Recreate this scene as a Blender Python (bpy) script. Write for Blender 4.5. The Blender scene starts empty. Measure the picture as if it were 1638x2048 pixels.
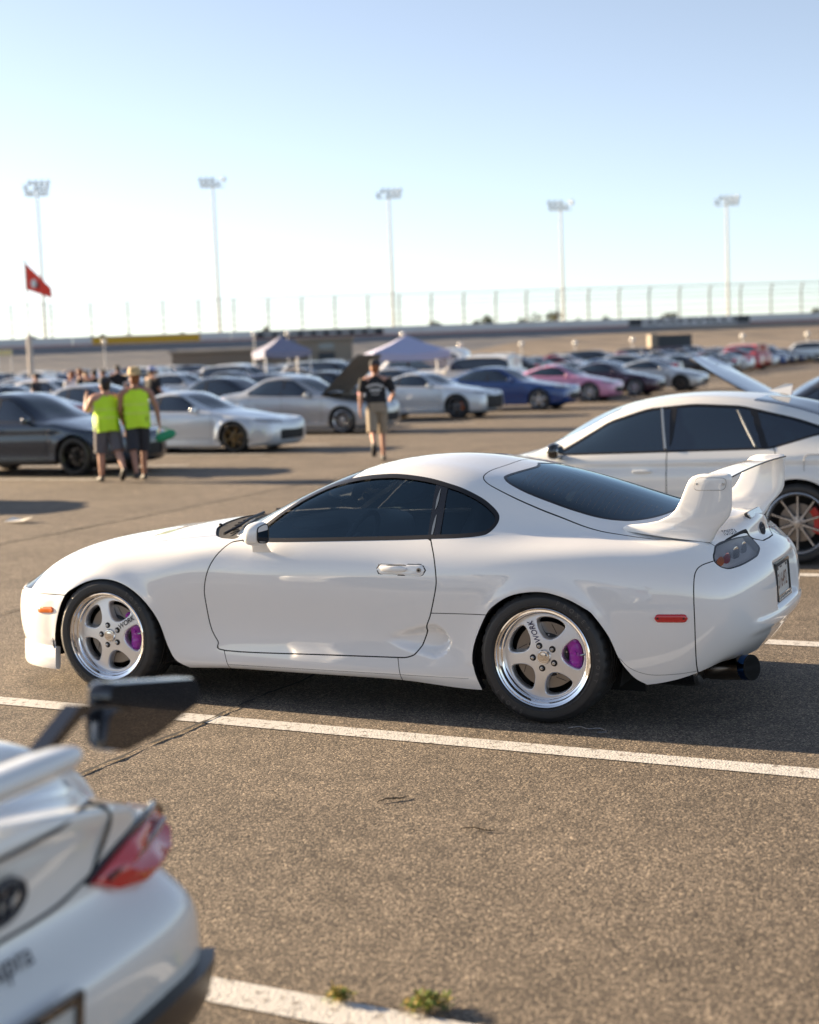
import bpy, bmesh, math, random
import numpy as np
from mathutils import Vector, Matrix

R = math.radians
scene = bpy.context.scene
COL = scene.collection
random.seed(7)
rng = np.random.default_rng(7)

# ------------------------------------------------------------------ camera, sky, sun, exposure
PITCH, ROLL, CAM_H, FPX = 0.0974379, -0.0382732, 1.76069, 3032.64
_fw = np.array([0, math.cos(PITCH), -math.sin(PITCH)])
_rt = np.array([1.0, 0, 0]); _up = np.cross(_rt, _fw)
_rt2 = math.cos(ROLL)*_rt + math.sin(ROLL)*_up
_up2 = -math.sin(ROLL)*_rt + math.cos(ROLL)*_up
cam_data = bpy.data.cameras.new('camera')
cam = bpy.data.objects.new('camera', cam_data); COL.objects.link(cam)
_m = Matrix.Identity(4)
for _i in range(3):
    _m[_i][0] = _rt2[_i]; _m[_i][1] = _up2[_i]; _m[_i][2] = -_fw[_i]
_m[2][3] = CAM_H
cam.matrix_world = _m
cam_data.sensor_fit = 'HORIZONTAL'; cam_data.sensor_width = 24.0
cam_data.lens = FPX/1638*24.0
cam_data.clip_start = 0.05; cam_data.clip_end = 6000
cam_data.dof.use_dof = True
cam_data.dof.focus_distance = 7.35
cam_data.dof.aperture_fstop = 1.5
scene.camera = cam

TH = 0.427254                      # heading of the parking grid
LOT = np.array([-1.341314, 9.069476])   # origin of the grid: front axle of the hero car
SUN_EL, SUN_DELTA = R(15.0), R(4.5)
_ax = np.array([math.cos(TH), -math.sin(TH)]); _ay = np.array([math.sin(TH), math.cos(TH)])
_tr = math.cos(SUN_DELTA)*_ax - math.sin(SUN_DELTA)*_ay        # the way the light travels
sun_data = bpy.data.lights.new('sun', 'SUN')
sun_data.energy = 4.6; sun_data.angle = R(0.53); sun_data.color = (1.0, 0.77, 0.51)
sun = bpy.data.objects.new('sun', sun_data); COL.objects.link(sun)
sun.rotation_euler = Vector((_tr[0]*math.cos(SUN_EL), _tr[1]*math.cos(SUN_EL), -math.sin(SUN_EL))).to_track_quat('-Z', 'Y').to_euler()
sun.location = (-60, 30, 40)

world = bpy.data.worlds.new('World'); scene.world = world; world.use_nodes = True
_nt = world.node_tree
_bg = _nt.nodes['Background']
sky_node = _nt.nodes.new('ShaderNodeTexSky'); sky_node.sky_type = 'NISHITA'
sky_node.sun_disc = False; sky_node.sun_elevation = SUN_EL
sky_node.sun_rotation = math.atan2(-_tr[0], -_tr[1]) % (2*math.pi)
sky_node.altitude = 150; sky_node.air_density = 0.7; sky_node.dust_density = 0.35; sky_node.ozone_density = 1.3
_hs = _nt.nodes.new('ShaderNodeHueSaturation'); _hs.inputs['Saturation'].default_value = 0.70     # thin summer haze greys the sky
_nt.links.new(sky_node.outputs[0], _hs.inputs['Color']); 
_gm = _nt.nodes.new('ShaderNodeMix'); _gm.data_type = 'RGBA'; _gm.blend_type = 'MULTIPLY'; _gm.inputs['Factor'].default_value = 1.0; _gm.inputs['B'].default_value = (1.01, 1.0, 1.0, 1)
_nt.links.new(_hs.outputs[0], _gm.inputs['A']); _nt.links.new(_gm.outputs['Result'], _bg.inputs['Color'])
_bg.inputs['Strength'].default_value = 0.051
scene.view_settings.view_transform = 'Standard'; scene.view_settings.look = 'None'
scene.view_settings.gamma = 1.0; scene.view_settings.use_curve_mapping = False
scene.view_settings.exposure = 2.1
scene.cycles.max_bounces = 8; scene.cycles.transparent_max_bounces = 12
scene.cycles.caustics_reflective = False; scene.cycles.caustics_refractive = False

# ------------------------------------------------------------------ object helpers
def link(o, parent=None):
    COL.objects.link(o)
    if parent is not None: o.parent = parent
    return o

def tag(o, label=None, cat=None, group=None, kind=None):
    if label: o['label'] = label
    if cat: o['category'] = cat
    if group: o['group'] = group
    if kind: o['kind'] = kind
    return o

def empty(name, loc=(0, 0, 0), rz=0.0, parent=None):
    o = bpy.data.objects.new(name, None); o.empty_display_size = 0.2
    o.location = loc; o.rotation_euler = (0, 0, rz)
    return link(o, parent)

def meshdata(name, V, F, mats=None, smooth=True, normals=None, midx=None, sharp=None):
    me = bpy.data.meshes.new(name)
    me.from_pydata(np.asarray(V, float).reshape(-1, 3).tolist(), [], F if isinstance(F, list) else list(F))
    if mats is not None:
        for m in (mats if isinstance(mats, (list, tuple)) else [mats]): me.materials.append(m)
    if midx is not None: me.polygons.foreach_set('material_index', np.asarray(midx, dtype=np.int32))
    me.polygons.foreach_set('use_smooth', np.full(len(me.polygons), bool(smooth)))
    if sharp is not None and smooth: me.set_sharp_from_angle(angle=R(sharp))
    if normals is not None:
        me.normals_split_custom_set_from_vertices(np.asarray(normals, float).tolist())
    me.update()
    return me

def mobj(name, V, F, mat, parent=None, smooth=True, normals=None, midx=None, sharp=None):
    return link(bpy.data.objects.new(name, meshdata(name, V, F, mat, smooth, normals, midx, sharp)), parent)

def copy_tree(o, parent=None):
    c = o.copy(); COL.objects.link(c)
    if parent is not None: c.parent = parent
    for ch in list(o.children): copy_tree(ch, c)
    return c

def copy_thing(o, label=None, group=None):
    c = copy_tree(o)
    if label: c['label'] = label
    if group: c['group'] = group
    return c

def islands(V, F):
    """connected pieces of a mesh"""
    par = list(range(len(V)))
    def find(i):
        while par[i] != i: par[i] = par[par[i]]; i = par[i]
        return i
    for f in F:
        a = find(f[0])
        for i in f[1:]:
            b = find(i)
            if a != b: par[b] = a
    out = {}
    for f in F: out.setdefault(find(f[0]), []).append(f)
    for fs in out.values():
        idx = sorted({i for f in fs for i in f}); mp = {k: n for n, k in enumerate(idx)}
        yield [V[i] for i in idx], [tuple(mp[i] for i in f) for f in fs], idx
def mobj_each(name, V, F, mat, parent, smooth=True, **k):
    return [mobj(name, v, f, mat, parent, smooth, **k) for v, f, _ in islands(V, F)]

class MB:
    """collects simple shapes for ONE mesh object"""
    def __init__(self): self.V = []; self.F = []; self.M = []
    def add(self, V, F, m=0):
        b = len(self.V); self.V += [tuple(v) for v in V]; self.F += [tuple(i+b for i in f) for f in F]; self.M += [m]*len(F)
        return self
    def box(self, c, s, rz=0.0, m=0, rot=None):
        c = np.array(c, float); h = np.array(s, float)/2
        P = np.array([(x, y, z) for z in (-1, 1) for y in (-1, 1) for x in (-1, 1)], float)*h
        if rot is None: rot = np.array([[math.cos(rz), -math.sin(rz), 0], [math.sin(rz), math.cos(rz), 0], [0, 0, 1]])
        P = P@np.array(rot).T+c
        return self.add(P, [(0, 2, 3, 1), (4, 5, 7, 6), (0, 1, 5, 4), (2, 6, 7, 3), (0, 4, 6, 2), (1, 3, 7, 5)], m)
    def tube(self, pts, r, n=8, m=0, caps=True):
        pts = np.array(pts, float); r = np.broadcast_to(np.array(r, float), (len(pts),))
        V = []; F = []
        prev = None
        for i, p in enumerate(pts):
            d = pts[min(i+1, len(pts)-1)]-pts[max(i-1, 0)]; d = d/(np.linalg.norm(d)+1e-12)
            if prev is None:
                a = np.array([0, 0, 1.0]) if abs(d[2]) < .9 else np.array([1.0, 0, 0])
            else: a = prev
            x = a-d*(a@d); x /= np.linalg.norm(x)+1e-12; y = np.cross(d, x); prev = x
            for k in range(n):
                t = 2*math.pi*k/n; V.append(p+r[i]*(math.cos(t)*x+math.sin(t)*y))
        for i in range(len(pts)-1):
            for k in range(n):
                F.append((i*n+k, i*n+(k+1) % n, (i+1)*n+(k+1) % n, (i+1)*n+k))
        if caps:
            F.append(tuple(range(n-1, -1, -1))); F.append(tuple((len(pts)-1)*n+k for k in range(n)))
        return self.add(V, F, m)
    def lathe(self, prof, n=48, c=(0, 0, 0), m=0, closed=False):
        """profile (r, t): axis along +y, t is measured inwards (+y)"""
        V = []; F = []; k = len(prof)
        for i in range(n):
            a = 2*math.pi*i/n
            for (r, t) in prof: V.append((c[0]+r*math.cos(a), c[1]+t, c[2]+r*math.sin(a)))
        for i in range(n):
            j = (i+1) % n
            for q in range(k-1 if not closed else k):
                q2 = (q+1) % k
                F.append((i*k+q, i*k+q2, j*k+q2, j*k+q))
        return self.add(V, F, m)
    def ellipsoid(self, c, s, n=16, k=10, p=1.0, m=0):
        V = []; F = []
        f = lambda v: math.copysign(abs(v)**p, v)
        for j in range(k+1):
            b = -math.pi/2+math.pi*j/k
            for i in range(n):
                a = 2*math.pi*i/n
                V.append((c[0]+s[0]*f(math.cos(b))*f(math.cos(a)), c[1]+s[1]*f(math.cos(b))*f(math.sin(a)), c[2]+s[2]*f(math.sin(b))))
        for j in range(k):
            for i in range(n):
                F.append((j*n+i, j*n+(i+1) % n, (j+1)*n+(i+1) % n, (j+1)*n+i))
        return self.add(V, F, m)
    def build(self, name, mat, parent=None, smooth=True, sharp=35):
        return mobj(name, self.V, self.F, mat, parent, smooth, midx=self.M if isinstance(mat, (list, tuple)) else None, sharp=sharp)
    def data(self, name, mat, smooth=True, sharp=35):
        return meshdata(name, self.V, self.F, mat, smooth, midx=self.M if isinstance(mat, (list, tuple)) else None, sharp=sharp)

_txt_cache = {}
def text_geo(s, size=1.0, shear=0.0, bold=0.0):
    """outlined letters as (V, F), centred on the origin in the xy plane"""
    key = (s, shear, bold)
    if key not in _txt_cache:
        cu = bpy.data.curves.new('lettering', 'FONT'); cu.body = s; cu.size = 1.0; cu.align_x = 'CENTER'; cu.align_y = 'CENTER'
        cu.shear = shear; cu.offset = bold; cu.resolution_u = 3
        ob = bpy.data.objects.new('lettering_source', cu); COL.objects.link(ob)
        dg = bpy.context.evaluated_depsgraph_get()
        me = bpy.data.meshes.new_from_object(ob.evaluated_get(dg))
        V = np.array([v.co[:] for v in me.vertices]).reshape(-1, 3); F = [tuple(p.vertices) for p in me.polygons]
        bpy.data.objects.remove(ob); bpy.data.curves.remove(cu); bpy.data.meshes.remove(me)
        _txt_cache[key] = (V, F)
    V, F = _txt_cache[key]
    return V*size, F

def frame(x, y):
    """rotation with columns x, y, x cross y"""
    x = np.array(x, float); x /= np.linalg.norm(x); y = np.array(y, float); y -= x*(x@y); y /= np.linalg.norm(y)
    return np.stack([x, y, np.cross(x, y)], 1)

def smooth_poly(P, n=6, closed=True):
    """Catmull-Rom through the points"""
    P = np.array(P, float); m = len(P); out = []
    rg = range(m) if closed else range(m-1)
    for i in rg:
        if closed: a, b, c, d = P[(i-1) % m], P[i], P[(i+1) % m], P[(i+2) % m]
        else: a, b, c, d = P[max(i-1, 0)], P[i], P[i+1], P[min(i+2, m-1)]
        for k in range(n):
            t = k/n
            out.append(.5*((2*b)+(c-a)*t+(2*a-5*b+4*c-d)*t*t+(3*b-a-3*c+d)*t**3))
    if not closed: out.append(P[-1])
    return np.array(out)

def sstep(x, a, b):
    t = np.clip((x-a)/(b-a), 0, 1); return t*t*(3-2*t)

def round_poly(P, r=.01, n=4):
    """polygon with rounded corners"""
    P = np.array(P, float); m = len(P); out = []
    for i in range(m):
        a, b, c = P[(i-1) % m], P[i], P[(i+1) % m]
        la, lc = np.linalg.norm(a-b), np.linalg.norm(c-b); q = min(r, la*.45, lc*.45)
        p0 = b+(a-b)/la*q; p1 = b+(c-b)/lc*q
        for k in range(n+1):
            t = k/n; out.append((1-t)**2*p0+2*t*(1-t)*b+t*t*p1)
    return np.array(out)

def sdf_poly(X, P):
    """signed distance to a closed polygon: positive inside"""
    P = np.asarray(P, float); X = np.asarray(X, float)
    d = np.full(len(X), 1e9); ins = np.zeros(len(X), bool)
    for i in range(len(P)):
        a, b = P[i], P[(i+1) % len(P)]; e = b-a; w = X-a
        t = np.clip((w@e)/(e@e+1e-18), 0, 1); q = w-t[:, None]*e
        d = np.minimum(d, (q*q).sum(1))
        c = ((a[1] <= X[:, 1]) & (b[1] > X[:, 1])) | ((b[1] <= X[:, 1]) & (a[1] > X[:, 1]))
        with np.errstate(divide='ignore', invalid='ignore'):
            xi = a[0]+(X[:, 1]-a[1])*(e[0]/(e[1] if e[1] != 0 else 1e-18))
        ins ^= c & (X[:, 0] < xi)
    return np.where(ins, 1, -1)*np.sqrt(d)

def dist_line(X, P):
    P = np.asarray(P, float); d = np.full(len(X), 1e9)
    for i in range(len(P)-1):
        a, b = P[i], P[i+1]; e = b-a; w = X-a
        t = np.clip((w@e)/(e@e+1e-18), 0, 1); q = w-t[:, None]*e
        d = np.minimum(d, (q*q).sum(1))
    return np.sqrt(d)

# ------------------------------------------------------------------ spline surfaces for bodywork
def _pad(P):
    m = np.array([1, -1, 1.0])
    Q = np.concatenate([P[1:2]*m, P, P[-2:-1]*m], 0)
    return np.concatenate([2*Q[:, 0:1]-Q[:, 1:2], Q, Q[:, -2:-1]*m], 1)
def _bas(t): return np.array([(1-t)**3, 3*t**3-6*t**2+4, -3*t**3+3*t**2+3*t+1, t**3])/6
def _dbas(t): return np.array([-3*(1-t)**2, 9*t**2-12*t, -9*t**2+6*t+3, 3*t**2])/6
def net_fit(T, it=3):
    P = T.copy(); w = (1/6, 4/6, 1/6)
    for _ in range(it):
        Q = _pad(P); A = sum(w[i]*Q[i:i+P.shape[0]] for i in range(3))
        P = P+(T-sum(w[j]*A[:, j:j+P.shape[1]] for j in range(3)))
    return P
def _mat(us, n, db=False):
    M = np.zeros((len(us), n+2))
    for i, u in enumerate(us):
        k = min(int(math.floor(u)), n-2); M[i, k:k+4] = _dbas(u-k) if db else _bas(u-k)
    return M
def net_eval(P, us, vs):
    Q = _pad(P); U, V = _mat(us, P.shape[0]), _mat(vs, P.shape[1])
    return np.einsum('ai,bj,ijk->abk', U, V, Q)
def grid_normals(S):
    a = np.gradient(S, axis=0); b = np.gradient(S, axis=1)
    N = -np.cross(a, b)
    flat = np.abs(S[..., 1]) < 1e-6
    N[..., 1] = np.where(flat, 0, N[..., 1])
    return N/(np.linalg.norm(N, axis=2, keepdims=True)+1e-12)

class FS:
    """a set of faces: quads as an array, other polygons as tuples"""
    def __init__(self, Q=None, G=None):
        self.Q = np.zeros((0, 4), int) if Q is None else Q; self.G = G or []
    def __add__(self, o): return FS(np.concatenate([self.Q, o.Q]), self.G+o.G)
    def __iter__(self):
        for r in self.Q.tolist(): yield tuple(r)
        yield from self.G

class Surf:
    """half of a car body (y > 0) that can be trimmed along clean curves"""
    def __init__(self, S, us, vs):
        self.nu, self.nv = S.shape[:2]
        N = grid_normals(S)
        self.V = S.reshape(-1, 3).copy(); self.N = N.reshape(-1, 3).copy()
        self.UV = np.stack(np.broadcast_arrays(us[:, None], vs[None, :]), -1).reshape(-1, 2).astype(float).copy()
        nv = self.nv
        i, j = np.meshgrid(np.arange(self.nu-1), np.arange(nv-1), indexing='ij')
        a = (i*nv+j).ravel()
        self.F = FS(np.stack([a, a+1, a+nv+1, a+nv], 1), [])
        self.mask = None
    def sd(self, P, cols):
        """signed distance of the vertices the current mask looks at"""
        X = self.V[:, cols]
        if self.mask is None: return sdf_poly(X, P)
        out = np.full(len(X), -1.0); i = np.nonzero(self.mask)[0]
        if len(i): out[i] = sdf_poly(X[i], P)
        return out
    def cut(self, faces, g, act=None):
        """split faces where g() > 0; returns (inside, outside). act() limits which faces are looked at"""
        self.mask = act() if act else None
        f = g() if callable(g) else g
        V, N, UV = self.V, self.N, self.UV
        al = self.mask
        q = faces.Q; inside = f > 0
        k = inside[q].sum(1) if len(q) else np.zeros(0, int)
        ok = al[q].all(1) if al is not None and len(q) else np.ones(len(q), bool)
        pq = q[ok & (k == 4)]; nq = q[~ok | (k == 0)]; cross = [tuple(r) for r in q[ok & (k > 0) & (k < 4)].tolist()]
        pos, neg = [], []; cache = {}; nV, nN, nU = [], [], []; base = len(V)
        for fc in faces.G+cross:
            if al is not None and not all(al[i] for i in fc): neg.append(fc); continue
            s = [bool(inside[i]) for i in fc]
            if all(s): pos.append(fc); continue
            if not any(s): neg.append(fc); continue
            A, B = [], []; n = len(fc)
            for k in range(n):
                i, j = fc[k], fc[(k+1) % n]
                (A if s[k] else B).append(i)
                if s[k] != s[(k+1) % n]:
                    key = (i, j) if i < j else (j, i)
                    if key not in cache:
                        p, r = key; t = f[p]/(f[p]-f[r]); t = min(max(t, 1e-4), 1-1e-4)
                        nV.append(V[p]+(V[r]-V[p])*t); nn = N[p]+(N[r]-N[p])*t; nN.append(nn/(np.linalg.norm(nn)+1e-12)); nU.append(UV[p]+(UV[r]-UV[p])*t)
                        cache[key] = base+len(nV)-1
                    A.append(cache[key]); B.append(cache[key])
            if len(A) > 2: pos.append(tuple(A))
            if len(B) > 2: neg.append(tuple(B))
        if nV:
            self.V = np.concatenate([V, np.array(nV)]); self.N = np.concatenate([N, np.array(nN)]); self.UV = np.concatenate([UV, np.array(nU)])
        return FS(pq, pos), FS(nq, neg)
    def band(self, faces, g, w, act=None):
        """strip of width w along g = 0; returns (strip, rest inside, rest outside)"""
        ins, out = self.cut(faces, lambda: g()-w/2, act)
        strip, out = self.cut(out, lambda: g()+w/2, act)
        return strip, ins, out
    def take(self, faces, off=0.0):
        fl = faces.Q.ravel(); g = np.array([i for f in faces.G for i in f], int)
        idx = np.unique(np.concatenate([fl, g])); mp = np.zeros(len(self.V), int); mp[idx] = np.arange(len(idx))
        V = self.V[idx]+self.N[idx]*off
        return V, self.N[idx], [tuple(r) for r in mp[faces.Q].tolist()]+[tuple(int(mp[i]) for i in f) for f in faces.G]
    def lip(self, faces, depth, within, direction=None):
        """return flange along the open edges of faces whose middle satisfies within(p)"""
        E = [np.stack([faces.Q[:, k], faces.Q[:, (k+1) % 4]], 1) for k in range(4)]
        E.append(np.array([(f[k], f[(k+1) % len(f)]) for f in faces.G for k in range(len(f))], int).reshape(-1, 2))
        E = np.concatenate(E); S_ = np.sort(E, 1); key = S_[:, 0]*10_000_000+S_[:, 1]
        _, first, num = np.unique(key, return_index=True, return_counts=True)
        cnt = {i: [tuple(E[i])] for i in first[num == 1]}
        V, F = [], []; mp = {}
        def vid(i, d):
            if (i, d) not in mp:
                p = self.V[i].copy()
                if d: p = p+(direction if direction is not None else -self.N[i])*depth
                mp[(i, d)] = len(V); V.append(p)
            return mp[(i, d)]
        for key, es in cnt.items():
            if len(es) == 1:
                a, b = es[0]
                if within((self.V[a]+self.V[b])/2): F.append((vid(b, 0), vid(a, 0), vid(a, 1), vid(b, 1)))
        return np.array(V).reshape(-1, 3), F

def both(V, N, F):
    """mirror a half to the other side"""
    m = np.array([1, -1, 1.0]); n = len(V)
    return np.concatenate([V, V*m]), (None if N is None else np.concatenate([N, N*m])), list(F)+[tuple(i+n for i in reversed(f)) for f in F]
def mirror(V, N, F):
    m = np.array([1, -1, 1.0])
    return V*m, (None if N is None else N*m), [tuple(reversed(f)) for f in F]
# ------------------------------------------------------------------ materials
def pmat(name, color, rough=.5, metal=0.0, coat=0.0, coat_rough=.012, coat_ior=1.5, spec=.5, emit=None, emit_s=0.0, bump=0.0, bump_scale=200.0, var=0.0, var_scale=3.0):
    m = bpy.data.materials.new(name); m.use_nodes = True
    nt = m.node_tree; b = nt.nodes['Principled BSDF']
    b.inputs['Base Color'].default_value = (*color, 1); b.inputs['Roughness'].default_value = rough
    b.inputs['Metallic'].default_value = metal; b.inputs['Coat Weight'].default_value = coat
    b.inputs['Coat Roughness'].default_value = coat_rough; b.inputs['Coat IOR'].default_value = coat_ior; b.inputs['Specular IOR Level'].default_value = spec
    if emit: b.inputs['Emission Color'].default_value = (*emit, 1); b.inputs['Emission Strength'].default_value = emit_s
    if bump or var:
        tc = nt.nodes.new('ShaderNodeTexCoord')
    if bump:
        n = nt.nodes.new('ShaderNodeTexNoise'); n.inputs['Scale'].default_value = bump_scale; n.inputs['Detail'].default_value = 3
        bp = nt.nodes.new('ShaderNodeBump'); bp.inputs['Strength'].default_value = bump; bp.inputs['Distance'].default_value = .002
        nt.links.new(tc.outputs['Object'], n.inputs['Vector']); nt.links.new(n.outputs[0], bp.inputs['Height']); nt.links.new(bp.outputs[0], b.inputs['Normal'])
    if var:
        n = nt.nodes.new('ShaderNodeTexNoise'); n.inputs['Scale'].default_value = var_scale; n.inputs['Detail'].default_value = 5
        mx = nt.nodes.new('ShaderNodeMix'); mx.data_type = 'RGBA'
        mx.inputs['A'].default_value = (*[c*(1-var) for c in color], 1); mx.inputs['B'].default_value = (*[min(1, c*(1+var)) for c in color], 1)
        nt.links.new(tc.outputs['Object'], n.inputs['Vector']); nt.links.new(n.outputs[0], mx.inputs['Factor']); nt.links.new(mx.outputs['Result'], b.inputs['Base Color'])
    return m

def glass_mat(name, tint=(.16, .19, .2), ior=1.5, rough=0.0, refl=(1, 1, 1)):
    m = bpy.data.materials.new(name); m.use_nodes = True; nt = m.node_tree
    nt.nodes.remove(nt.nodes['Principled BSDF']); out = nt.nodes['Material Output']
    t = nt.nodes.new('ShaderNodeBsdfTransparent'); t.inputs[0].default_value = (*tint, 1)
    g = nt.nodes.new('ShaderNodeBsdfGlossy'); g.inputs['Roughness'].default_value = rough; g.inputs['Color'].default_value = (*refl, 1)
    fr = nt.nodes.new('ShaderNodeFresnel'); fr.inputs[0].default_value = ior
    mx = nt.nodes.new('ShaderNodeMixShader')
    nt.links.new(fr.outputs[0], mx.inputs[0]); nt.links.new(t.outputs[0], mx.inputs[1]); nt.links.new(g.outputs[0], mx.inputs[2])
    nt.links.new(mx.outputs[0], out.inputs['Surface'])
    return m

M = {}
M['white_paint'] = pmat('white_paint', (.85, .845, .835), .4, coat=1.0, coat_rough=.012, coat_ior=1.85, spec=.3)
M['pearl_paint'] = pmat('pearl_white_paint', (.78, .78, .755), .35, coat=1.0, coat_rough=.02, coat_ior=1.8)
M['gap'] = pmat('panel_gap_shadow', (.012, .012, .013), .8)
M['black_trim'] = pmat('black_rubber_trim', (.015, .015, .017), .35)
M['gloss_black'] = pmat('gloss_black', (.008, .008, .01), .08, coat=1.0)
M['matte_black'] = pmat('matte_black_plastic', (.012, .012, .013), .75)
M['heater'] = pmat('heater_line', (.22, .16, .12), .4)
M['tint_glass'] = glass_mat('tinted_glass', (.52, .60, .64), 1.9, refl=(.62, .86, 1.0))
M['rear_glass'] = glass_mat('dark_rear_glass', (.05, .07, .09), 2.0, refl=(.7, .88, 1.0))
M['clear_glass'] = glass_mat('windscreen_glass', (.62, .68, .66), 1.5)
M['lamp_white'] = pmat('lamp_housing', (.82, .78, .74), .35)
M['lens_clear'] = glass_mat('clear_lens', (.85, .86, .88), 1.5)
M['lens_smoke'] = glass_mat('smoked_lens', (.95, .93, .92), 1.55)
M['lens_red'] = pmat('red_lens', (.55, .01, .015), .12, coat=1.0)
M['rear_rib'] = pmat('dark_red_lamp_rib', (.10, .01, .02), .2, coat=1.0)
M['lens_amber'] = pmat('amber_lens', (.80, .17, .01), .15, coat=1.0)
M['liner'] = pmat('cabin_lining', (.08, .08, .08), .9)
M['interior'] = pmat('interior_plastic', (.07, .072, .078), .6)
M['seat'] = pmat('seat_cloth', (.10, .10, .105), .9, bump=.3)
M['underbody'] = pmat('underbody', (.008, .008, .008), .9)
M['rubber'] = pmat('tyre_rubber', (.028, .028, .029), .55, bump=.25, bump_scale=90, var=.25, var_scale=6)
M['rubber_letter'] = pmat('tyre_lettering_rubber', (.085, .08, .076), .5)
M['chrome'] = pmat('polished_lip', (.86, .86, .87), .09, 1.0)
M['alloy'] = pmat('machined_alloy', (.80, .80, .81), .46, 1.0)
M['alloy_dark'] = pmat('dark_alloy', (.10, .105, .115), .35, .8)
M['alloy_bronze'] = pmat('bronze_alloy', (.16, .11, .05), .35, .8)
M['alloy_black'] = pmat('black_alloy', (.015, .015, .016), .3, .4)
M['alloy_silver'] = pmat('silver_alloy', (.55, .56, .58), .25, .9)
M['iron'] = pmat('brake_disc_iron', (.26, .24, .225), .34, .9)
M['hat'] = pmat('disc_hat_black', (.012, .012, .013), .5)
M['purple'] = pmat('purple_caliper', (.42, .012, .44), .3, coat=.6)
M['red_caliper'] = pmat('red_caliper', (.5, .015, .015), .3, coat=.5)
M['steel'] = pmat('steel', (.5, .5, .5), .25, 1.0)
M['titanium'] = pmat('burnt_titanium', (.30, .25, .21), .28, 1.0)
M['blue_ti'] = pmat('blued_titanium', (.03, .10, .30), .2, 1.0)
M['gold_trim'] = pmat('bright_pillar_trim', (.65, .6, .5), .2, 1.0)
M['white_plastic'] = pmat('white_plastic', (.8, .8, .78), .4)
M['mirror_glass'] = pmat('mirror_glass', (.5, .52, .55), .02, 1.0)
M['ink'] = pmat('dark_lettering', (.02, .02, .03), .4)
M['ink_navy'] = pmat('navy_lettering', (.02, .02, .09), .4)
M['plate'] = pmat('licence_plate', (.62, .60, .56), .45, var=.08, var_scale=9)
M['plate_ink'] = pmat('licence_plate_ink', (.16, .07, .04), .5)
M['silver_reflector'] = pmat('lamp_reflector', (.62, .62, .62), .15, .9)
M['headlamp_inner'] = pmat('headlamp_inner', (.25, .26, .28), .25, .6)
M['seam'] = pmat('fine_seam', (.22, .22, .22), .6)

def shell_mat(name, c, **k): return pmat(name, c, .3, coat=1.0, coat_rough=.012, **k)
PAINT = {
 'white': M['white_paint'], 'silver': pmat('silver_paint', (.46, .48, .50), .3, .55, coat=1.0), 'grey': pmat('grey_paint', (.11, .12, .135), .3, .4, coat=1.0),
 'charcoal': pmat('charcoal_paint', (.022, .036, .062), .25, .4, coat=1.0), 'black': shell_mat('black_paint', (.008, .008, .01)),
 'blue': pmat('blue_paint', (.004, .045, .20), .25, .15, coat=1.0), 'navy': pmat('navy_paint', (.008, .016, .07), .25, .3, coat=1.0),
 'red': shell_mat('red_paint', (.36, .012, .015)), 'maroon': pmat('maroon_paint', (.06, .008, .02), .25, .3, coat=1.0),
 'pink': shell_mat('pink_paint', (.62, .26, .42)), 'purple': pmat('plum_paint', (.035, .008, .03), .25, .4, coat=1.0),
 'orange': shell_mat('orange_paint', (.55, .12, .01)), 'green': shell_mat('green_paint', (.03, .12, .06)), 'tan': shell_mat('beige_paint', (.40, .34, .26)),
 'yellow': shell_mat('yellow_paint', (.6, .42, .02)), 'ice': pmat('pale_silver_paint', (.62, .66, .70), .3, .35, coat=1.0), 'teal': shell_mat('teal_paint', (.02, .17, .22)),
}

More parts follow.
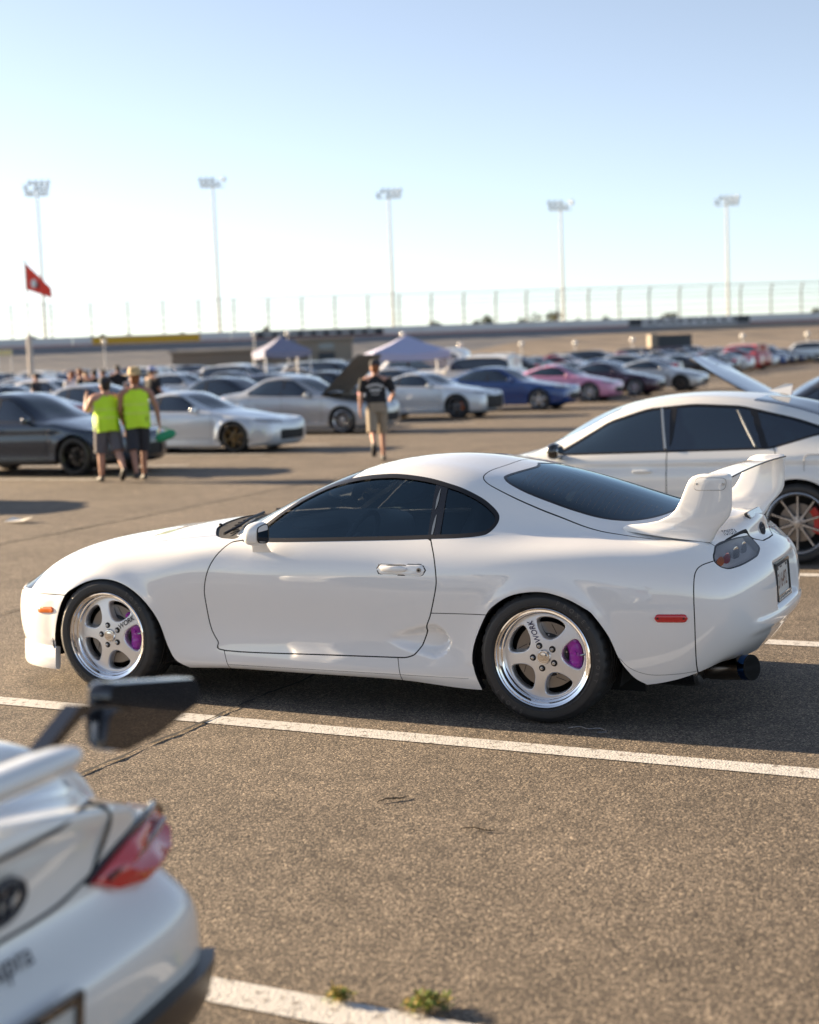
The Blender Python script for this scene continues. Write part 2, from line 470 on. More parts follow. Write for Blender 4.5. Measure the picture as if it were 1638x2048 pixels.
def asphalt_mat():
    m = bpy.data.materials.new('asphalt'); m.use_nodes = True; nt = m.node_tree; L = nt.links
    b = nt.nodes['Principled BSDF']; b.inputs['Roughness'].default_value = .82; b.inputs['Specular IOR Level'].default_value = .35
    tc = nt.nodes.new('ShaderNodeTexCoord')
    def noise(s, d, r=.6):
        n = nt.nodes.new('ShaderNodeTexNoise'); n.inputs['Scale'].default_value = s; n.inputs['Detail'].default_value = d; n.inputs['Roughness'].default_value = r
        L.new(tc.outputs['Object'], n.inputs['Vector']); return n
    vo = nt.nodes.new('ShaderNodeTexVoronoi'); vo.inputs['Scale'].default_value = 150; vo.inputs['Randomness'].default_value = 1
    L.new(tc.outputs['Object'], vo.inputs['Vector'])
    vo2 = nt.nodes.new('ShaderNodeTexVoronoi'); vo2.inputs['Scale'].default_value = 70
    L.new(tc.outputs['Object'], vo2.inputs['Vector'])
    sep = nt.nodes.new('ShaderNodeSeparateColor'); L.new(vo.outputs['Color'], sep.inputs[0])
    ramp = nt.nodes.new('ShaderNodeValToRGB'); L.new(sep.outputs[0], ramp.inputs[0])
    e = ramp.color_ramp.elements
    e[0].position = 0.0; e[0].color = (.034, .030, .026, 1); e[1].position = 1.0; e[1].color = (.45, .37, .275, 1)
    for p, c in ((.30, (.093, .077, .061)), (.6, (.146, .120, .094)), (.85, (.224, .183, .140))):
        q = e.new(p); q.color = (*c, 1)
    big = noise(.55, 6); mid = noise(6, 5)
    r2 = nt.nodes.new('ShaderNodeMapRange'); r2.inputs['From Min'].default_value = .3; r2.inputs['From Max'].default_value = .7; r2.inputs['To Min'].default_value = .74; r2.inputs['To Max'].default_value = 1.14
    L.new(big.outputs[0], r2.inputs['Value'])
    r3 = nt.nodes.new('ShaderNodeMapRange'); r3.inputs['From Min'].default_value = .3; r3.inputs['From Max'].default_value = .7; r3.inputs['To Min'].default_value = .78; r3.inputs['To Max'].default_value = 1.18
    L.new(mid.outputs[0], r3.inputs['Value'])
    mu = nt.nodes.new('ShaderNodeMath'); mu.operation = 'MULTIPLY'; L.new(r2.outputs[0], mu.inputs[0]); L.new(r3.outputs[0], mu.inputs[1])
    hs = nt.nodes.new('ShaderNodeHueSaturation'); L.new(ramp.outputs[0], hs.inputs['Color']); L.new(mu.outputs[0], hs.inputs['Value'])
    # old oil drips and scuffs
    sp_ = noise(1.7, 3, .5); rs_ = nt.nodes.new('ShaderNodeMapRange'); rs_.inputs['From Min'].default_value = .66; rs_.inputs['From Max'].default_value = .74; rs_.inputs['To Min'].default_value = 1; rs_.inputs['To Max'].default_value = .62
    L.new(sp_.outputs[0], rs_.inputs['Value'])
    mx = nt.nodes.new('ShaderNodeMix'); mx.data_type = 'RGBA'; mx.blend_type = 'MULTIPLY'; mx.inputs['Factor'].default_value = 1
    L.new(hs.outputs[0], mx.inputs['A']); L.new(rs_.outputs[0], mx.inputs['B']); L.new(mx.outputs['Result'], b.inputs['Base Color'])
    ad = nt.nodes.new('ShaderNodeMath'); ad.operation = 'MULTIPLY_ADD'; ad.inputs[1].default_value = .6
    L.new(vo2.outputs['Distance'], ad.inputs[0]); L.new(vo.outputs['Distance'], ad.inputs[2])
    bp = nt.nodes.new('ShaderNodeBump'); bp.inputs['Strength'].default_value = .4; bp.inputs['Distance'].default_value = .004; bp.invert = True
    L.new(ad.outputs[0], bp.inputs['Height']); L.new(bp.outputs[0], b.inputs['Normal'])
    return m
M['asphalt'] = asphalt_mat()

def line_mat():
    m = bpy.data.materials.new('road_marking_paint'); m.use_nodes = True; nt = m.node_tree; L = nt.links
    b = nt.nodes['Principled BSDF']; b.inputs['Roughness'].default_value = .7
    tc = nt.nodes.new('ShaderNodeTexCoord')
    n = nt.nodes.new('ShaderNodeTexNoise'); n.inputs['Scale'].default_value = 26; n.inputs['Detail'].default_value = 6; n.inputs['Roughness'].default_value = .7
    L.new(tc.outputs['Object'], n.inputs['Vector'])
    r = nt.nodes.new('ShaderNodeValToRGB'); L.new(n.outputs[0], r.inputs[0]); e = r.color_ramp.elements
    e[0].position = .37; e[0].color = (.22, .20, .18, 1); e[1].position = .47; e[1].color = (.54, .53, .51, 1)
    L.new(r.outputs[0], b.inputs['Base Color'])
    vo = nt.nodes.new('ShaderNodeTexVoronoi'); vo.inputs['Scale'].default_value = 95; L.new(tc.outputs['Object'], vo.inputs['Vector'])
    bp = nt.nodes.new('ShaderNodeBump'); bp.inputs['Strength'].default_value = .5; bp.inputs['Distance'].default_value = .004; bp.invert = True
    L.new(vo.outputs['Distance'], bp.inputs['Height']); L.new(bp.outputs[0], b.inputs['Normal'])
    return m
M['marking'] = line_mat()
M['tar'] = pmat('crack_tar', (.018, .017, .017), .8)

def GZ(Y):
    """the lot rises gently away from the camera"""
    return .0052*max(0.0, float(Y)-13.0)
def at(x, Y, z=0.0): return (float(x), float(Y), float(z)+GZ(Y))
def lot(x, y, z=0.0):
    """parking-grid coordinates to world"""
    p = LOT+_ax*x+_ay*y
    return (float(p[0]), float(p[1]), float(z)+GZ(p[1]))
# ------------------------------------------------------------------ ground
def sheet(name, pts, z, mat, kind='structure', parent=None):
    return tag(mobj(name, [(p[0], p[1], z) for p in pts], [tuple(range(len(pts)))], mat, parent, False), kind=kind)
gv = [(-900, -60, 0), (900, -60, 0), (900, 13, 0), (-900, 13, 0), (900, 300, GZ(300)), (-900, 300, GZ(300)), (900, 1500, GZ(300)), (-900, 1500, GZ(300))]
tag(mobj('asphalt_ground', gv, [(0, 1, 2, 3), (3, 2, 4, 5), (5, 4, 6, 7)], M['asphalt'], None, False), kind='structure')
# ------------------------------------------------------------------ ground marks
_lg = empty('parking_lines', (0, 0, 0)); tag(_lg, kind='structure')
def strip(name, a, b, w, mat, z, parent=None, seg=1, jit=0.0, kind=None):
    a, b = np.array(a, float), np.array(b, float); d = b-a; L = np.linalg.norm(d); d /= L; nrm = np.array([-d[1], d[0]])
    V = []; F = []
    for i in range(seg+1):
        t = i/seg; c = a+(b-a)*t+nrm*(rng.normal(0, jit) if 0 < i < seg else 0); ww = w*(1+(rng.uniform(-.5, .6) if jit else 0))
        for s in (-1, 1): q_ = lot(*(c+nrm*s*ww/2)); V.append((q_[0], q_[1], q_[2]+z))
    for i in range(seg): F.append((2*i, 2*i+2, 2*i+3, 2*i+1))
    o = mobj(name, V, F, mat, parent, False)
    if kind: tag(o, kind=kind)
    return o
for k in range(-2, 26):
    yy = -1.20+2.8*k
    strip('parking_line', (-1.7, yy+.054*1.7), (4.45, yy-.054*4.45), .15, M['marking'], .004, _lg)
for k in range(3, 40):
    yy = -1.20+2.8*k
    strip('parking_line', (-16.4, yy+.25), (-10.0, yy), .13, M['marking'], .004, _lg)
def crack(pts, w, name='asphalt_crack'):
    P = smooth_poly(pts, 6, False); V = []; F = []; 
    L = [P[0]]
    for a, b in zip(P[:-1], P[1:]):
        n = max(1, int(np.linalg.norm(b-a)/.05))
        for i in range(1, n+1): L.append(a+(b-a)*i/n)
    L = np.array(L); off = np.cumsum(rng.normal(0, .006, len(L))); off -= np.linspace(off[0], off[-1], len(L)); 
    for i, p in enumerate(L):
        d = L[min(i+1, len(L)-1)]-L[max(i-1, 0)]; d /= np.linalg.norm(d)+1e-9; n = np.array([-d[1], d[0]]); ww = w*abs(1+.45*rng.normal())
        c = p+n*(off[i]+rng.normal(0, .004))
        for s in (-1, 1): q = lot(*(c+n*s*ww/2)); V.append((q[0], q[1], q[2]+.0078))
    for i in range(len(L)-1): F.append((2*i, 2*i+2, 2*i+3, 2*i+1))
    tag(mobj(name, V, F, M['tar'], None, False), kind='structure')
crack([(.93, 6), (.90, 1.5), (.90, -.2), (.895, -1.36), (.885, -2.3), (.88, -4), (.90, -9)], .022)
crack([(-2.38, -6), (-2.41, -1), (-2.40, 1.2), (-2.40, 3.2), (-2.42, 12)], .022)
crack([(-5.6, -2), (-5.62, 4), (-5.6, 9), (-5.65, 20)], .03)
crack([(-9.2, 6), (-6, 5.4), (-3, 5.8), (0, 5.2)], .008)
# small things lying about
def ground_thing(name, loc, V, F, mat, label, cat, rz=0):
    o = mobj(name, V, F, mat, None, False); o.location = loc; o.rotation_euler = (0, 0, rz); tag(o, label, cat); return o
M['paper'] = pmat('paper', (.8, .78, .72), .7); M['twig'] = pmat('dry_twig', (.05, .035, .02), .9)
ground_thing('paper_scrap', lot(-6.89, 6.96, .02), [(-.16, -.08, 0), (.14, -.10, .015), (.17, .07, .05), (-.02, .11, .01), (-.15, .08, .04)], [(0, 1, 3), (1, 2, 3), (0, 3, 4)], M['paper'], 'scrap of white paper lying on the asphalt left of the white coupe', 'paper', -TH)
for (x, y, r, lb) in ((2.39, -2.28, .4, 'short dark twig on the asphalt, nearer the white line'), (2.87, -2.55, -.35, 'longer dark twig on the asphalt in the middle foreground')):
    t = MB(); t.tube([(-.07, 0, .008), (-.02, .012, .012), (.03, -.006, .009), (.075, .012, .008)], [.0015, .003, .003, .001], 6); t.tube([(.0, 0, .008), (.02, .02, .01)], .0012, 5)
    o = t.build('twig', M['twig']); o.location = lot(x, y, 0); o.rotation_euler = (0, 0, r); tag(o, lb, 'twig')
wr = MB(); wr.tube(smooth_poly([(-.10, .02, .006), (-.05, .045, .01), (0, .02, .008), (.05, .03, .012), (.10, .0, .006), (.06, -.03, .008)], 5, False), .0022, 5)
o = wr.build('wire_scrap', M['steel']); o.location = lot(2.80, -.99, .004); o.rotation_euler = (0, 0, -TH); tag(o, 'thin bent wire on the asphalt beside the rear wheel of the coupe', 'wire')
M['weed'] = pmat('weed_leaf', (.13, .19, .02), .6, var=.4, var_scale=30); M['weed_dry'] = pmat('dry_weed_leaf', (.34, .24, .05), .7, var=.3, var_scale=30)
def weed(x, y, n, r, lb):
    root = empty('weed', lot(x, y, .004)); tag(root, lb, 'weed')
    for mat, m_, nm in ((M['weed'], n, 'leaves'), (M['weed_dry'], n//2, 'dry_leaves')):
        mb = MB()
        for _ in range(m_):
            a = rng.uniform(0, 2*math.pi); rr = r*rng.uniform(.1, 1); h = rng.uniform(.006, .034)*(1.3-rr/r*.6); L = rng.uniform(.009, .022); b = rng.uniform(0, 2*math.pi)
            c = np.array([rr*math.cos(a)*1.5, rr*math.sin(a), h]); d = np.array([math.cos(b), math.sin(b), rng.uniform(-.2, .8)])*L; q = np.array([-math.sin(b), math.cos(b), 0])*L*.32
            mb.add([c, c+d*.5+q, c+d, c+d*.5-q], [(0, 1, 2, 3)])
        o = mb.build(nm, mat, root, smooth=False); o['kind'] = 'stuff'
    st = MB()
    for _ in range(max(3, n//12)):
        a = rng.uniform(0, 2*math.pi); rr = r*rng.uniform(.2, 1); st.tube([(0, 0, 0), (rr*math.cos(a), rr*math.sin(a)*.7, rng.uniform(.02, .06))], .0015, 4)
    o = st.build('stems', M['weed_dry'], root); o['kind'] = 'stuff'
weed(3.07, -4.10, 130, .026, 'small low green weed growing through the foreground white line')
weed(3.32, -4.06, 260, .045, 'larger yellow-green weed growing beside the foreground white line')

# ------------------------------------------------------------------ the speedway behind
M['bank'] = pmat('banking_asphalt', (.20, .20, .205), .9, var=.12, var_scale=.3); M['apron'] = pmat('dry_apron', (.33, .265, .20), .95, var=.2, var_scale=.15)
M['wall_white'] = pmat('wall_white', (.62, .63, .64), .8, var=.06, var_scale=.6); M['wall_red'] = pmat('wall_red_stripe', (.42, .14, .11), .8); M['wall_dark'] = pmat('sign_dark', (.03, .035, .045), .6)
M['wall_yellow'] = pmat('sign_yellow', (.62, .36, .02), .6); M['fence'] = pmat('fence_steel', (.16, .15, .13), .7); M['cable'] = pmat('fence_cable', (.22, .21, .19), .7)
M['mast'] = pmat('hazed_mast_steel', (.50, .51, .51), .6); M['lamp'] = pmat('hazed_floodlight_face', (.50, .53, .54), .4); M['grass_dry'] = pmat('dry_grass', (.27, .24, .09), .95, var=.3, var_scale=.4)  # mast and floodlight greys paled: distance haze put into the colour
W0, W1 = np.array([-62.0, 230.0]), np.array([70.0, 253.0]); _wd = (W1-W0)/np.linalg.norm(W1-W0); _wn = np.array([_wd[1], -_wd[0]])      # _wn points back to the camera
WZ = lambda t: 7.75-.12*t       # wall top along the frame, t from 0 to 1
def wpt(s, off, z):
    p = W0+_wd*s+_wn*off; return (float(p[0]), float(p[1]), float(z))
def ribbon(name, prof, mat, s0=-160, s1=300, n=24):
    V = []; F = []; k = len(prof)
    for i in range(n+1):
        s = s0+(s1-s0)*i/n
        for off, z in prof: V.append(wpt(s, off, z))
    for i in range(n):
        for q in range(k-1): F.append((i*k+q, i*k+q+1, (i+1)*k+q+1, (i+1)*k+q))
    return mobj(name, V, F, mat, None, True, sharp=30)
def bank_strip(name, inner, outer, mat):
    prof = lambda o: float(np.interp(o, (0, 6, 13, 24, 44, 60), (6.3, 5.2, 3.6, 1.7, .3, .012)))
    V = []; F = []; n, k = 46, 10
    for i in range(n+1):
        s = -160+460*i/n; a, b_ = inner(s), outer(s)
        for q in range(k+1): o = a+(b_-a)*q/k; V.append(wpt(s, o, prof(o)))
    for i in range(n):
        for q in range(k): F.append((i*(k+1)+q, i*(k+1)+q+1, (i+1)*(k+1)+q+1, (i+1)*(k+1)+q))
    tag(mobj(name, V, F, mat, None, True), kind='structure')
_edge = lambda s: float(np.interp(s, (40, 62, 78, 100, 112), (46, 22, 9, 4, 1.2)))
bank_strip('track_banking', lambda s: 0, _edge, M['bank'])
bank_strip('track_apron', _edge, lambda s: 60, M['apron'])
tag(ribbon('outer_bank', [(-.6, 6.0), (-14, 4.0), (-40, .01)], M['grass_dry']), kind='structure')
tag(mobj('grass_verge', [lot(-14.5, 112, .03), lot(2, 112, .03), lot(12, 200, .03), lot(-18, 200, .03)], [(0, 1, 2, 3)], M['grass_dry'], None, False), kind='structure')
wall = empty('retaining_wall', wpt(0, 0, 0)); tag(wall, 'long white concrete wall with a faded red stripe along the top of the banked track', 'wall')
_o = np.array(wpt(0, 0, 0))
def wall_piece(name, s0, s1, z0, z1, off, th, mat, par=wall):
    V = []
    for s in (s0, s1):
        t = s/134.0; dz = WZ(t)-7.75
        for of in (off, off-th):
            for z in (z0+dz, z1+dz): V.append(np.array(wpt(s, of, z))-_o)
    return mobj(name, V, [(0, 4, 5, 1), (2, 3, 7, 6), (1, 5, 7, 3), (0, 2, 6, 4), (0, 1, 3, 2), (4, 6, 7, 5)], mat, par, False)
for i in range(-18, 46): wall_piece('wall_panel', i*6+.03, i*6+5.97, 6.2, 7.75, 0, .5, M['wall_white'])
wall_piece('wall_stripe', -108, 275, 6.42, 6.62, .012, .01, M['wall_red'])
def px_s(u_): return (u_-0)/1638*132.0+1.4
def banner(name, u0, u1, mat, label, txt=None, tmat=None, size=.9, z0=6.55, z1=7.6):
    s0, s1 = px_s(u0), px_s(u1); e = empty(name, tuple(_o)); tag(e, label, 'sign')
    wall_piece('sign_panel', s0, s1, z0, z1, .06, .04, mat, e)
    if txt:
        TV, TF = text_geo(txt, size, 0, .02); c = np.array(wpt((s0+s1)/2, .075, (z0+z1)/2+WZ((s0+s1)/2/134)-7.75))-_o; wx = max(1e-6, TV[:, 0].max()-TV[:, 0].min()); sx = (s1-s0)*.86/wx
        m_ = MB(); m_.add([c+np.array([*(_wd*w[0]*sx), w[1]]) for w in TV], TF); m_.build('sign_lettering', tmat, e, smooth=False)
    return e, s0, s1
banner('trackside_banner', 168, 370, M['wall_yellow'], 'long yellow banner fixed to the white track wall on the left')
e, s0, s1 = banner('trackside_banner', 475, 725, M['wall_dark'], 'long dark banner with pale lettering on the track wall above the tents', None)
for q in range(9):
    c = s0+2+(s1-s0-4)*q/8; wall_piece('pale_lettering', c-.6, c+.7, 6.9, 7.25, .075, .01, M['mast'], e)
e, s0, s1 = banner('trackside_banner', 1225, 1482, M['wall_white'], 'white banner lettered NASHVILLE with dark emblems at both ends on the track wall', 'NASHVILLE', M['wall_dark'], 1.15, 6.4, 7.7)
for q in (s0+1.1, s1-1.1): wall_piece('sign_emblem', q-1.1, q+1.1, 6.5, 7.65, .08, .01, M['wall_dark'], e)
fence = empty('catch_fence', tuple(_o)); tag(fence, 'tall catch fence with curved posts and cables along the top of the track wall', 'fence')
pm = MB(); pm.tube([(0, 0, 0), (0, 0, 3.6), (*(_wn*.15), 4.2), (*(_wn*.6), 4.75), (*(_wn*1.0), 4.95)], .13, 8); pmd = pm.data('fence_post', M['fence'])
FS_ = [px_s(u_) for u_ in (-110, -44, 22, 95, 168, 237, 303, 370, 437, 503, 568, 632, 697, 759, 823, 888, 953, 1015, 1079, 1143, 1207, 1270, 1334, 1398, 1464, 1530, 1596, 1662, 1730)]
for s in FS_:
    o = link(bpy.data.objects.new('fence_post', pmd), fence); t = s/134; o.location = np.array(wpt(s, -.25, WZ(t)))-_o
for z in (1.0, 2.0, 3.0, 3.6, 4.2):
    off = 0 if z < 4 else .3
    c_ = MB(); c_.tube([np.array(wpt(s, -.25+off, WZ(s/134)+z))-_o for s in (-30, 30, 80, 170)], .045, 5); c_.build('fence_cable', M['cable'], fence)
c_ = MB(); c_.tube([np.array(wpt(s, .75, WZ(s/134)+4.95))-_o for s in (-30, 30, 80, 170)], .08, 5); c_.build('fence_cable', M['cable'], fence)
# floodlight masts
lm = MB(); lm.box((0, 0, 0), (.52, .36, .5)); lmd = lm.data('floodlight', M['lamp'], smooth=False)
for i, (u0, v0, ub_, lab) in enumerate(((72.5, 368, 83, 'floodlight mast farthest left, behind the red flag'), (425, 362, 437, 'second floodlight mast from the left, above the fence'), (777, 384, 787, 'middle floodlight mast of the five'), (1121, 408, 1125, 'fourth floodlight mast from the left'), (1453, 398, 1456, 'floodlight mast farthest right'))):
    D = 240+i*5; dz = lambda u_, v_: (_fw*FPX+_rt2*(u_-819)+_up2*(1024-v_))
    d = dz(u0, v0); d = d/d[1]*D; top = np.array([0, 0, CAM_H])+d
    root = empty('floodlight_mast', (top[0], top[1], 0)); tag(root, lab, 'light mast', 'floodlight masts beyond the track')
    H = top[2]; mb = MB(); mb.tube([(0, 0, 3.0), (0, 0, H*.5), (0, 0, H-.4)], [.32, .24, .15], 10); mb.build('mast', M['mast'], root)
    ab = MB()
    for r_ in range(3 if i == 0 else 2): ab.box((0, 0, H-.1-r_*.85), (4.2-.5*r_, .2, .14))
    ab.build('cross_arms', M['mast'], root, smooth=False)
    for r_ in range(3 if i == 0 else 2):
        for q in range(5):
            if (q*7+i*3+r_*5) % 6 == 0: continue
            o = link(bpy.data.objects.new('floodlight', lmd), root); o.location = ((q-2)*(.92-.09*r_), -.2, H+.22-r_*.85); o.rotation_euler = (R(-25), 0, R(10*(q-2)))
# flag on its pole
M['flag_red'] = pmat('red_flag_cloth', (.85, .07, .045), .8); M['flag_white'] = pmat('white_cloth', (.8, .8, .8), .8); M['pole'] = pmat('pale_pole', (.55, .48, .42), .5)
fl = empty('flagpole', at(-22.0, 90)); tag(fl, 'pale flagpole standing among the parked cars on the left', 'flagpole')
mb = MB(); mb.tube([(0, 0, 0), (0, 0, 3.9)], .17, 10); mb.tube([(0, 0, 3.8), (0, 0, 8.2)], .05, 8); mb.build('pole', M['pole'], fl); b = MB(); b.ellipsoid((0, 0, 8.22), (.09, .09, .09), 10, 8); b.build('finial', M['pole'], fl)
V = []; F = []; na, nb = 14, 8
for i in range(na+1):
    s = i/na
    for j in range(nb+1):
        t = j/nb; V.append((1.45*s, .12*math.sin(5*s+2*t)*s, 8.48-1.5*s-t*(1.55-.95*s)))
for i in range(na):
    for j in range(nb): F.append((i*(nb+1)+j, i*(nb+1)+j+1, (i+1)*(nb+1)+j+1, (i+1)*(nb+1)+j))
fg = mobj('flag', [(x, y, z) for x, y, z in V], F, M['flag_red']); fg.location = (-21.95, 90, 0); tag(fg, 'red flag with a white disc drooping from the pale flagpole', 'flag')
d_ = MB(); q = [( .42+.17*math.cos(t), .05, 7.28+.26*math.sin(t)) for t in np.linspace(0, 2*math.pi, 20, endpoint=False)]
d_.add([(x, y-.09, z) for x, y, z in q], [tuple(range(19, -1, -1))]); d_.build('flag_disc', M['flag_white'], fg, smooth=False)
d_ = MB(); d_.add([(.55, -.08, 7.35), (.72, -.08, 7.30), (.72, -.08, 6.98), (.60, -.08, 7.02)], [(0, 1, 2, 3)]); d_.build('flag_emblem', M['wall_dark'], fg, smooth=False)
# low buildings, sign, container
M['tan_block'] = pmat('tan_block', (.23, .185, .145), .9, var=.1, var_scale=.5); M['tan_light'] = pmat('pale_tan_block', (.27, .235, .19), .9, var=.08, var_scale=.5); M['dark_metal'] = pmat('dark_container', (.04, .05, .06), .6); M['pane'] = pmat('far_window', (.22, .26, .28), .15)
def hut(x0, x1, D, z1, mat, label, win=()):
    r_ = empty('low_building', ((x0+x1)/2, D, 0)); tag(r_, label, 'building'); w = x1-x0
    m_ = MB(); m_.box((0, 2, z1/2), (w, 4, z1)); m_.build('walls', mat, r_, smooth=False)
    m_ = MB(); m_.box((0, 1.95, z1+.15), (w+.6, 4.6, .3)); m_.build('roof', M['tan_light'], r_, smooth=False)
    for (x, z, ww, hh, mm) in win:
        m_ = MB(); m_.box((x, -.03, z), (ww, .06, hh)); m_.build('door' if mm == 'door' else 'window', M['dark_metal'] if mm == 'door' else M['pane'], r_, smooth=False)
hut(-30.4, -14.4, 200, 4.2, M['tan_block'], 'long low tan building below the track wall')
hut(-13.9, -6.8, 202, 5.3, M['tan_light'], 'smaller tan building with a pale window and dark door beside the tents', [(.2, 4.5, 2.0, .8, 'w'), (.2, 2.9, 2.2, 1.6, 'door')])
ct = empty('shipping_container', at(26.4, 150)); tag(ct, 'dark box container with a pale end beside the red vehicle', 'container')
m_ = MB(); m_.box((.35, 1.2, 1.95), (3.3, 2.4, 1.9)); m_.build('container_box', M['dark_metal'], ct, smooth=False); m_ = MB(); m_.box((-1.68, 1.2, 2.0), (.7, 2.4, 2.0)); m_.build('pale_end', M['tan_light'], ct, smooth=False); m_ = MB(); m_.box((.1, 1.2, .5), (4.0, 2.0, 1.0)); m_.build('trailer', M['underbody'], ct, smooth=False)
sg = empty('lit_sign', (-23.0, 88, 0)); tag(sg, 'small pale yellow hanging sign at the far left below the track wall', 'sign')
m_ = MB(); m_.box((0, 0, 3.28), (.9, .08, .32)); m_.build('sign_face', pmat('pale_yellow_sign', (.75, .62, .30), .3), sg, smooth=False); m_ = MB(); m_.tube([(-.38, 0, 0), (-.38, 0, 3.15)], .03, 6); m_.tube([(.38, 0, 0), (.38, 0, 3.15)], .03, 6); m_.build('sign_legs', M['mast'], sg)
# globe lamps on short posts
M['globe'] = pmat('globe_lamp', (.85, .82, .76), .2)
NTH = ['first', 'second', 'third', 'fourth', 'fifth', 'sixth', 'seventh', 'eighth', 'ninth', 'tenth', 'eleventh', 'twelfth', 'thirteenth', 'fourteenth', 'fifteenth', 'sixteenth', 'seventeenth', 'eighteenth', 'nineteenth', 'twentieth']+[f'{k}th' for k in range(21, 60)]
GL = (805, 920, 1043, 1150, 1265, 1485, 1615, 208, 575, 508)
for i, (u0, v0) in enumerate(((805, 668), (920, 690), (1043, 688), (1150, 686), (1265, 680), (1485, 672), (1615, 668), (208, 683), (575, 667), (508, 668))):
    D = 150; d = _fw*FPX+_rt2*(u0-819)+_up2*(1024-v0); d = d/d[1]*D; z = CAM_H+d[2]
    r_ = empty('globe_lamp', (d[0], D, 0)); tag(r_, f'{NTH[sorted(GL).index(u0)]} pale globe lamp from the left, on a thin post among the far cars', 'lamp post', 'globe lamps over the far rows')
    m_ = MB(); m_.tube([(0, 0, 0), (0, 0, z-.15)], .05, 6); m_.build('post', M['mast'], r_); m_ = MB(); m_.ellipsoid((0, 0, z), (.25, .25, .25), 14, 10); m_.build('globe', M['globe'], r_)
# trees beyond the wall
M['leaf_far'] = pmat('far_foliage', (.075, .085, .04), .9, var=.5, var_scale=1.2); M['bark'] = pmat('bark', (.10, .075, .05), .9)
def far_tree(u0, D, top_px, w, label):
    d = _fw*FPX+_rt2*(u0-819)+_up2*(1024-top_px); d = d/d[1]*D; H = CAM_H+d[2]
    r_ = empty('tree', (d[0], D, 0)); tag(r_, label, 'tree', 'trees beyond the track wall')
    m_ = MB(); m_.tube([(0, 0, 0), (.1, 0, H*.45), (.05, .1, H*.8)], [.35, .26, .10], 8)
    for q in range(5):
        a = q*1.3; m_.tube([(0, 0, H*.5), (w*.3*math.cos(a), w*.3*math.sin(a), H*.75)], [.12, .05], 6)
    m_.build('trunk', M['bark'], r_)
    m_ = MB(); cl = [(rng.normal(0, w*.24), rng.normal(0, w*.2), H*.72+rng.normal(0, H*.10), rng.uniform(.5, 1.0)*w*.24) for _ in range(11)]
    for (cx_, cy_, cz_, cr) in cl:
        for _ in range(60):
            v = rng.normal(size=3); v /= np.linalg.norm(v); p = np.array([cx_, cy_, min(cz_, H-cr)])+v*cr*rng.uniform(.5, 1.05); a = rng.normal(size=3); b_ = np.cross(a, v); a = np.cross(v, b_)+v*.4; a *= .22/np.linalg.norm(a); b_ *= .16/np.linalg.norm(b_)
            m_.add([p-a-b_, p+a-b_, p+a+b_, p-a+b_], [(0, 1, 2, 3)])
    m_.build('crown', M['leaf_far'], r_, smooth=False)
TX = (968, 1095, 1150, 1040, 1210, 195, 362, 495, 60, 258, 870, 1640, 1340)
for (u0, tp, w, D) in ((968, 621, 5, 300), (1095, 614, 7, 300), (1150, 630, 4, 310), (1040, 632, 6, 320), (1210, 626, 4, 330), (195, 661, 4, 300), (362, 656, 3, 300), (495, 652, 6, 310), (60, 668, 6, 310), (258, 666, 6, 320), (870, 640, 5, 320), (1640, 612, 5, 300), (1340, 622, 4, 330)):
    far_tree(u0, D, tp, w, f'{NTH[sorted(TX).index(u0)]} small dark tree from the left above the white track wall')
# ------------------------------------------------------------------ wheels
def tyre_mesh(name, Ro, Rr, w, nseg=96, tread=True, over=.012):
    h = Ro-Rr
    prof = [(Rr-.012, .03), (Rr, .004), (Rr+.05*h, -.004), (Rr+.16*h, -over*.8), (Rr+.17*h, -over*1.05), (Rr+.22*h, -over*1.05), (Rr+.23*h, -over*.85), (Rr+.55*h, -over*1.0), (Rr+.66*h, -over*.78), (Rr+.68*h, -over*.5), (Rr+.80*h, -.002), (Rr+.93*h, .012), (Ro-.003, .028), (Ro, .045)]
    gr = []
    n = 4
    for k in range(1, n+1):
        c = .045+(w-.09)*k/(n+1)
        gr += [(Ro, c-.006), (Ro-.007, c-.004), (Ro-.007, c+.004), (Ro, c+.006)]
    full = prof+(gr if tread else [])+[(Ro, w-.045)]+[(r, w-t) for r, t in reversed(prof[:-1])]
    mb = MB(); mb.lathe(full, nseg)
    if tread:
        k = len(full); V = mb.V
        for i in range(nseg):
            if i % 4 == 0:
                a = 2*math.pi*i/nseg
                for q, (r, t) in enumerate(full):
                    if (.010 < t < .045+.25*(w-.09)-.02 or w-.045-.25*(w-.09)+.02 < t < w-.01) and r > Rr+.8*h:
                        V[i*k+q] = ((r-.008)*math.cos(a), t, (r-.008)*math.sin(a))
    return mb.data(name, M['rubber'], sharp=50)

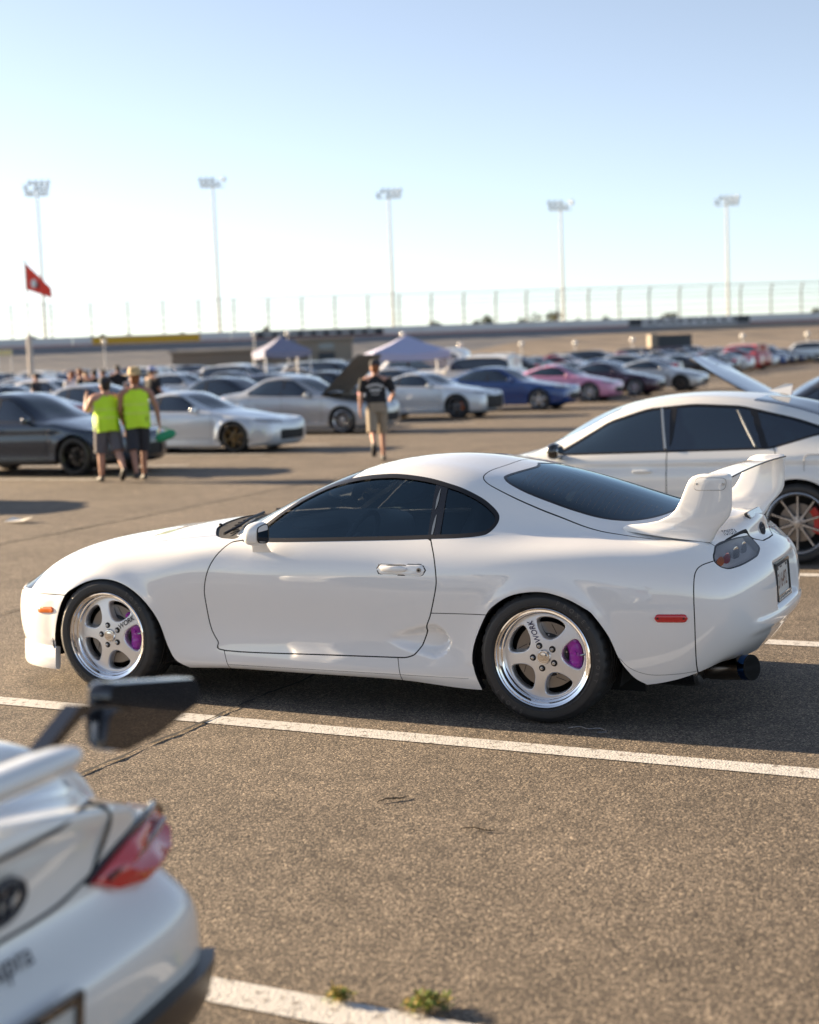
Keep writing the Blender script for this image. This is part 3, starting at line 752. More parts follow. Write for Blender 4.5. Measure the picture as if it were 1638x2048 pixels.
_rim_cache = {}
def five_spoke_rim(name, Rr, depth=.20):
    """polished stepped lip with a face of five broad spokes"""
    if Rr in _rim_cache: return _rim_cache[Rr]
    mb = MB()
    lip = [(Rr-.004, .012), (Rr, .002), (Rr, -.004), (Rr-.004, -.007), (Rr-.010, -.004), (Rr-.012, .004), (Rr-.020, .007), (Rr-.022, .013), (Rr-.026, .024), (Rr-.033, .027), (Rr-.036, .032),
           (Rr-.038, .045), (Rr-.041, .050), (Rr-.046, .058), (Rr-.051, .080), (Rr-.053, .12), (Rr-.050, depth), (Rr-.01, depth+.01)]
    mb.lathe(lip, 128)
    lipm = mb.data('polished_lip', M['chrome'], sharp=40)
    # face
    RF = Rr-.040
    nr, na = 44, 360
    rs = np.linspace(0.036, RF, nr); an = np.linspace(0, 2*math.pi, na, endpoint=False)
    def tt(r): return .030+.020*np.clip(r/RF, 0, 1)**1.6
    V = []; F = []
    for r in rs:
        for a in an: V.append((r*math.cos(a), float(tt(r)), r*math.sin(a)))
    for i in range(nr-1):
        for k in range(na): F.append((i*na+k, (i+1)*na+k, (i+1)*na+(k+1) % na, i*na+(k+1) % na))
    half = [(.084, 0), (.088, 10), (.099, 18), (.116, 23.2), (.136, 25.6), (.156, 26.4), (.174, 26), (.186, 23.6), (.1935, 18.5), (.1975, 10), (.1985, 0)]
    sc = RF/.206
    P = [(r*sc, a) for r, a in half]+[(r*sc, -a) for r, a in reversed(half[1:-1])]
    holes = []
    for s in range(5):
        c = R(36+72*s+90)
        holes.append(smooth_poly([(r*math.cos(c+R(a)), r*math.sin(c+R(a))) for r, a in P], 5))
    class S2: pass
    s = Surf.__new__(Surf); s.V = np.array(V); s.N = np.tile([0, -1.0, 0], (len(V), 1)); s.UV = np.zeros((len(V), 2)); s.mask = None
    faces = FS(np.array(F), [])
    def fh():
        d = np.full(len(s.V), -1e9)
        for h in holes: d = np.maximum(d, sdf_poly(s.V[:, [0, 2]], h))
        return d
    _, faces = s.cut(faces, fh)
    faces = list(faces)
    # side walls of the holes: a soft shoulder and a deep wall
    cnt = {}
    for f in faces:
        for k in range(len(f)):
            e = (f[k], f[(k+1) % len(f)]); cnt.setdefault((min(e), max(e)), []).append(e)
    V = [tuple(v) for v in s.V]; F = list(faces); mp = {}
    d0 = fh()
    bidx = sorted({i for es in cnt.values() if len(es) == 1 for i in es[0]}); bp_ = s.V[bidx][:, [0, 2]]; e_ = 1e-4
    def dh(q): return np.max([sdf_poly(q, h) for h in holes], 0)
    gx = dh(bp_+[e_, 0])-dh(bp_-[e_, 0]); gz = dh(bp_+[0, e_])-dh(bp_-[0, e_]); gn = np.hypot(gx, gz)+1e-9
    gd = {i: (gx[k]/gn[k], gz[k]/gn[k]) for k, i in enumerate(bidx)}
    def vid(i, lv):
        if (i, lv) not in mp:
            if lv == 0: return i
            g = gd[i]; o = (.0025, .006, .007)[lv-1]; dt = (.0022, .010, .045)[lv-1]; p = s.V[i]
            mp[(i, lv)] = len(V); V.append((p[0]+g[0]*o, p[1]+dt, p[2]+g[1]*o))
        return mp[(i, lv)]
    for key, es in cnt.items():
        if len(es) == 1:
            a, b = es[0]
            r = math.hypot(s.V[a][0], s.V[a][2])
            if .045 < r < RF-.002:
                for lv in range(3): F.append((vid(b, lv), vid(a, lv), vid(a, lv+1), vid(b, lv+1)))
    face = meshdata('spoke_face', V, F, M['alloy'], True)
    face.set_sharp_from_angle(angle=R(60))
    cap = MB(); cap.lathe([(0.0001, .016), (.012, .0165), (.022, .018), (.0225, .0205), (.026, .020), (.031, .021), (.034, .026), (.036, .034), (.040, .034)], 64)
    capm = cap.data('centre_cap', M['chrome'], sharp=30)
    _rim_cache[Rr] = (lipm, face, capm)
    return lipm, face, capm

def hero_wheel(name, Ro, Rr, w, spoke0, text_spoke, ink, steer=0.0):
    """empty with its sub-parts; outer face towards -y"""
    e = empty('wheel')
    def sub(nm, me): return link(bpy.data.objects.new(nm, me), e)
    sub('tyre', tyre_mesh('tyre', Ro, Rr, w, 144))
    lip, face, cap = five_spoke_rim('rim', Rr)
    rot = R(spoke0-90)
    o = sub('rim_lip', lip); o = sub('spokes', face); o.rotation_euler = (0, -rot, 0)
    sub('centre_cap', cap)
    # lug nuts, each on a dark disc that paints the shade of a pocket
    pk = MB(); pk.lathe([(.0001, -.0022), (.0150, -.0022), (.0165, -.0008), (.0165, .004)], 24); pkm = pk.data('lug_shade_disc', M['alloy_black'])
    nt_ = MB(); nt_.lathe([(.0001, -.015), (.0070, -.014), (.0094, -.010), (.0100, .004)], 6); ntm = nt_.data('lug_nut', M['steel'], smooth=False)
    for k in range(5):
        a = R(spoke0+72*k); c = (.0575*math.cos(a), .0335, .0575*math.sin(a))
        o = sub('lug_shade_disc', pkm); o.location = (c[0], c[1]-.0005, c[2])
        o = sub('lug_nut', ntm); o.location = c
    # brake disc, hat, caliper
    bd = MB(); bd.lathe([(.100, .088), (.163, .088), (.163, .116), (.100, .116)], 96, closed=True)
    sub('brake_disc', bd.data('brake_disc', M['iron'], sharp=40))
    ht = MB(); ht.lathe([(.0001, .078), (.100, .078), (.107, .083), (.108, .09)], 64)
    for k in range(10):
        a = 2*math.pi*k/10+.2; ht.box((.102*math.cos(a), .079, .102*math.sin(a)), (.007, .006, .007), m=1)
    sub('disc_hat', ht.data('disc_hat', [M['hat'], M['steel']], sharp=40))
    for k in range(8):
        sl = MB()
        a = 2*math.pi*k/8+.35
        p = [(.116*math.cos(a), .0872, .116*math.sin(a)), (.155*math.cos(a+.28), .0872, .155*math.sin(a+.28))]
        sl.tube(p, .0014, 4); sub('disc_slot', sl.data('disc_slot', M['hat']))
    ca = MB(); n = 26
    a0, a1 = R(-36), R(52)
    V = []; F = []
    for i in range(n):
        a = a0+(a1-a0)*i/(n-1); q = abs(2*i/(n-1)-1)
        ri = .112+.018*q**4; ro = .182-.022*q**6; wv = 1-.12*math.sin(6*math.pi*i/(n-1))**2
        for r, t in ((ri, .074), (ri+.01, .062), ((ri+ro)/2, .056*wv+.004), (ro-.012, .060), (ro, .072), (ro, .13), (ri, .13)):
            V.append((r*math.cos(a), t, r*math.sin(a)))
    for i in range(n-1):
        for k in range(7): F.append((i*7+k, i*7+(k+1) % 7, (i+1)*7+(k+1) % 7, (i+1)*7+k))
    F += [tuple(range(6, -1, -1)), tuple((n-1)*7+k for k in range(7))]
    ca.add(V, F)
    for aa in (R(-30), R(8), R(46)):
        ca.tube([(.150*math.cos(aa), .05, .150*math.sin(aa)), (.150*math.cos(aa), .075, .150*math.sin(aa))], .008, 10)
    sub('brake_caliper', ca.data('brake_caliper', M['purple'], sharp=40))
    bk = MB(); bk.lathe([(.0001, .19), (Rr-.05, .19), (Rr-.05, .2), (.0001, .2)], 40)
    sub('wheel_back', bk.data('wheel_back', M['underbody']))
    vs = MB(); a = R(5); vs.tube([((Rr-.045)*math.cos(a), .045, (Rr-.045)*math.sin(a)), ((Rr-.062)*math.cos(a), .030, (Rr-.062)*math.sin(a))], .0045, 8)
    sub('valve_stem', vs.data('valve_stem', M['steel']))
    # lettering on one spoke
    mb = MB(); a = R(text_spoke)
    TV, TF = text_geo('WORK', .040, .25, .012)
    dirs = (np.array([math.cos(a), 0, math.sin(a)]), )
    ex = dirs[0]; ez = np.array([0, -1.0, 0]); ey = np.cross(ez, ex)
    if text_spoke > 90: pass
    c = ex*.128+np.array([0, .0372, 0])+ey*(.006 if text_spoke < 90 else -.004)
    mb.add([c+ex*v[0]*.9+ey*v[1]+np.array([0, .012*(v[0]/.199), 0]) for v in TV], TF)
    b0 = c-ex*.052
    for q in (0, .008): mb.add([b0+ex*(q+.000)+ey*-.012, b0+ex*(q+.005)+ey*-.012, b0+ex*(q+.010)+ey*.012, b0+ex*(q+.005)+ey*.012], [(0, 1, 2, 3)])
    sub('spoke_lettering', mb.data('spoke_lettering', ink, smooth=False))
    return e

def tyre_letters(word, Rm, size, a_mid, step, y):
    mb = MB()
    for i, ch in enumerate(word):
        if ch == ' ': continue
        V, F = text_geo(ch, size, 0, .012)
        a = R(a_mid)-R(step)*(i-(len(word)-1)/2)
        er = np.array([math.cos(a), 0, math.sin(a)]); et = np.array([math.sin(a), 0, -math.cos(a)])
        mb.add([er*(Rm+v[1])+et*v[0]+np.array([0, y, 0]) for v in V], F)
    return mb

_wheel_cache = {}
def simple_wheel_meshes(style, Rr, w, Ro, finish, lipfin=None, hi=False):
    key = (style, Rr, w, Ro, finish, lipfin, hi)
    if key in _wheel_cache: return _wheel_cache[key]
    n = 72 if hi else 36
    ty = tyre_mesh('tyre', Ro, Rr, w, n, tread=hi)
    mb = MB()
    mb.lathe([(Rr-.004, .010), (Rr, -.004), (Rr-.006, -.006), (Rr-.014, .002), (Rr-.02, .012), (Rr-.028, .03), (Rr-.034, .07), (Rr-.034, w-.02)], n, m=1)
    mb.lathe([(.0001, .13), (Rr-.036, .13)], n, m=2)
    mb.lathe([(.0001, .018), (.03, .02), (.034, .03), (.06, .032), (.062, .06)], 20)
    cnt = {'ten': 10, 'five': 5, 'six': 6, 'mesh': 16, 'seven': 7, 'twin': 10}[style]
    for k in range(cnt):
        a = 2*math.pi*k/cnt+.3+(.12*(1 if k % 2 else -1) if style == 'twin' else 0)
        wd = {'ten': .020, 'five': .055, 'six': .046, 'mesh': .012, 'seven': .034, 'twin': .020}[style]
        er = np.array([math.cos(a), 0, math.sin(a)]); et = np.array([-math.sin(a), 0, math.cos(a)]); ey = np.array([0, 1.0, 0])
        V = []
        for r, t, ww, th in ((.045, .022, wd*1.3, .03), ((Rr)*.55, .024, wd, .026), (Rr-.03, .018, wd*1.05, .03)):
            for s, tz in ((-1, .006), (-.6, 0), (.6, 0), (1, .006), (1, th), (-1, th)):
                V.append(er*r+et*s*ww/2+ey*(t+tz))
        F = []
        for i in range(2):
            for q in range(6): F.append((i*6+q, i*6+(q+1) % 6, (i+1)*6+(q+1) % 6, (i+1)*6+q))
        mb.add(V, F)
    for k in range(5):
        a = 2*math.pi*k/5; mb.tube([(.048*math.cos(a), .02, .048*math.sin(a)), (.048*math.cos(a), .034, .048*math.sin(a))], .007, 6, m=2)
    rim = mb.data('rim', [finish, lipfin or finish, M['underbody']], sharp=40)
    bd = MB(); bd.lathe([(.07, .085), (Rr*.62, .085), (Rr*.62, .105), (.07, .105)], n, closed=True)
    disc = bd.data('brake_disc', M['iron'], sharp=40)
    _wheel_cache[key] = (ty, rim, disc)
    return _wheel_cache[key]

def simple_wheel(parent, x, y, z, style, Rr, w, Ro, finish, lipfin=None, right=False, hi=False, caliper=None, far=False):
    """far: tyre and rim hang on the wheel, nothing else"""
    ty, rim, disc = simple_wheel_meshes(style, Rr, w, Ro, finish, lipfin, hi)
    e = link(bpy.data.objects.new('wheel', ty), parent)
    e.location = (x, y, z)
    e.rotation_euler = (0, 0, math.pi if right else 0)
    link(bpy.data.objects.new('rim', rim), e)
    if not far:
        link(bpy.data.objects.new('brake_disc', disc), e)
        if caliper is not None:
            ca = MB(); n = 10; V = []; F = []
            for i in range(n):
                a = R(-30+75*i/(n-1))
                for r, t in ((Rr*.50, .06), (Rr*.6, .05), (Rr*.74, .055), (Rr*.74, .11), (Rr*.50, .11)): V.append((r*math.cos(a), t, r*math.sin(a)))
            for i in range(n-1):
                for q in range(5): F.append((i*5+q, i*5+(q+1) % 5, (i+1)*5+(q+1) % 5, (i+1)*5+q))
            F += [(4, 3, 2, 1, 0), tuple((n-1)*5+q for q in range(5))]
            ca.add(V, F); ca.build('brake_caliper', caliper, e)
    return e
# ------------------------------------------------------------------ parked cars: one parametric body, many kinds
def car_net(p):
    FO, RO, WB, W = p['FO'], p['RO'], p['WB'], p['W']
    cl = np.array(p['cl'], float); zb = p.get('zb', .18); yr = p['yr']
    bf, br = p['belt']
    zc = lambda x: float(np.interp(x, cl[:, 0], cl[:, 1]))
    belt = lambda x: bf+(br-bf)*np.clip((x-.3)/(WB-.3), 0, 1)
    zn = p['zn']; xT = WB+RO; zd = cl[-1, 1]
    rows = []
    # nose
    sq = p.get('nose_sq', .0)
    for k, (yy, dx) in enumerate(((0, 0), (.36, .012), (.70, .075), (.90, .24))):
        y = yy*W; r = []
        for (o, z, fy) in ((.10, zb, .95), (.03, zb+.06, 1), (.005, zb+.16, 1.02), (0, zb+.28, 1.02), (.012, zn-.13, 1.0), (.04, zn-.05, .97), (.10, zn-.005, .90)):
            r.append((-FO+o+dx*(1-sq*.5), y*fy, z+(.02*k if z > zn-.15 else 0)))
        zz = lambda x: zc(x)
        e = (.22, .20, .16, .12)[k]
        r.append((-FO+e+dx, y*.72, zz(-FO+e+dx)-.008*k)); r.append((-FO+e+.14+dx, y*.38, zz(-FO+e+.14+dx)-.003*k)); r.append((-FO+e+.28+dx*1.2, 0, zz(-FO+e+.28+dx*1.2)))
        rows.append(r)
    xw, xr1, xr2, xb = p['xs']      # windscreen base, roof front, roof rear, rear glass base
    xs = [-.12, .28, (.28+xw)/2+.02, xw-.02, xw+(xr1-xw)*.36, xw+(xr1-xw)*.72, xr1+.05, (xr1+xr2)/2, xr2, xr2+(xb-xr2)*.40, xr2+(xb-xr2)*.75, xb+.03]
    lim = xT-.40
    xs = [x for x in xs if x < lim-.12]+[lim]
    wrap = p.get('wrap', .14)
    for x in xs:
        b = belt(x); zt = zc(x)
        g = float(np.clip((zt-b)/.30, 0, 1)); g = g*g*(3-2*g)
        front = x < (xr1+xr2)/2
        sl = abs(zc(x+.05)-zc(x-.05))/.1
        w = wrap*min(1, sl*2.2)*(1 if front else -1)*(.3+.7*g if g > .02 else .4)
        pinch = 1-p.get('pinch', .03)*np.clip((x-WB-.1)/.5, 0, 1)-.012*np.clip((.3-x)/.5, 0, 1)
        Wx = W*pinch
        zs = min(b, zt-.05)
        r = [(x, Wx*.955, zb), (x, Wx*.985, zb+.055), (x, Wx*.98, zb+.20), (x, Wx, .56 if zs > .75 else .52), (x, Wx*.99, zs-.11+(.02 if g < .3 else 0)), (x, Wx*.955, zs-.015)]
        y7 = W*.72*(1-g)+yr*g; z7 = zt-.022*(1-g)-.055*g
        z6 = (zs+.012)*(1-g)+(zs+(z7-zs)*.5)*g if g > .05 else zt-.045
        y6 = Wx*.87*(1-g)+(Wx*.94+(y7-Wx*.94)*.42)*g
        r += [(x, y6, z6), (x-w*.0, y7, z7), (x-w*.55, y7*.56, zc(x-w*.2)-.008*(1-g)-.018*g), (x-w, 0, zt)]
        rows.append(r)
    # tail
    to = p.get('tail', None) or [(.10, zb+.08), (.03, zb+.12), (0, zb+.24), (0, zb+.36), (.025, zd-.24), (.05, zd-.14), (.06, zd-.07), (.065, zd-.028), (.09, zd-.008), (.16, zd)]
    for k, (yy, dx, fy8) in enumerate(p.get('plan', ((.93, .30, .62), (.80, .10, .62), (.42, .02, .6), (0, 0, 0)))):
        y = yy*W*.98; r = []
        for i, (o, z) in enumerate(to):
            f = p.get('tail_f', (.95, 1, 1.02, 1.02, 1.0, .98, .95, .82, .5, 0))[i]
            r.append((xT-o-dx*(1 if i < 8 else .8), y*f if yy > 0 else 0, z-(.012*(3-k) if i > 6 and k < 2 else 0)))
        rows.append(r)
    return np.array(rows, float)

_geo_cache = {}
def car_geo(kind, p, nu, nv):
    """trimmed pieces of a body: {name: (V, N, F)} for the +y half"""
    key = (kind, nu)
    if key in _geo_cache: return _geo_cache[key]
    net = car_net(p); P = net_fit(net, 2); n = len(net)
    us = np.linspace(0, n-1, (n-1)*nu+1); vs = np.linspace(0, 9, 9*nv+1)
    S = net_eval(P, us, vs); S[0, :, 1] = 0; S[-1, :, 1] = 0; S[:, -1, 1] = 0
    WB, Rw = p['WB'], p['Rw']
    side = sstep(S[..., 1], p['W']*.75, p['W']*.88)
    ra = Rw*p.get('arch', 1.12)
    for xc in (0, WB):
        d = np.hypot(S[..., 0]-xc, S[..., 2]-Rw)-ra-.02
        S[..., 1] += side*p.get('flare', .012)*np.exp(-(d/.07)**2)*(S[..., 2] > .25)
    if p.get('crease'):
        z0, dz = p['crease']; S[..., 1] -= side*.012*np.exp(-((S[..., 2]-z0)/.035)**2)*sstep(S[..., 0], -.1, .3)
    sf = Surf(S, us, vs); A = sf.F; out = {}
    XZ = [0, 2]; YZ = [1, 2]
    u = lambda: sf.UV[:, 0]; v = lambda: sf.UV[:, 1]
    cut = sf.cut
    for xc in (0, WB):
        P2 = [(xc+ra*math.cos(a), Rw+ra*math.sin(a)) for a in np.linspace(-.5, math.pi+.5, 40)]
        P2 = [(xc+ra*.99, .05)]+[(x, z) for x, z in P2 if z > Rw*.4]+[(xc-ra*.99, .05)]
        _, A = cut(A, lambda: sf.sd(P2, XZ), lambda: sf.V[:, 1] > p['W']*.45)
    D = round_poly(p['dlo'], p.get('dlo_r', .05), 5)
    xw, xr1, xr2, xb = p['xs']
    lo, hi = 4.3, 7.12
    dl, A = cut(A, lambda: sf.sd(D, XZ), lambda: (v() > lo) & (v() < hi+.5) & (u() > 4.2) & (sf.V[:, 0] < WB+p['RO']-.1))
    gl, tr = cut(dl, lambda: sf.sd(D, XZ)-p.get('trimw', .018))
    for xp in p.get('pillars', []):
        s_, gl = cut(gl, lambda: p.get('pillw', .035)-np.abs(sf.V[:, 0]-xp[0]-(sf.V[:, 2]-1.0)*xp[1])); tr = tr+s_
    if p.get('pillars'):
        xp = p['pillars'][0]
        g2, g1 = cut(gl, lambda: sf.V[:, 0]-xp[0]-(sf.V[:, 2]-1.0)*xp[1])
        out['front_window'] = g1; out['back_window'] = g2
    else: out['front_window'] = gl
    out['window_surround'] = tr
    # windscreen and rear window by the surface's own grid
    xs_all = net[:, 9, 0]
    uu = lambda x: float(np.interp(x, xs_all[4:-4], np.arange(4, n-4)))
    ua, ub = uu(xw)+.05, uu(xr1-.02)-.15
    vW = 7.18
    ws, A = cut(A, lambda: np.minimum(np.minimum(u()-ua, ub-u()), v()-vW))
    out['windscreen'] = ws
    uc, ud = p.get('rw', (None, None))
    uc = uu(xr2 if uc is None else uc)+.10; ud = uu(xb if ud is None else ud)-.15
    rw, A = cut(A, lambda: np.minimum(np.minimum(u()-uc, ud-u()), v()-vW-.02))
    out['rear_window'] = rw
    hl = p.get('hl', (1.15, 3.35, 4.5, 5.9)); lamp, A = cut(A, lambda: np.minimum(np.minimum(u()-hl[0], hl[1]-u()), np.minimum(v()-hl[2], hl[3]-v())-.25*np.maximum(0, 2.2-u())*0))
    out['headlight'] = lamp
    tlb = p.get('tl', (1.2, 3.3, 4.1, 5.7)); lamp, A = cut(A, lambda: np.minimum(np.minimum(u()-(n-1-tlb[1]), (n-1-tlb[0])-u()), np.minimum(v()-tlb[2], tlb[3]-v())))
    out['taillight'] = lamp
    gr = p.get('grille', (1.5, 1.6, 3.3))
    if gr: g_, A = cut(A, lambda: np.minimum(gr[0]-u(), np.minimum(v()-gr[1], gr[2]-v()))); out['grille'] = g_
    for it in p.get('intakes', []):
        g_, A = cut(A, lambda: np.minimum(np.minimum(u()-it[0], it[1]-u()), np.minimum(v()-it[2], it[3]-v()))); out['grille'] = out['grille']+g_
    if p.get('sideskirt'):
        g_, A = cut(A, lambda: .27-sf.V[:, 2]); out['lower_trim'] = g_
    gaps = FS()
    if nu >= 5:
        za, zb_ = .32, None
        for k, xd in enumerate(p.get('doors', [])):
            f = lambda: sf.V[:, 0]-(xd[0]+xd[1]*(sf.V[:, 2]-.6)**2)
            s_, a, b = sf.band(A, f, .008, lambda: (v() > 1.2) & (v() < 5.4) & (sf.V[:, 1] > .5)); A = a+b; gaps = gaps+s_
        if p.get('doors'):
            x0, x1 = p['doors'][0][0], p['doors'][-1][0]
            s_, a, b = sf.band(A, lambda: sf.V[:, 2]-.30, .008, lambda: (sf.V[:, 1] > .5) & (sf.V[:, 0] > x0) & (sf.V[:, 0] < x1)); A = a+b; gaps = gaps+s_
        hx = uu(xw)-.12
        s_, a, b = sf.band(A, lambda: np.minimum(v()-6.05, hx-u()), .010, lambda: (u() > 3.2) & (u() < hx+1) & (v() > 5.2)); A = a+b; gaps = gaps+s_
    out['panel_gap'] = gaps; out['body'] = A
    if p.get('hood_up'):
        hx = uu(xw)-.12
        h_, A2 = cut(out['body'], lambda: np.minimum(v()-6.05, np.minimum(hx-u(), 6*(sf.V[:, 0]+p['FO']-.22))), lambda: u() < hx+1)
        out['body'] = A2; out['hood'] = h_
    res = {k: sf.take(f) for k, f in out.items()}
    AP = None
    _geo_cache[key] = (res, p)
    return _geo_cache[key]

GLASSY = {'front_window': 'tint_glass2', 'back_window': 'tint_glass2', 'windscreen': 'screen_glass2', 'rear_window': 'tint_glass2', 'window_surround': 'black_trim', 'grille': 'matte_black',
          'headlight': 'headlamp', 'taillight': 'lens_red', 'panel_gap': 'gap', 'lower_trim': 'black_trim'}
M['tint_glass2'] = pmat('dark_tinted_window', (.007, .018, .034), .03, coat=1.0, coat_ior=1.8, spec=.6)
M['screen_glass2'] = pmat('windscreen_seen_from_outside', (.018, .036, .05), .03, coat=1.0, coat_ior=1.7, spec=.6)
M['headlamp'] = pmat('headlamp', (.42, .43, .45), .12, .4, coat=1.0)
_far_cache = {}
def build_car(kind, p, paint, loc, rz, label, name='parked_car', group=None, nu=6, nv=4, wheel=('five', 'alloy_silver'), parts=True, mirror_mat=None, caliper=None, hi=False, extras=None):
    """parts=True: a thing with its parts; False: a small far car as one mesh"""
    res, p = car_geo(kind, p, nu, nv)
    WB, W, Rw = p['WB'], p['W'], p['Rw']
    if parts:
        root = empty(name, loc, rz); tag(root, label, 'car', group)
        for k, (V, N, F) in res.items():
            if not F: continue
            mat = paint if k in ('body', 'hood') else M[GLASSY[k]]
            off = {'front_window': -.005, 'back_window': -.005, 'panel_gap': -.004, 'grille': -.02, 'headlight': .002, 'taillight': .002}.get(k, 0)
            if k in ('front_window', 'back_window', 'window_surround', 'headlight', 'taillight'):
                nm = {'front_window': 'side_window', 'back_window': 'side_window'}.get(k, k)
                V2, N2, F2 = mirror(V, N, F)
                mobj(nm, V+N*off, F, mat, root, True, N); mobj(nm, V2+N2*off, F2, mat, root, True, N2)
            elif k == 'hood':
                V2, N2, F2 = both(V, N, F)
                hx = V2[:, 0].max(); hz = V2[V2[:, 0] > hx-.25][:, 2].max()
                o = mobj('hood', V2-np.array([hx, 0, hz]), F2, paint, root, True, N2); o.location = (hx, 0, hz); o.rotation_euler = (0, R(p['hood_up']), 0)
                N3 = [tuple(reversed(f)) for f in F2]; q = mobj('hood_lining', V2-np.array([hx, 0, hz])-N2*.02, N3, M['liner2'], o, True)
                bay = MB(); bay.box((.1, 0, .62), (.95, 1.2, .12)); bay.box((.05, .1, .72), (.5, .4, .12)); bay.build('engine_bay', M['underbody'], root, smooth=False)
            elif k == 'panel_gap':
                V2, N2, F2 = both(V, N, F); mobj_each(k, V2+N2*off, F2, mat, root)
            else:
                V2, N2, F2 = both(V, N, F); mobj(k, V2+N2*off, F2, mat, root, True, N2)
        ub = MB(); ub.box((WB/2, 0, p.get('zb', .18)+.06), (WB+.8, W*1.5, .1)); ub.build('underbody', M['underbody'], root, smooth=False)
        for xc in (0, WB):
            for s in (-1, 1):
                w = MB(); V = []; n = 14; ra = Rw*p.get('arch', 1.12)
                for q in range(n+1):
                    a = math.pi*(-.1+1.2*q/n)
                    for yy in (W*.965, W*.55): V.append((xc+ra*1.01*math.cos(a), s*yy, Rw+ra*1.01*math.sin(a)))
                b = len(V); V += [(xc-ra*1.05, s*W*.55, .1), (xc+ra*1.05, s*W*.55, .1), (xc+ra*1.05, s*W*.55, Rw+ra), (xc-ra*1.05, s*W*.55, Rw+ra)]
                w.add(V, [(2*q, 2*q+1, 2*q+3, 2*q+2) for q in range(n)]+[(b, b+1, b+2, b+3)]); w.build('wheel_housing', M['underbody'], root)
                simple_wheel(root, xc, s*(W-p.get('inset', .025)), Rw, wheel[0], Rw*p.get('rimf', .73), .22, Rw, M[wheel[1]], M[wheel[2]] if len(wheel) > 2 else None, right=s > 0, hi=hi, caliper=caliper)
        for s in (-1, 1):
            mx, my, mz = p.get('mir', (p['xs'][0]+.28, W+.05, p['belt'][0]+.06))
            m_ = MB(); m_.ellipsoid((mx, s*my, mz), (.055, .105, .07), 16, 10, .75); m_.tube([(mx+.01, s*(W-.10), mz-.07), (mx, s*(my-.03), mz-.03)], .028, 8)
            o = m_.build('door_mirror', mirror_mat or paint, root); g_ = MB(); g_.ellipsoid((mx+.05, s*my, mz), (.012, .088, .054), 16, 8, .75); g_.build('mirror_glass', M['mirror_glass'], o)
        for xh in p.get('handles', []):
            for s in (-1, 1):
                h_ = MB(); zz = p['belt'][0]-.115; h_.ellipsoid((xh, s*(W*.985+.012), zz), (.085, .018, .015), 14, 8, .7); h_.build('door_handle', paint, root)
        if extras: extras(root, p, res)
        return root
    key = kind
    if key not in _far_cache:
        V_, F_, m_, N_ = [], [], [], []
        slot = {'body': 0, 'hood': 0}
        for k, (V, N, F) in res.items():
            if not F: continue
            V2, N2, F2 = both(V, N, F); b = len(V_)
            V_ += V2.tolist(); N_ += N2.tolist(); F_ += [tuple(i+b for i in f) for f in F2]
            sl = 0 if k in ('body', 'hood') else (3 if k == 'headlight' else 4 if k == 'taillight' else 2 if k in ('panel_gap', 'grille', 'window_surround', 'lower_trim') else 1)
            m_ += [sl]*len(F2)
        mb = MB()
        for xc in (0, WB):
            for s in (-1, 1):
                k = len(mb.V); mb.lathe([(.0001, .02), (Rw*.7, .02), (Rw*.72, 0), (Rw*.95, 0), (Rw, .03), (Rw, .2)], 18, m=2)
                for i in range(k, len(mb.V)):
                    x, y, z = mb.V[i]; mb.V[i] = (x+xc, (y-W+.03)*(1 if s < 0 else -1), z+Rw)
                nf = 18*5
                for j in range(nf): mb.M[len(mb.M)-nf+j] = 5 if j % 5 < 1 else 2
        mb.box((WB/2, 0, .30), (WB+.8, W*1.6, .18), m=2)
        b = len(V_); V_ += mb.V; F_ += [tuple(i+b for i in f) for f in mb.F]; m_ += mb.M; N_ += [(0, 0, 1)]*len(mb.V)
        me = meshdata('far_car_body', V_, F_, [M['white_paint'], M['tint_glass2'], M['black_trim'], M['headlamp'], M['lens_red'], M['alloy_silver']], True, None, m_, sharp=40)
        _far_cache[key] = me
    o = bpy.data.objects.new(name, _far_cache[key]); COL.objects.link(o)
    o.location = loc; o.rotation_euler = (0, 0, rz)
    o.material_slots[0].link = 'OBJECT'; o.material_slots[0].material = paint
    tag(o, label, 'car', group)
    return o

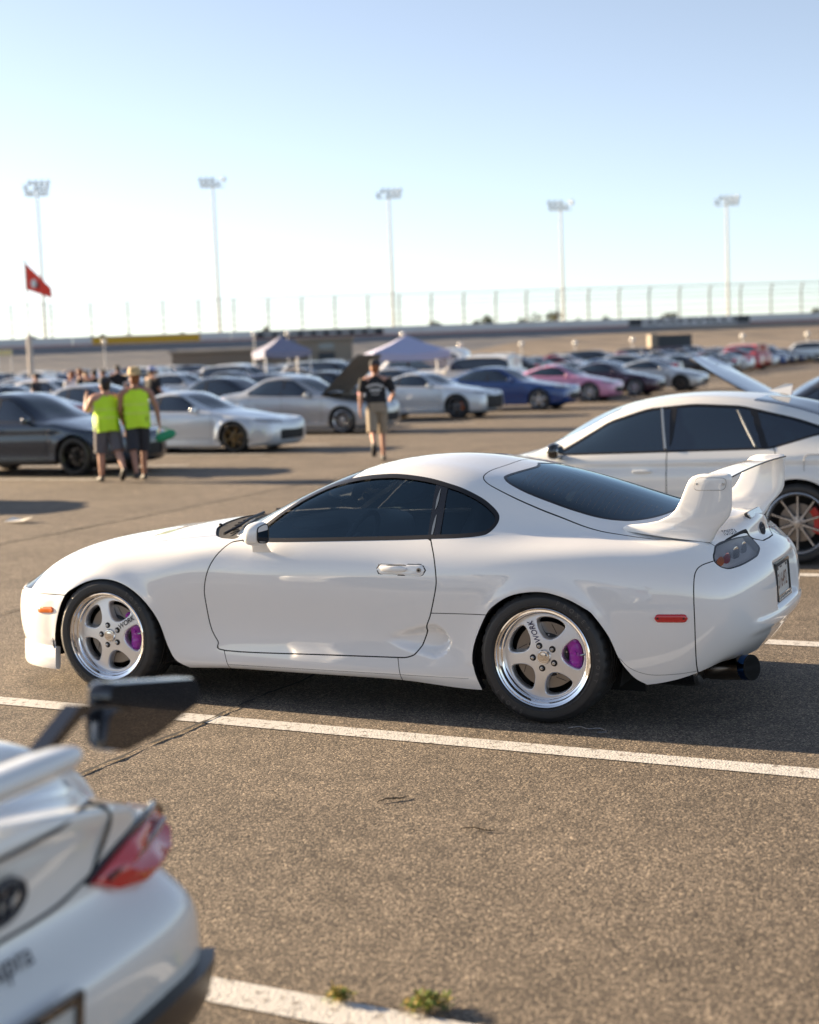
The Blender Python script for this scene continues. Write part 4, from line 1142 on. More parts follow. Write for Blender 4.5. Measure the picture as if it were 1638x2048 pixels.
M['liner2'] = pmat('hood_lining', (.16, .145, .13), .7, var=.3, var_scale=8)
SPECS = {
 'sedan': dict(FO=.93, RO=1.02, WB=2.70, W=.90, yr=.575, zn=.70, belt=(.90, .95), Rw=.325, xs=(.62, 1.35, 2.25, 2.98),
    cl=[(-.93, .62), (-.72, .72), (0, .875), (.62, .985), (1.35, 1.40), (1.80, 1.45), (2.25, 1.41), (2.98, 1.09), (3.30, 1.06), (3.72, 1.03)],
    dlo=[(.78, .925), (1.42, 1.325), (1.80, 1.365), (2.25, 1.33), (2.72, 1.07), (2.62, .985), (1.8, .945)], pillars=[(1.70, -.12)], doors=[(.55, .25), (1.66, 0), (2.60, -.5)], handles=[1.52, 2.42]),
 'coupe': dict(FO=.92, RO=1.02, WB=2.52, W=.875, yr=.55, zn=.63, belt=(.82, .87), Rw=.315, xs=(.60, 1.32, 1.98, 2.78),
    cl=[(-.92, .56), (-.70, .66), (0, .79), (.60, .88), (1.32, 1.235), (1.65, 1.275), (1.98, 1.25), (2.78, .97), (3.1, .945), (3.54, .93)],
    dlo=[(.80, .845), (1.36, 1.165), (1.65, 1.195), (2.0, 1.17), (2.45, .955), (2.36, .895), (1.6, .865)], pillars=[(1.86, -.10)], doors=[(.52, .3), (1.84, -.2)], handles=[1.66]),
 'fastback': dict(FO=.86, RO=.84, WB=2.53, W=.91, yr=.55, zn=.66, belt=(.88, .95), Rw=.335, xs=(.50, 1.18, 1.72, 2.90),
    cl=[(-.86, .60), (-.62, .73), (0, .86), (.50, .95), (1.18, 1.29), (1.50, 1.335), (1.85, 1.31), (2.5, 1.12), (2.95, .985), (3.37, .95)],
    dlo=[(.68, .905), (1.22, 1.215), (1.50, 1.25), (1.85, 1.225), (2.38, 1.03), (2.30, .975), (1.5, .93)], pillars=[(1.78, -.08)], doors=[(.50, .3), (1.80, -.25)], handles=[1.62], flare=.025),
 'tt': dict(FO=.86, RO=.82, WB=2.50, W=.92, yr=.57, zn=.72, belt=(.90, .96), Rw=.34, xs=(.52, 1.12, 1.72, 2.75),
    cl=[(-.86, .66), (-.66, .79), (0, .90), (.52, .97), (1.12, 1.30), (1.50, 1.355), (1.80, 1.33), (2.4, 1.13), (2.80, 1.02), (3.32, .98)],
    dlo=[(.70, .925), (1.18, 1.23), (1.50, 1.275), (1.82, 1.25), (2.30, 1.06), (2.22, .99), (1.5, .95)], pillars=[(1.84, -.08)], doors=[(.50, .2), (1.86, -.2)], handles=[1.66], flare=.02, grille=(1.9, 1.2, 4.3), nose_sq=.6),
 'hatch': dict(FO=.88, RO=.78, WB=2.64, W=.895, yr=.575, zn=.74, belt=(.93, .99), Rw=.32, xs=(.50, 1.20, 2.60, 3.20),
    cl=[(-.88, .66), (-.68, .78), (0, .93), (.50, 1.03), (1.20, 1.43), (1.75, 1.48), (2.45, 1.45), (2.95, 1.33), (3.20, 1.16), (3.42, 1.02)],
    dlo=[(.66, .96), (1.25, 1.36), (1.75, 1.405), (2.40, 1.37), (2.85, 1.20), (2.80, 1.03), (1.8, .985)], pillars=[(1.65, -.08)], doors=[(.55, .2), (1.62, 0), (2.52, -.5)], handles=[1.48, 2.34]),
 'suv': dict(FO=.90, RO=.95, WB=2.75, W=.94, yr=.68, zn=.98, belt=(1.12, 1.16), Rw=.37, zb=.26, xs=(.52, 1.05, 3.10, 3.55),
    cl=[(-.90, .88), (-.70, 1.02), (0, 1.13), (.52, 1.20), (1.05, 1.66), (1.8, 1.74), (2.9, 1.72), (3.35, 1.64), (3.55, 1.30), (3.70, 1.18)],
    dlo=[(.66, 1.16), (1.10, 1.58), (1.8, 1.65), (2.9, 1.62), (3.28, 1.48), (3.32, 1.20), (1.8, 1.18)], pillars=[(1.62, -.04)], doors=[(.50, .1), (1.58, 0), (2.55, -.2)], handles=[1.42, 2.38], dlo_r=.03),
 'van': dict(FO=.90, RO=1.05, WB=3.0, W=.98, yr=.80, zn=1.02, belt=(1.15, 1.18), Rw=.36, zb=.26, xs=(.10, .75, 3.75, 3.95),
    cl=[(-.90, .92), (-.70, 1.06), (-.2, 1.16), (.10, 1.28), (.75, 1.95), (1.6, 2.03), (3.6, 2.03), (3.82, 1.98), (3.95, 1.5), (4.05, 1.3)],
    dlo=[(.42, 1.22), (.80, 1.78), (1.6, 1.84), (3.5, 1.84), (3.62, 1.24), (2.0, 1.22)], pillars=[(1.45, -.02), (2.5, 0)], pillw=.06, doors=[(.25, .1), (1.40, 0), (2.5, 0)], handles=[1.25], dlo_r=.03),
}
def sp(base, **k):
    d = dict(SPECS[base]); d.update(k); return d
# pop-up tents
M['tent'] = pmat('tent_cloth', (.42, .44, .62), .8, var=.04, var_scale=2); M['tent_grey'] = pmat('grey_tent_cloth', (.22, .23, .33), .8); M['tent_leg'] = pmat('tent_leg', (.75, .75, .75), .5)
def tent(x, D, w, ze, zp, mat, rz, label, mast=0):
    r_ = empty('canopy_tent', at(x, D), rz); tag(r_, label, 'tent')
    h = w/2; m_ = MB(); n = 8; V = [(0, 0, zp)]
    for k in range(4):
        a = np.array([(-h, -h), (h, -h), (h, h), (-h, h)][k]); b_ = np.array([(h, -h), (h, h), (-h, h), (-h, -h)][k])
        for i in range(n):
            t = i/n; p = a+(b_-a)*t; V.append((*p, ze-.10*math.sin(math.pi*t)))
    K = 4*n; base = len(V)
    for i in range(K): p = np.array(V[1+i]); V.append(tuple(np.array([p[0]*.45, p[1]*.45, ze+(zp-ze)*.48])))
    F = [(0, base+i, base+(i+1) % K) for i in range(K)]+[(base+i, 1+i, 1+(i+1) % K, base+(i+1) % K) for i in range(K)]
    m_.add(V, F); m_.build('canopy', mat, r_, sharp=25)
    for k in range(4):
        a = np.array([(-h, -h), (h, -h), (h, h), (-h, h)][k])*1.003; b_ = np.array([(h, -h), (h, h), (-h, h), (-h, -h)][k])*1.003; V = []
        for i in range(n+1):
            t = i/n; p = a+(b_-a)*t; z = ze-.10*math.sin(math.pi*t); V += [(*p, z), (*p, z-.26)]
        v_ = MB(); v_.add(V, [(2*i, 2*i+1, 2*i+3, 2*i+2) for i in range(n)]); v_.build('valance', mat, r_, smooth=False)
    for sx in (-1, 1):
        for sy in (-1, 1): g_ = MB(); g_.box((sx*(h-.06), sy*(h-.06), ze/2), (.06, .06, ze)); g_.build('leg', M['tent_leg'], r_, smooth=False)
    return r_
tent(.12, 58.4, 2.9, 1.98, 2.62, M['tent'], R(8), 'lavender pop-up tent over a white van right of the middle')
tent(-5.83, 73, 2.3, 2.30, 3.0, M['tent_grey'], R(20), 'grey-blue pop-up tent on pale legs left of the lavender one')
build_car('van', SPECS['van'], PAINT['white'], at(-1.0, 63.5), R(-14), 'white van with dark windows standing behind the lavender tent', nu=4, nv=3, wheel=('five', 'alloy_dark'))
# ------------------------------------------------------------------ the white coupe in front: body net (stations x rails, metres from the front axle)
HERO=[
[(-.78,0,.15),(-.86,0,.21),(-.895,0,.32),(-.905,0,.44),(-.895,0,.53),(-.87,0,.585),(-.82,0,.625),(-.74,0,.66),(-.62,0,.70),(-.48,0,.74)],
[(-.77,.30,.15),(-.85,.31,.21),(-.885,.32,.32),(-.895,.32,.44),(-.885,.32,.53),(-.86,.31,.565),(-.80,.30,.60),(-.71,.27,.65),(-.61,.20,.70),(-.40,0,.76)],
[(-.68,.56,.15),(-.755,.58,.21),(-.785,.60,.32),(-.79,.60,.44),(-.775,.595,.53),(-.74,.58,.565),(-.66,.56,.615),(-.56,.46,.69),(-.47,.28,.735),(-.30,0,.79)],
[(-.53,.72,.15),(-.60,.74,.21),(-.62,.76,.32),(-.62,.765,.44),(-.60,.755,.53),(-.56,.735,.59),(-.49,.68,.68),(-.41,.55,.752),(-.33,.30,.79),(-.19,0,.815)],
[(-.35,.80,.15),(-.40,.82,.21),(-.41,.84,.32),(-.40,.845,.44),(-.39,.84,.54),(-.36,.81,.64),(-.30,.74,.73),(-.25,.58,.79),(-.19,.30,.825),(-.08,0,.84)],
[(-.10,.83,.15),(-.12,.85,.22),(-.12,.865,.34),(-.12,.87,.48),(-.11,.865,.60),(-.09,.83,.715),(-.05,.75,.785),(-.02,.60,.815),(.02,.30,.84),(.06,0,.86)],
[(.2,.83,.16),(.2,.85,.22),(.2,.865,.34),(.2,.875,.50),(.2,.87,.64),(.2,.835,.76),(.2,.755,.82),(.2,.60,.845),(.22,.30,.87),(.25,0,.885)],
[(.5,.84,.17),(.5,.86,.22),(.5,.855,.36),(.5,.868,.54),(.5,.872,.68),(.5,.845,.79),(.5,.765,.84),(.5,.62,.865),(.47,.32,.89),(.42,0,.905)],
[(.76,.845,.18),(.76,.87,.225),(.76,.856,.37),(.76,.868,.56),(.76,.872,.70),(.76,.84,.82),(.74,.765,.855),(.715,.66,.875),(.62,.36,.905),(.55,0,.915)],
[(.98,.85,.18),(.98,.875,.23),(.98,.86,.37),(.98,.872,.56),(.98,.874,.71),(.98,.835,.83),(.98,.765,.89),(.94,.685,.966),(.87,.38,.997),(.81,0,1.003)],
[(1.25,.86,.18),(1.25,.88,.23),(1.25,.862,.38),(1.25,.876,.57),(1.25,.874,.72),(1.25,.835,.845),(1.25,.745,.965),(1.21,.64,1.084),(1.15,.37,1.118),(1.10,0,1.125)],
[(1.55,.865,.178),(1.55,.885,.23),(1.55,.866,.38),(1.55,.88,.58),(1.55,.876,.73),(1.55,.835,.85),(1.55,.735,1.0),(1.52,.59,1.172),(1.44,.34,1.213),(1.40,0,1.226)],
[(1.85,.87,.172),(1.85,.89,.23),(1.85,.872,.38),(1.85,.886,.58),(1.85,.88,.735),(1.85,.84,.855),(1.85,.73,1.01),(1.85,.58,1.19),(1.80,.33,1.24),(1.78,0,1.262)],
[(2.15,.875,.15),(2.15,.895,.23),(2.15,.885,.39),(2.15,.897,.59),(2.15,.89,.745),(2.15,.845,.86),(2.15,.725,1.0),(2.15,.57,1.155),(2.12,.33,1.20),(2.10,0,1.23)],
[(2.45,.87,.16),(2.45,.89,.24),(2.45,.895,.40),(2.45,.905,.60),(2.45,.895,.76),(2.45,.835,.86),(2.45,.68,.945),(2.45,.575,1.06),(2.43,.36,1.13),(2.42,0,1.17)],
[(2.75,.86,.20),(2.75,.88,.27),(2.75,.895,.42),(2.75,.90,.60),(2.75,.885,.765),(2.75,.815,.855),(2.75,.69,.905),(2.75,.585,.972),(2.74,.38,1.035),(2.73,0,1.085)],
[(3.02,.83,.205),(3.02,.85,.28),(3.02,.875,.44),(3.02,.88,.60),(3.02,.86,.755),(3.02,.79,.845),(3.02,.69,.88),(3.02,.58,.91),(3.01,.38,.96),(3.0,0,1.0)],
[(3.22,.79,.245),(3.24,.81,.315),(3.25,.835,.45),(3.25,.84,.60),(3.25,.82,.74),(3.25,.755,.835),(3.25,.68,.868),(3.25,.57,.895),(3.24,.38,.93),(3.22,0,.955)],
[(3.33,.70,.285),(3.36,.73,.34),(3.385,.76,.45),(3.395,.765,.58),(3.39,.745,.70),(3.36,.695,.805),(3.315,.635,.863),(3.30,.55,.893),(3.30,.37,.925),(3.285,0,.957)],
[(3.37,.57,.29),(3.43,.60,.34),(3.485,.62,.44),(3.495,.625,.57),(3.485,.615,.69),(3.44,.585,.77),(3.375,.535,.838),(3.355,.465,.88),(3.345,.32,.917),(3.32,0,.954)],
[(3.41,.33,.27),(3.48,.34,.335),(3.545,.35,.43),(3.555,.35,.55),(3.545,.35,.68),(3.50,.33,.77),(3.425,.31,.826),(3.41,.26,.876),(3.40,.17,.922),(3.365,0,.954)],
[(3.43,0,.26),(3.50,0,.335),(3.56,0,.43),(3.572,0,.55),(3.562,0,.68),(3.52,0,.775),(3.45,0,.83),(3.43,0,.88),(3.42,0,.925),(3.385,0,.953)],
]
HERO = np.array(HERO, float)


def build_hero():
    car = empty('sports_coupe', (LOT[0], LOT[1], 0), -TH)
    tag(car, 'white two-door sports coupe with tall rear spoiler, polished wheels and purple brake calipers', 'car')
    Pn = net_fit(HERO, 3)
    nU, nV = len(HERO), 10
    us = np.concatenate([np.linspace(0, 17, 17*19, endpoint=False), np.linspace(17, nU-1, 4*26+1)])
    vs = np.linspace(0, 9, 9*13+1)
    S = net_eval(Pn, us, vs)
    S[0, :, 1] = 0; S[-1, :, 1] = 0; S[:, -1, 1] = 0
    X, Y, Z = S[..., 0].copy(), S[..., 1].copy(), S[..., 2].copy()
    side = sstep(Y, .6, .75)
    # side scoop ahead of the rear wheel
    q = np.clip((X-1.68)/(2.06-1.68), 0, 1)
    hz = np.where(X < 1.972, .010+.070*np.clip((X-1.68)/.292, 0, 1)**.8, .080*np.sqrt(np.clip(1-((X-1.972)/.088)**2, 0, 1)))
    dep = .072*q**1.5*sstep(hz-np.abs(Z-.384), 0, .036)
    S[..., 1] -= dep*side
    # arch lips
    for (xc, zc, rr) in ((.0, .325, .335), (2.55, .325, .335)):
        d = np.hypot(X-xc, Z-zc)-rr
        S[..., 1] += side*.010*np.exp(-(d/.045)**2)*(Z > .28)
    # licence plate recess and the bumper's under-shelf
    rear = (X > 3.3)
    rec = sstep(.285-np.abs(Y), 0, .035)*sstep(Z, .50, .525)*sstep(.735-Z, 0, .06)*rear
    S[..., 0] -= .058*rec
    sh = sstep(Z, .40, .44)*sstep(.50-Z, 0, .03)*rear*sstep(.62-np.abs(Y), 0, .1)
    S[..., 0] += .012*sh
    sf = Surf(S, us, vs)
    A = sf.F
    XZ = [0, 2]
    XY = [0, 1]
    YZ = [1, 2]
    u = lambda: sf.UV[:, 0]
    v = lambda: sf.UV[:, 1]
    cut = sf.cut
    # wheel openings
    archF = smooth_poly([(-.375, .08), (-.375, .229), (-.351, .345), (-.311, .461), (-.26, .552), (-.198, .592), (-.11, .629), (-.024, .646), (.062, .643), (.147, .62), (.228, .575), (.302, .504), (.355, .415), (.393, .292), (.434, .217), (.485, .185), (.52, .165), (.53, .08)], 4)
    archR = smooth_poly([(2.24, .06), (2.228, .15), (2.192, .275), (2.203, .383), (2.273, .529), (2.321, .580), (2.383, .619), (2.449, .641), (2.531, .651), (2.606, .646), (2.699, .618), (2.778, .577), (2.817, .548), (2.888, .447), (2.928, .343), (2.961, .284), (3.003, .236), (3.055, .205), (3.09, .17), (3.1, .06)], 4)
    for P in (archF, archR):
        _, A = cut(A, lambda: sf.sd(P, XZ), lambda: sf.V[:, 1] > .35)
    # side glass
    DLO = smooth_poly([(.852, .857), (.90, .893), (.985, .957), (1.068, 1.022), (1.172, 1.088), (1.303, 1.146), (1.461, 1.180), (1.614, 1.193), (1.719, 1.191), (1.84, 1.178), (1.937, 1.159), (2.061, 1.125), (2.17, 1.079), (2.235, 1.037), (2.276, .998), (2.283, .962), (2.264, .925), (2.223, .904), (2.096, .893), (1.962, .888), (1.789, .880), (1.4, .868), (1.019, .857)], 5)
    actD = lambda: (v() > 4.4) & (v() < 7.85) & (u() > 7.2) & (u() < 15)
    dlo, A = cut(A, lambda: sf.sd(DLO, XZ), actD)
    lft = lambda: sf.sd(DLO, XZ)-.019
    glass, dtrim = cut(dlo, lft)
    bp = lambda: sf.V[:, 0]-(1.961-(sf.V[:, 2]-.89)*.092)
    # pillar strip between door glass and quarter glass
    qg, dg = cut(glass, lambda: bp()-.045)
    pil, dg = cut(dg, lambda: bp()+.022)
    gold, pil = cut(pil, lambda: .0065-np.abs(bp()-.004))
    # windscreen, cowl
    WS = round_poly([(.560, -.02), (.60, .25), (.665, .45), (.735, .60), (.775, .715), (.80, .725), (.95, .668), (1.21, .603), (1.40, .555), (1.405, .45), (1.365, .25), (1.35, -.02)], .02)
    actT = lambda: (v() > 6.2) & (u() > 6) & (u() < 13)
    ws, A = cut(A, lambda: sf.sd(WS, XY), actT)
    wglass, wtrim = cut(ws, lambda: sf.sd(WS, XY)-.016)
    CW = np.concatenate([smooth_poly([(.405, -.02), (.415, .2), (.455, .38), (.52, .51), (.595, .63), (.675, .702), (.77, .752)], 5, False), [(.81, .745), (.775, .716), (.735, .60), (.665, .45), (.60, .25), (.56, -.02)]])
    cowl, A = cut(A, lambda: sf.sd(CW, XY), lambda: (v() > 5.4) & (u() > 5) & (u() < 10))
    # rear glass and hatch
    HG = smooth_poly([(2.285, -.13), (2.275, .12), (2.235, .32), (2.218, .437), (2.233, .488), (2.273, .527), (2.368, .556), (2.503, .569), (2.635, .579), (2.76, .578), (2.86, .55), (2.93, .50), (3.00, .40), (3.045, .25), (3.06, 0), (3.06, -.13)], 5)
    hg, A = cut(A, lambda: sf.sd(HG, XY), lambda: (v() > 5.8) & (u() > 12))
    hglass, htrim = cut(hg, lambda: sf.sd(HG, XY)-.016)
    # lamps
    TL = round_poly([(.727, .785), (.706, .815), (.64, .848), (.55, .860), (.38, .862), (.24, .856), (.208, .828), (.25, .797), (.384, .770), (.597, .752), (.690, .746), (.718, .760)], .03)
    tl, A = cut(A, lambda: sf.sd(TL, YZ), lambda: u() > 17)
    tlens, tgas = cut(tl, lambda: sf.sd(TL, YZ)-.006)
    HL = smooth_poly([(-.605, .757), (-.56, .737), (-.521, .700), (-.487, .64), (-.53, .55), (-.62, .46), (-.72, .36), (-.80, .32), (-.83, .40), (-.785, .52), (-.735, .60), (-.675, .70)], 4)
    hl, A = cut(A, lambda: sf.sd(HL, XY), lambda: (v() > 4.45) & (u() < 4))
    hlens, hgas = cut(hl, lambda: sf.sd(HL, XY)-.006)
    # nose intakes
    NI = round_poly([(-.02, .25), (.50, .25), (.56, .31), (.52, .40), (-.02, .41)], .04)
    ni, A = cut(A, lambda: sf.sd(NI, YZ), lambda: (u() < 2.6) & (v() < 3.4))
    # panel gaps
    gaps = FS()
    DOOR = np.concatenate([smooth_poly([(1.958, .8885), (1.992, .807), (2.008, .717), (2.006, .651), (1.971, .522), (1.946, .463), (1.891, .331), (1.84, .297), (1.779, .291)], 5, False), smooth_poly([(1.317, .284), (.765, .279), (.715, .325), (.672, .402), (.653, .543), (.654, .616), (.678, .703), (.714, .769), (.757, .82), (.79, .853)], 5, False), [(.852, .862), (1.4, .875), (1.9, .892)]])
    act = lambda: (sf.V[:, 1] > .45) & (u() > 7) & (u() < 14) & (v() < 6.4)
    g, door, A = sf.band(A, lambda: sf.sd(DOOR, XZ), .0065, act); gaps = gaps+g
    HOOD = np.concatenate([smooth_poly([(.77, .752), (.675, .703), (.598, .636), (.50, .655), (.3, .70), (0, .712), (-.25, .665), (-.42, .575), (-.55, .50), (-.66, .37), (-.72, .2), (-.735, -.05)], 5, False), [(.8, -.05), (.8, .752)]])
    g, hood, A = sf.band(A, lambda: sf.sd(HOOD, XY), .005, lambda: (v() > 5.0) & (u() < 9)); gaps = gaps+g
    HATCH = np.concatenate([smooth_poly([(2.15, -.13), (2.152, .14), (2.13, .346), (2.130, .47), (2.138, .535), (2.167, .570), (2.22, .589), (2.318, .604), (2.452, .614), (2.586, .627), (2.721, .651), (2.811, .662), (2.92, .664), (3.053, .668), (3.179, .659), (3.29, .640), (3.322, .632)], 5, False), [(3.345, .625), (3.365, .48), (3.41, .256), (3.432, .21), (3.465, .12), (3.475, -.13)]])
    actH = lambda: (v() > 5.3) & (u() > 12.2)
    g, hatch, A = sf.band(A, lambda: sf.sd(HATCH, XY), .006, actH); gaps = gaps+g
    RB = np.concatenate([smooth_poly([(3.276, .10), (3.278, .282), (3.284, .486), (3.281, .692), (3.287, .75), (3.308, .775), (3.345, .788)], 5, False), [(3.40, .80), (3.46, .86), (3.9, .86), (3.9, .1)]])
    g, rbump, A = sf.band(A, lambda: sf.sd(RB, XZ), .005, lambda: (u() > 16) & (v() < 7.4)); gaps = gaps+g
    FB = [(-.20, .5495), (-.40, .546), (-.506, .544), (-.63, .544), (-.74, .538), (-1.2, .532), (-1.2, 0), (-.2, 0)]
    g, fbump, A = sf.band(A, lambda: sf.sd(FB, XZ), .0055, lambda: (u() < 5) & (v() < 5.6)); gaps = gaps+g
    SK = [(1.9712, .5245), (2.4, .531), (2.4, .0), (1.797, .0), (1.797, .17), (1.779, .293), (1.84, .299), (1.89, .333), (1.945, .463)]
    g, skirt, A = sf.band(A, lambda: sf.sd(SK, XZ), .004, lambda: (sf.V[:, 1] > .5) & (u() > 11) & (u() < 14.2) & (v() < 4)); gaps = gaps+g
    SL = [(.752, .281), (1.779, .2925), (1.797, .17), (1.797, 0), (.782, 0), (.778, .18)]
    g, sill, A = sf.band(A, lambda: sf.sd(SL, XZ), .004, lambda: (sf.V[:, 1] > .5) & (u() > 6) & (u() < 13) & (v() < 3)); gaps = gaps+g
    LP = np.concatenate([smooth_poly([(2.93, .345), (2.962, .303), (3.007, .275), (3.077, .258), (3.183, .262), (3.276, .273)], 5, False), [(3.5, .29), (3.5, 0), (2.9, 0)]])
    fine = FS()
    g, lipv, A = sf.band(A, lambda: sf.sd(LP, XZ), .0028, lambda: (sf.V[:, 1] > .4) & (u() > 15) & (v() < 2.4)); fine = fine+g
    g, lo, sill2 = sf.band(sill, lambda: .2045-sf.V[:, 2], .0022); fine = fine+g
    g, lo2, skirt2 = sf.band(skirt, lambda: .2045-sf.V[:, 2], .0022, lambda: sf.V[:, 0] < 2.17); fine = fine+g
    # ---------------- objects
    P = M['white_paint']
    def half(faces, off=0.0): return sf.take(faces, off)
    def sym(name, faces, mat, off=0.0, parent=car):
        V, N, F = both(*half(faces, off)); return mobj(name, V, F, mat, parent, True, N)
    def pair(name, faces, mat, off=0.0, parent=car):
        V, N, F = half(faces, off)
        a = mobj(name, *(lambda q: (q[0], q[2]))(mirror(V, N, F)), mat, parent, True, mirror(V, N, F)[1])
        b = mobj(name, V, F, mat, parent, True, N)
        return a, b
    body_faces = A+lipv
    V, N, F = half(body_faces)
    # return flanges of the wheel openings
    AP = (np.concatenate([archF, archF[:1]]), np.concatenate([archR, archR[:1]]))
    dA = lambda p: [dist_line(p[None, [0, 2]], AP[0 if p[0] < 1.2 else 1])[0]]
    LV, LF = sf.lip(body_faces+skirt+rbump+fbump, .045, lambda p: (p[1] > .6 and p[2] < .70 and (math.hypot(p[0], p[2]-.30) < .45 or math.hypot(p[0]-2.6, p[2]-.30) < .47) and min(dA(p)) < .004), np.array([0, -1.0, 0]))
    V, N, F = both(V, N, F)
    body = mobj('body', V, F, P, car, True, N)
    LVb, _, LFb = both(LV, None, LF)
    mobj_each('arch_lip', LVb, LFb, M['black_trim'], car)
    sym('hood', hood, P); hatch_o = sym('hatch', hatch, P); rb = sym('rear_bumper', rbump, P); fb = sym('front_bumper', fbump, P)
    dl, dr = pair('door', door, P)
    pair('side_skirt', sill2+lo+skirt2+lo2, P)
    _q = both(*half(gaps, -.003)); mobj_each('panel_gap', _q[0], _q[2], M['gap'], car)
    _q = both(*half(fine, -.0005)); mobj_each('fine_seam', _q[0], _q[2], M['seam'], car)
    sym('cowl', cowl, M['matte_black'], -.006)
    gw = sym('windscreen', wglass, M['clear_glass'], -.002); sym('windscreen_seal', wtrim, M['black_trim'], -.001)
    sym('rear_window', hglass, M['rear_glass'], -.002); sym('rear_window_seal', htrim, M['black_trim'], -.001)
    pair('door_window', dg, M['tint_glass'], -.006); pair('quarter_window', qg, M['tint_glass'], -.006)
    pair('window_surround', dtrim, M['black_trim'], .001); pair('window_pillar', pil, M['gloss_black'], -.001); pair('pillar_trim', gold, M['gold_trim'], .003)
    sym('nose_intake', ni, M['underbody'], -.02)
    # fine heater lines on the rear window
    hv = sf.take(hglass)[0]
    hmb = MB()
    for yy in np.linspace(-.50, .50, 2): pass
    uu = np.linspace(13.62, 16.0, 26)
    for w_ in uu:
        vv = np.linspace(7.05+.5*max(0, w_-15.2), 8.999, 16)
        L = net_eval(Pn, np.array([w_]), vv)[0]
        L = np.concatenate([L, (L*np.array([1, -1, 1]))[::-1]])
        ok = sdf_poly(L[:, :2]*np.array([1, 1]), np.concatenate([HG[:, :], HG[::-1]*np.array([1, -1])])) > .05
        L = L[ok]
        if len(L) > 3: hmb.tube(L+np.array([0, 0, -.0012]), .0004, 3)
    hmb.build('heater_lines', M['heater'], car)
    # lamps ------------------------------------------------------------
    for s in (-1, 1):
        V, N, F = half(tl, -.035)
        if s < 0: V, N, F = mirror(V, N, F)
        bk = mobj('taillight', V, F, M['lamp_white'], car, True, N)
        V, N, F = half(tlens, -.001)
        if s < 0: V, N, F = mirror(V, N, F)
        mobj('lens', V, F, M['lens_smoke'], bk, True, N)
        V, N, F = half(tgas, -.0005)
        if s < 0: V, N, F = mirror(V, N, F)
        mobj('lamp_seal', V, F, M['black_trim'], bk, True, N)
        for (yc, zc, r, mt) in ((.672, .795, .026, 'lens_amber'), (.605, .803, .032, 'lens_red'), (.49, .812, .040, 'silver_reflector'), (.36, .820, .038, 'silver_reflector')):
            i = int(np.argmin((sf.V[:, 1]-yc)**2+(sf.V[:, 2]-zc)**2+(sf.V[:, 0] < 3.2)*9))
            p = sf.V[i]-sf.N[i]*.022; n = sf.N[i]
            mb = MB(); ey = frame([-n[1], n[0], 0], [0, 0, 1])
            ring = []
            for rr, tz in ((r, -.012), (r, .004), (r*.8, .006), (.0001, .002)):
                ring.append([p+ey@np.array([rr*math.cos(t), rr*.85*math.sin(t), 0])+n*tz for t in np.linspace(0, 2*math.pi, 24, endpoint=False)])
            mb.V = [tuple(q*np.array([1, s, 1])) for rg in ring for q in rg]
            mb.F = [(i*24+k, i*24+(k+1) % 24, (i+1)*24+(k+1) % 24, (i+1)*24+k) for i in range(3) for k in range(24)]; mb.M = [0]*len(mb.F)
            mb.build('lamp_bowl', M[mt], bk)
        V, N, F = half(hl, -.05)
        if s < 0: V, N, F = mirror(V, N, F)
        bk = mobj('headlight', V, F, M['headlamp_inner'], car, True, N)
        V, N, F = half(hlens, -.001)
        if s < 0: V, N, F = mirror(V, N, F)
        mobj('lens', V, F, M['lens_clear'], bk, True, N)
        V, N, F = half(hgas, -.0005)
        if s < 0: V, N, F = mirror(V, N, F)
        mobj('lamp_seal', V, F, M['black_trim'], bk, True, N)
        for (xc, yc, r) in ((-.60, .64, .055), (-.66, .52, .06), (-.72, .42, .045)):
            i = int(np.argmin((sf.V[:, 0]-xc)**2+(sf.V[:, 1]-yc)**2+(sf.V[:, 2] < .55)*9)); p = sf.V[i]
            mb = MB(); mb.ellipsoid((p[0]+.02, s*p[1], p[2]-.05), (r, r, r*.8), 16, 8); mb.build('lamp_bowl', M['silver_reflector'], bk)
    # cabin lining: an inner skin under roof, pillars and deck
    def where(faces, m):
        return FS(faces.Q[m[faces.Q].all(1)], [f for f in faces.G if all(m[i] for i in f)])
    lin = where(A+hatch, (v() > 5.0) & (u() > 8.3) & (u() < 17.4))
    V, N, F = both(*half(lin, -.035)); mobj('cabin_lining', V, [tuple(reversed(f)) for f in F], M['liner'], car, True)
    dcard = where(door+A, (v() > 2.2) & (v() < 5.4) & (u() > 8) & (u() < 14.5) & (sf.V[:, 1] > .5))
    V, N, F = both(*half(dcard, -.03)); mobj_each('door_card', V, [tuple(reversed(f)) for f in F], M['liner'], car)
    # underbody and wheel housings
    ub = MB(); ub.box((1.3, 0, .20), (3.0, 1.5, .05)); ub.box((-.45, 0, .24), (.55, 1.1, .06)); ub.box((3.05, 0, .28), (.5, 1.2, .06))
    ub.box((1.45, 0, .32), (1.5, 1.58, .2))
    ub.build('underbody', M['underbody'], car, smooth=False)
    for xc in (0, 2.55):
        for s in (-1, 1):
            w = MB(); n = 24; V = []; F = []
            for k in range(n+1):
                a = math.pi*(-.08+1.16*k/n)
                for yy in (.845, .50): V.append((xc+.385*math.cos(a), s*yy, .29+.385*math.sin(a)))
            for k in range(n): F.append((2*k, 2*k+1, 2*k+3, 2*k+2))
            w.add(V, F); w.add([(xc-.40, s*.50, .1), (xc+.40, s*.50, .1), (xc+.40, s*.50, .68), (xc-.40, s*.50, .68)], [(0, 1, 2, 3)])
            w.build('wheel_housing', M['underbody'], car)
